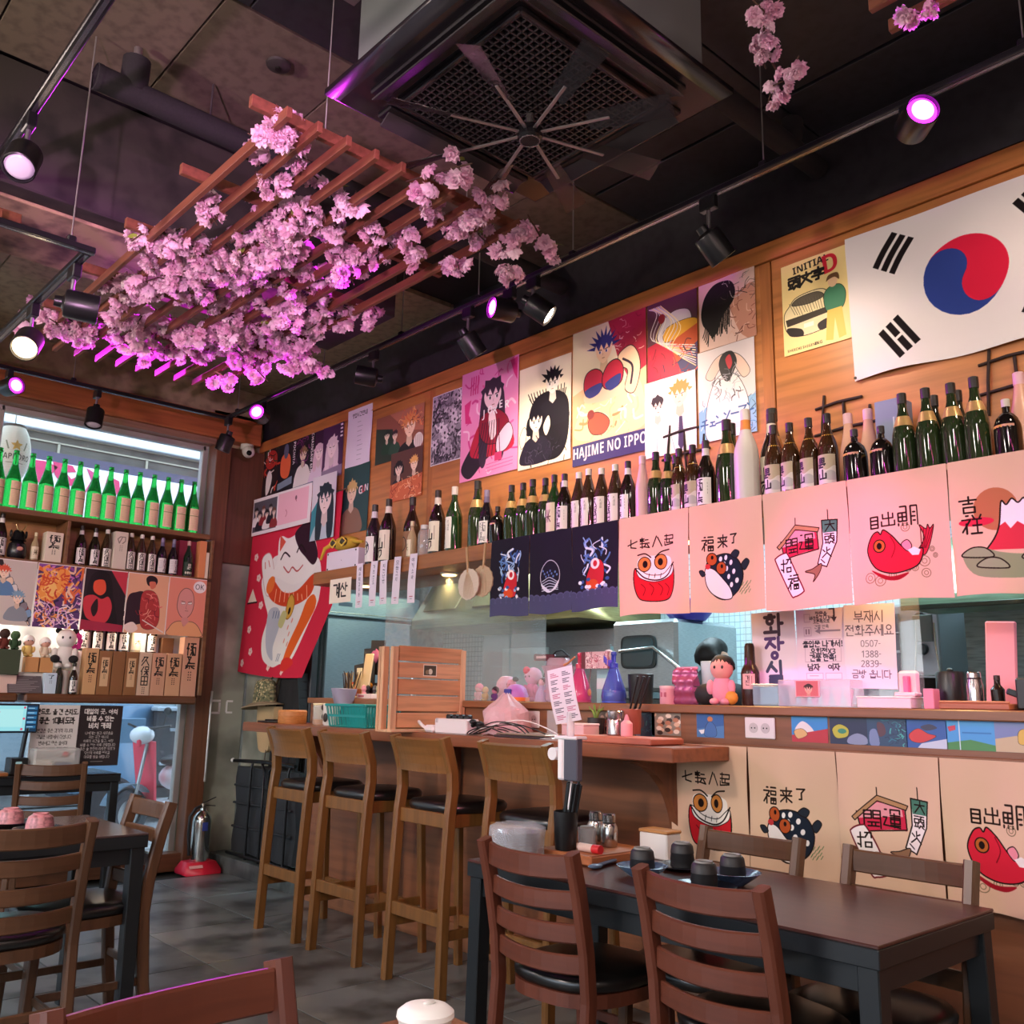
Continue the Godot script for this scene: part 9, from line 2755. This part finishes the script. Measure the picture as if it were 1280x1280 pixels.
	var wd = wood("7a4632", 2, 0.5, 1.2)
	trellis("brown slatted ceiling trellis covered in pink blossoms beside the air conditioner", -4.98, -2.35, 1.66, wd)
	trellis("brown slatted ceiling trellis with blossoms at the top right corner", -0.93, 1.65, 1.66, wd)
	trellis("brown slatted ceiling trellis end at the photo's left edge", -5.9, -3.65, 0.22, wd)

# ---------------------------------------------------------------- artificial cherry blossom
func blossoms():
	rng.seed = 111
	var pm = []
	for c in ["f6d2e2", "f2c2da", "f9dfea"]:
		var m = StandardMaterial3D.new()
		m.albedo_color = C(c)
		m.roughness = 0.75
		m.metallic_specular = 0.2
		m.backlight_enabled = true
		m.backlight = Color(0.85, 0.75, 0.82)
		pm.append(m)
	var bms = []
	for k in 4:
		var st = Geo.new()
		for ly in 3:
			var n = [8, 8, 6][ly]
			for i in n:
				var a = TAU * (i + 0.37 * ly + rng.randf() * 0.25) / n
				var tilt = [0.15, 0.55, 1.05][ly] + rng.randf_range(-0.15, 0.15)
				var L = [0.034, 0.031, 0.025][ly] * rng.randf_range(0.9, 1.15)
				var dir = V(cos(a) * cos(tilt), -sin(tilt), sin(a) * cos(tilt))
				var sd = V(-sin(a), 0, cos(a))
				var nr = dir.cross(sd)
				var ph = rng.randf() * 6.0
				var P = []
				for q in [[0.0, 0.12], [0.4, 0.75], [0.78, 1.0], [1.0, 0.62]]:
					for s in [-1.0, 0.0, 1.0]:
						var notch = -0.2 if q[0] == 1.0 and s == 0.0 else 0.0
						P.append(dir * L * (q[0] + notch) + sd * s * q[1] * L * 0.4 + nr * (0.22 * q[0] * q[0] * L + 0.12 * L * s * s + 0.16 * L * sin(ph + s * 3.0 + q[0] * 5.0)))
				st.grp += 1
				for r in 3:
					for s in 2:
						var b0 = r * 3 + s
						st.v(P[b0], st.grp); st.v(P[b0 + 3], st.grp); st.v(P[b0 + 4], st.grp)
						st.v(P[b0], st.grp); st.v(P[b0 + 4], st.grp); st.v(P[b0 + 1], st.grp)
		bms.append(st.done())
	var twig = mat("4a3226", 0.8)
	var lf = Geo.new().sheet(4, 2, 0.0006, func(u, v): return V((v - 0.5) * 0.024 * sin(u * PI), -0.01 * u * u, u * 0.05)).done()
	var lm = mat("8a9a3c", 0.6)
	var kinds = []
	for k in 6:
		var t = thing("blossom_spray", "spray of pink artificial cherry blossom hanging from the long brown ceiling trellis", "blossom", Vector3.ZERO, 0.0, "pink blossom sprays on the long trellis")
		var nb = 8 + k % 3
		var L = [0.05, 0.075, 0.1, 0.06, 0.11, 0.08][k]
		put("twig", Geo.new().tube([V(-L, 0.035, 0), V(-L * 0.3, 0.0, 0.02), V(L * 0.4, 0.006, -0.01), V(L, -0.03, 0.01)], 0.003, 5).done(), twig, t)
		for i in nb:
			var f = (i + 0.5) / nb * 2.0 - 1.0
			var b = put("blossom", bms[(i + k) % 4], pm[(i * 2 + k) % 3], t, V(f * L + rng.randf_range(-0.012, 0.012), rng.randf_range(-0.035, 0.025), rng.randf_range(-0.036, 0.036)), V(rng.randf_range(-1.3, 1.3), rng.randf() * TAU, rng.randf_range(-1.3, 1.3)))
			b.scale = Vector3.ONE * rng.randf_range(0.8, 1.1)
		if k % 2 == 0:
			put("leaf", lf, lm, t, V(L * 0.6, 0.01, 0.02), V(-0.5, rng.randf() * 6.0, 0.3))
		kinds.append(t)
	var spots = []
	# garlands wound along the slats: short runs of sprays, with gaps that show the wood
	for i in 38:
		var x = 1.16 + 1.0 * rng.randf()
		var z = -4.95 + 2.5 * pow(rng.randf(), 0.85)
		if x < 1.5 and z > -2.9 and rng.randf() < 0.8:
			continue
		var a = rng.randf() * TAU
		for m in 3 + rng.randi() % 2:
			var p = V(clampf(x + cos(a) * 0.1 * m, 1.08, 2.25), 3.0 - 0.085 * rng.randf(), clampf(z + sin(a) * 0.13 * m, -5.05, -2.3))
			if m == 3 and rng.randf() < 0.6:
				p.y -= 0.1
			spots.append(p)
			a += rng.randf_range(-0.6, 0.6)
	for p in [V(1.2, 2.96, -2.45), V(1.72, 2.95, -2.3), V(1.95, 2.95, -2.33), V(2.15, 2.88, -2.42), V(2.18, 2.8, -2.46), V(2.24, 2.93, -2.36), V(1.25, 2.95, -3.05), V(2.0, 2.84, -4.2), V(2.1, 2.8, -3.9), V(1.6, 2.95, -2.7), V(1.8, 2.95, -2.8), V(1.55, 2.93, -2.95), V(2.1, 2.9, -2.7)]:
		spots.append(p)
	for i in spots.size():
		var o = kinds[i] if i < 6 else dup(kinds[i % 6], spots[i])
		o.position = spots[i]
		o.rotation = V(rng.randf_range(-0.4, 0.4), rng.randf() * TAU, rng.randf_range(-0.5, 0.5))
		o.scale = Vector3.ONE * rng.randf_range(0.9, 1.15)
	var q = [[V(1.77, 2.86, -1.08), "white-pink blossom spray dangling highest below the top right trellis"], [V(1.87, 2.86, -1.14), "white-pink blossom spray in the middle of the dangling string at the top right"], [V(1.97, 2.82, -1.15), "lowest white-pink blossom spray of the dangling string at the top right"], [V(2.06, 2.88, -0.82), "magenta-lit blossom spray at the top edge right of the dangling string"], [V(1.98, 2.9, -0.78), "blossom spray at the top edge left of the magenta-lit one"], [V(1.4, 2.9, -0.4), "blossom spray on the near trellis above the photo's top edge"]]
	for i in q.size():
		var o = dup(kinds[i], q[i][0], 0.6 * i, q[i][1], "blossom sprays on the near trellis")
		o.scale = Vector3.ONE * 0.72
	put("dangling_twig", Geo.new().tube([V(1.72, 2.93, -1.0), V(1.77, 2.88, -1.07), V(1.87, 2.87, -1.14), V(1.98, 2.84, -1.16)], 0.003, 5).done(), twig)
	tag(get_node("dangling_twig"), "thin brown twig carrying the dangling blossoms at the top right", "twig")

# ---------------------------------------------------------------- the street outside
func street():
	rng.seed = 121
	struct("road", Geo.new().box(V(1.0, -0.12, -14.0), V(30, 0.2, 14.3)).done(), noisy("b4b6b6", 0.8, "blot", 0.4))
	struct("pavement", Geo.new().box(V(1.0, -0.03, -7.5), V(30, 0.1, 1.0), 0.01).done(), noisy("a6a8a4", 0.8, "blot", 0.7))
	var t = thing("shop_building", "shop building across the street with grey soffit panels and a white sign band", "building", V(2.5, 0, -10.6))
	put("wall", Geo.new().box(V(0, 3.0, -1.0), V(22, 6.0, 1.0), 0.01).done(), noisy("cfd6d8", 0.8, "blot", 0.3), t)
	put("upper_band", Geo.new().box(V(0, 4.7, 0.0), V(22, 1.7, 1.1), 0.01).done(), mat("dfe8ee", 0.7), t)
	put("grey_panel", Geo.new().box(V(0, 3.68, -0.05), V(22, 0.34, 1.0), 0.0).done(), noisy("55524a", 0.7, "blot", 0.5), t)
	for y in [3.845, 3.755, 3.63]:
		put("metal_line", Geo.new().box(V(0, y, 0.46), V(22, 0.018, 0.02), 0.002).done(), mat("9a9684", 0.4, 0.3), t)
	for i in 16:
		put("metal_upright", Geo.new().box(V(-8.0 + i * 0.92, 3.69, 0.46), V(0.025, 0.13, 0.02), 0.002).done(), mat("9a9684", 0.4, 0.3), t)
	put("violet_band", Geo.new().box(V(0, 3.57, 0.1), V(22, 0.1, 1.0), 0.0).done(), mat("44405a", 0.6), t)
	put("sign_band", Geo.new().box(V(0, 3.1, 0.25), V(22, 0.82, 0.8), 0.006).done(), mat("eef2f4", 0.5), t)
	for q in [[[[-0.1, 3.49], [0.1, 3.5], [0.22, 3.46], [0.16, 3.36], [0.1, 3.26], [-0.02, 3.3]], "d01e62"], [[[0.17, 3.51], [0.36, 3.5], [0.4, 3.44], [0.3, 3.42], [0.36, 3.36], [0.46, 3.42], [0.44, 3.3], [0.28, 3.28], [0.2, 3.38]], "d01e62"], [[[0.5, 3.5], [0.64, 3.44], [0.6, 3.3], [0.5, 3.24], [0.56, 3.38]], "c83a78"], [[[0.72, 3.46], [0.84, 3.42], [0.86, 3.3], [0.76, 3.22], [0.7, 3.34]], "d01e62"]]:
		var po = []
		for v in q[0]:
			po.append(Vector2(v[0] + 0.02, v[1]))
		put("pink_shape", Geo.new().prism(po, 0.64, 0.66).done(), mat(q[1], 0.5), t)
	put("shop_window", Geo.new().box(V(0, 1.3, -0.48), V(20, 2.3, 0.06), 0.005).done(), mat("8ea4ac", 0.15), t)
	for i in 12:
		put("mullion", Geo.new().box(V(-9 + i * 1.6, 1.3, -0.43), V(0.08, 2.4, 0.06), 0.004).done(), mat("c8ccca", 0.4), t)
	# round paper lantern hung outside the glass
	t = thing("paper_lantern", "cream paper lantern with a gold star outside the window", "lantern", V(1.69, 2.9, -7.3))
	var p = Pic.new(200, 100, 4, "efe8d2")
	for i in 22:
		p.line("0 %f 200 %f" % [4 + i * 4.5, 4 + i * 4.5], 0.5, "e0d6bc")
	var star = []
	for i in 10:
		var a = -PI / 2 + TAU * i / 10
		star.append(Vector2(50, 40) + Vector2(cos(a), sin(a)) * (11.0 if i % 2 == 0 else 5.0))
	p.poly(star, C("d8a83c"))
	for s in [-1, 1]:
		for i in 4:
			p.ell(50 + s * (14 + i * 1.5), 46 - i * 4, 1.4, 2.4, "8a8a6c", 0.5 * s)
	latin(p, "SAPPORO", 50, 66, 14, "5a5040", true, true, 0.9)
	p.line("34 72 66 72", 0.8, "8a8068")
	g_lantern(t, p.tex())
	# small lorry
	t = thing("lorry", "grey-blue lorry with a dark box body parked across the street", "lorry", V(3.62, -0.05, -9.7), 0.0)
	put("cab", Geo.new().loft([[V(-0.62, 0.35, -0.5), V(0.1, 0.35, -0.5), V(0.1, 0.35, 0.4), V(-0.62, 0.35, 0.4)], [V(-0.62, 0.75, -0.5), V(0.1, 0.75, -0.5), V(0.1, 0.75, 0.42), V(-0.62, 0.75, 0.42)], [V(-0.42, 1.12, -0.45), V(0.1, 1.16, -0.45), V(0.1, 1.16, 0.34), V(-0.42, 1.12, 0.34)]]).done(), mat("5f86a4", 0.25), t)
	put("side_window", Geo.new().box(V(-0.16, 0.9, 0.4), V(0.36, 0.26, 0.02), 0.01).done(), mat("5f8098", 0.1), t)
	put("cargo_box", Geo.new().box(V(0.75, 0.75, 0.0), V(1.3, 0.72, 0.95), 0.02).done(), noisy("2c343c", 0.6, "fine", 2.0), t)
	put("box_rail", Geo.new().box(V(0.75, 1.12, 0.0), V(1.34, 0.04, 1.0), 0.008).box(V(0.4, 0.6, 0.49), V(0.5, 0.03, 0.03), 0.004).done(), mat("a8b4bc", 0.4), t)
	put("emblem", Geo.new().tube([V(0.5, 0.92, 0.485), V(0.54, 0.95, 0.485), V(0.58, 0.92, 0.485), V(0.54, 0.88, 0.485), V(0.5, 0.92, 0.485)], 0.006, 6).done(), mat("93a0a8", 0.4), t)
	for q in [[0.28, 0.92], [0.78, 0.86]]:
		put("latch", Geo.new().box(V(q[0], q[1], 0.485), V(0.1, 0.03, 0.02), 0.004).done(), mat("8a969e", 0.4), t)
	put("chassis", Geo.new().box(V(0.4, 0.32, 0.0), V(2.0, 0.1, 0.8), 0.01).done(), mat("2c3238", 0.6), t)
	put("headlamp", Geo.new().ell(V(-0.3, 0.48, 0.42), V(0.08, 0.06, 0.04), 12).done(), mat("e6ecec", 0.1), t)
	for x in [-0.25, 1.0]:
		put("wheel", Geo.new().cyl(V(x, 0.24, 0.36), 0.25, 0.16, 24, Basis(V(1, 0, 0), PI / 2), -1, 0.03).done(), mat("23262a", 0.7), t)
	# scooter
	t = thing("scooter", "white and red scooter parked on the pavement beyond the window", "scooter", V(3.2, 0.02, -8.2), 0.35)
	t.scale = Vector3.ONE * 0.86
	for x in [-0.12, 0.62]:
		var w = put("wheel", Geo.new().lathe(P2("0.14,-0.05 0.2,-0.055 0.235,-0.03 0.24,0 0.235,0.03 0.2,0.055 0.14,0.05 0.14,-0.05"), 28, Transform3D(Basis(V(1, 0, 0), PI / 2), V(x, 0.24, 0))).done(), mat("34404a", 0.6), t)
		put("rim", Geo.new().cyl(V(0, 0, 0), 0.14, 0.05, 18, Basis.IDENTITY, -1, 0.01).done(), mat("b8c0c4", 0.3, 0.6), w, V(x, 0.24, 0), V(PI / 2, 0, 0))
	put("front_fender", Geo.new().sheet(10, 2, 0.01, func(u, v): return V(-0.12 + cos(0.2 + u * 2.6) * 0.275, 0.24 + sin(0.2 + u * 2.6) * 0.275, (v - 0.5) * 0.13)).done(), mat("5f7888", 0.3), t)
	put("leg_shield", Geo.new().sheet(4, 6, 0.03, func(u, v): return V(0.0 + 0.1 * v, 0.92 - 0.6 * v, (u - 0.5) * (0.3 - 0.06 * v))).done(), mat("e84058", 0.3), t)
	put("floor_board", Geo.new().box(V(0.3, 0.3, 0), V(0.4, 0.06, 0.26), 0.015).done(), mat("d0d4d6", 0.4), t)
	put("seat", Geo.new().ell(V(0.55, 0.72, 0), V(0.3, 0.07, 0.13), 18).done(), mat("24262a", 0.45), t)
	put("rear_body", Geo.new().ell(V(0.58, 0.56, 0), V(0.32, 0.16, 0.15), 18).done(), mat("e2e6e8", 0.25), t)
	put("headstock", Geo.new().ell(V(-0.02, 0.98, 0), V(0.1, 0.09, 0.14), 16).done(), mat("e6eaec", 0.25), t)
	put("red_stripe", Geo.new().box(V(-0.085, 0.92, 0.04), V(0.03, 0.1, 0.05), 0.008).done(), mat("e84058", 0.3), t)
	put("handlebar", Geo.new().tube([V(0.06, 1.08, -0.3), V(0.0, 1.05, -0.1), V(0.0, 1.05, 0.1), V(0.06, 1.08, 0.3)], 0.013, 8).done(), mat("1d1f22", 0.4), t)
	put("fork", Geo.new().tube([V(0.0, 0.9, 0.06), V(-0.12, 0.26, 0.07)], 0.018, 8).done(), mat("aab2b6", 0.3, 0.7), t)
	put("mirror", Geo.new().ell(V(0.04, 1.22, 0.26), V(0.014, 0.04, 0.055), 12).done(), mat("1d1f22", 0.3), t)
	put("mirror_stalk", Geo.new().tube([V(0.04, 1.08, 0.22), V(0.04, 1.2, 0.25)], 0.006, 6).done(), mat("1d1f22", 0.4), t)

func g_lantern(t, tx):
	# paper skin: u runs round the lantern so that the print faces the room
	put("paper_skin", Geo.new().sheet(32, 12, 0.002, func(u, v):
		var a = (u - 0.25) * TAU
		var r = 0.125 * pow(maxf(0.02, sin(lerpf(0.28, PI - 0.28, v))), 0.45)
		return V(sin(a) * r, 0.2 - 0.4 * v, cos(a) * r)).done(), texmat(tx, 0.7), t)
	for y in [0.2, -0.2]:
		put("end_ring", Geo.new().cyl(V(0, y, 0), 0.075, 0.02, 20).done(), mat("3a3026", 0.5), t)
	put("hanging_cord", Geo.new().tube([V(0, 0.2, 0), V(0.0, 0.5, -0.02), V(0.05, 1.0, -0.3)], 0.004, 6).done(), mat("cfc8b0", 0.6), t)
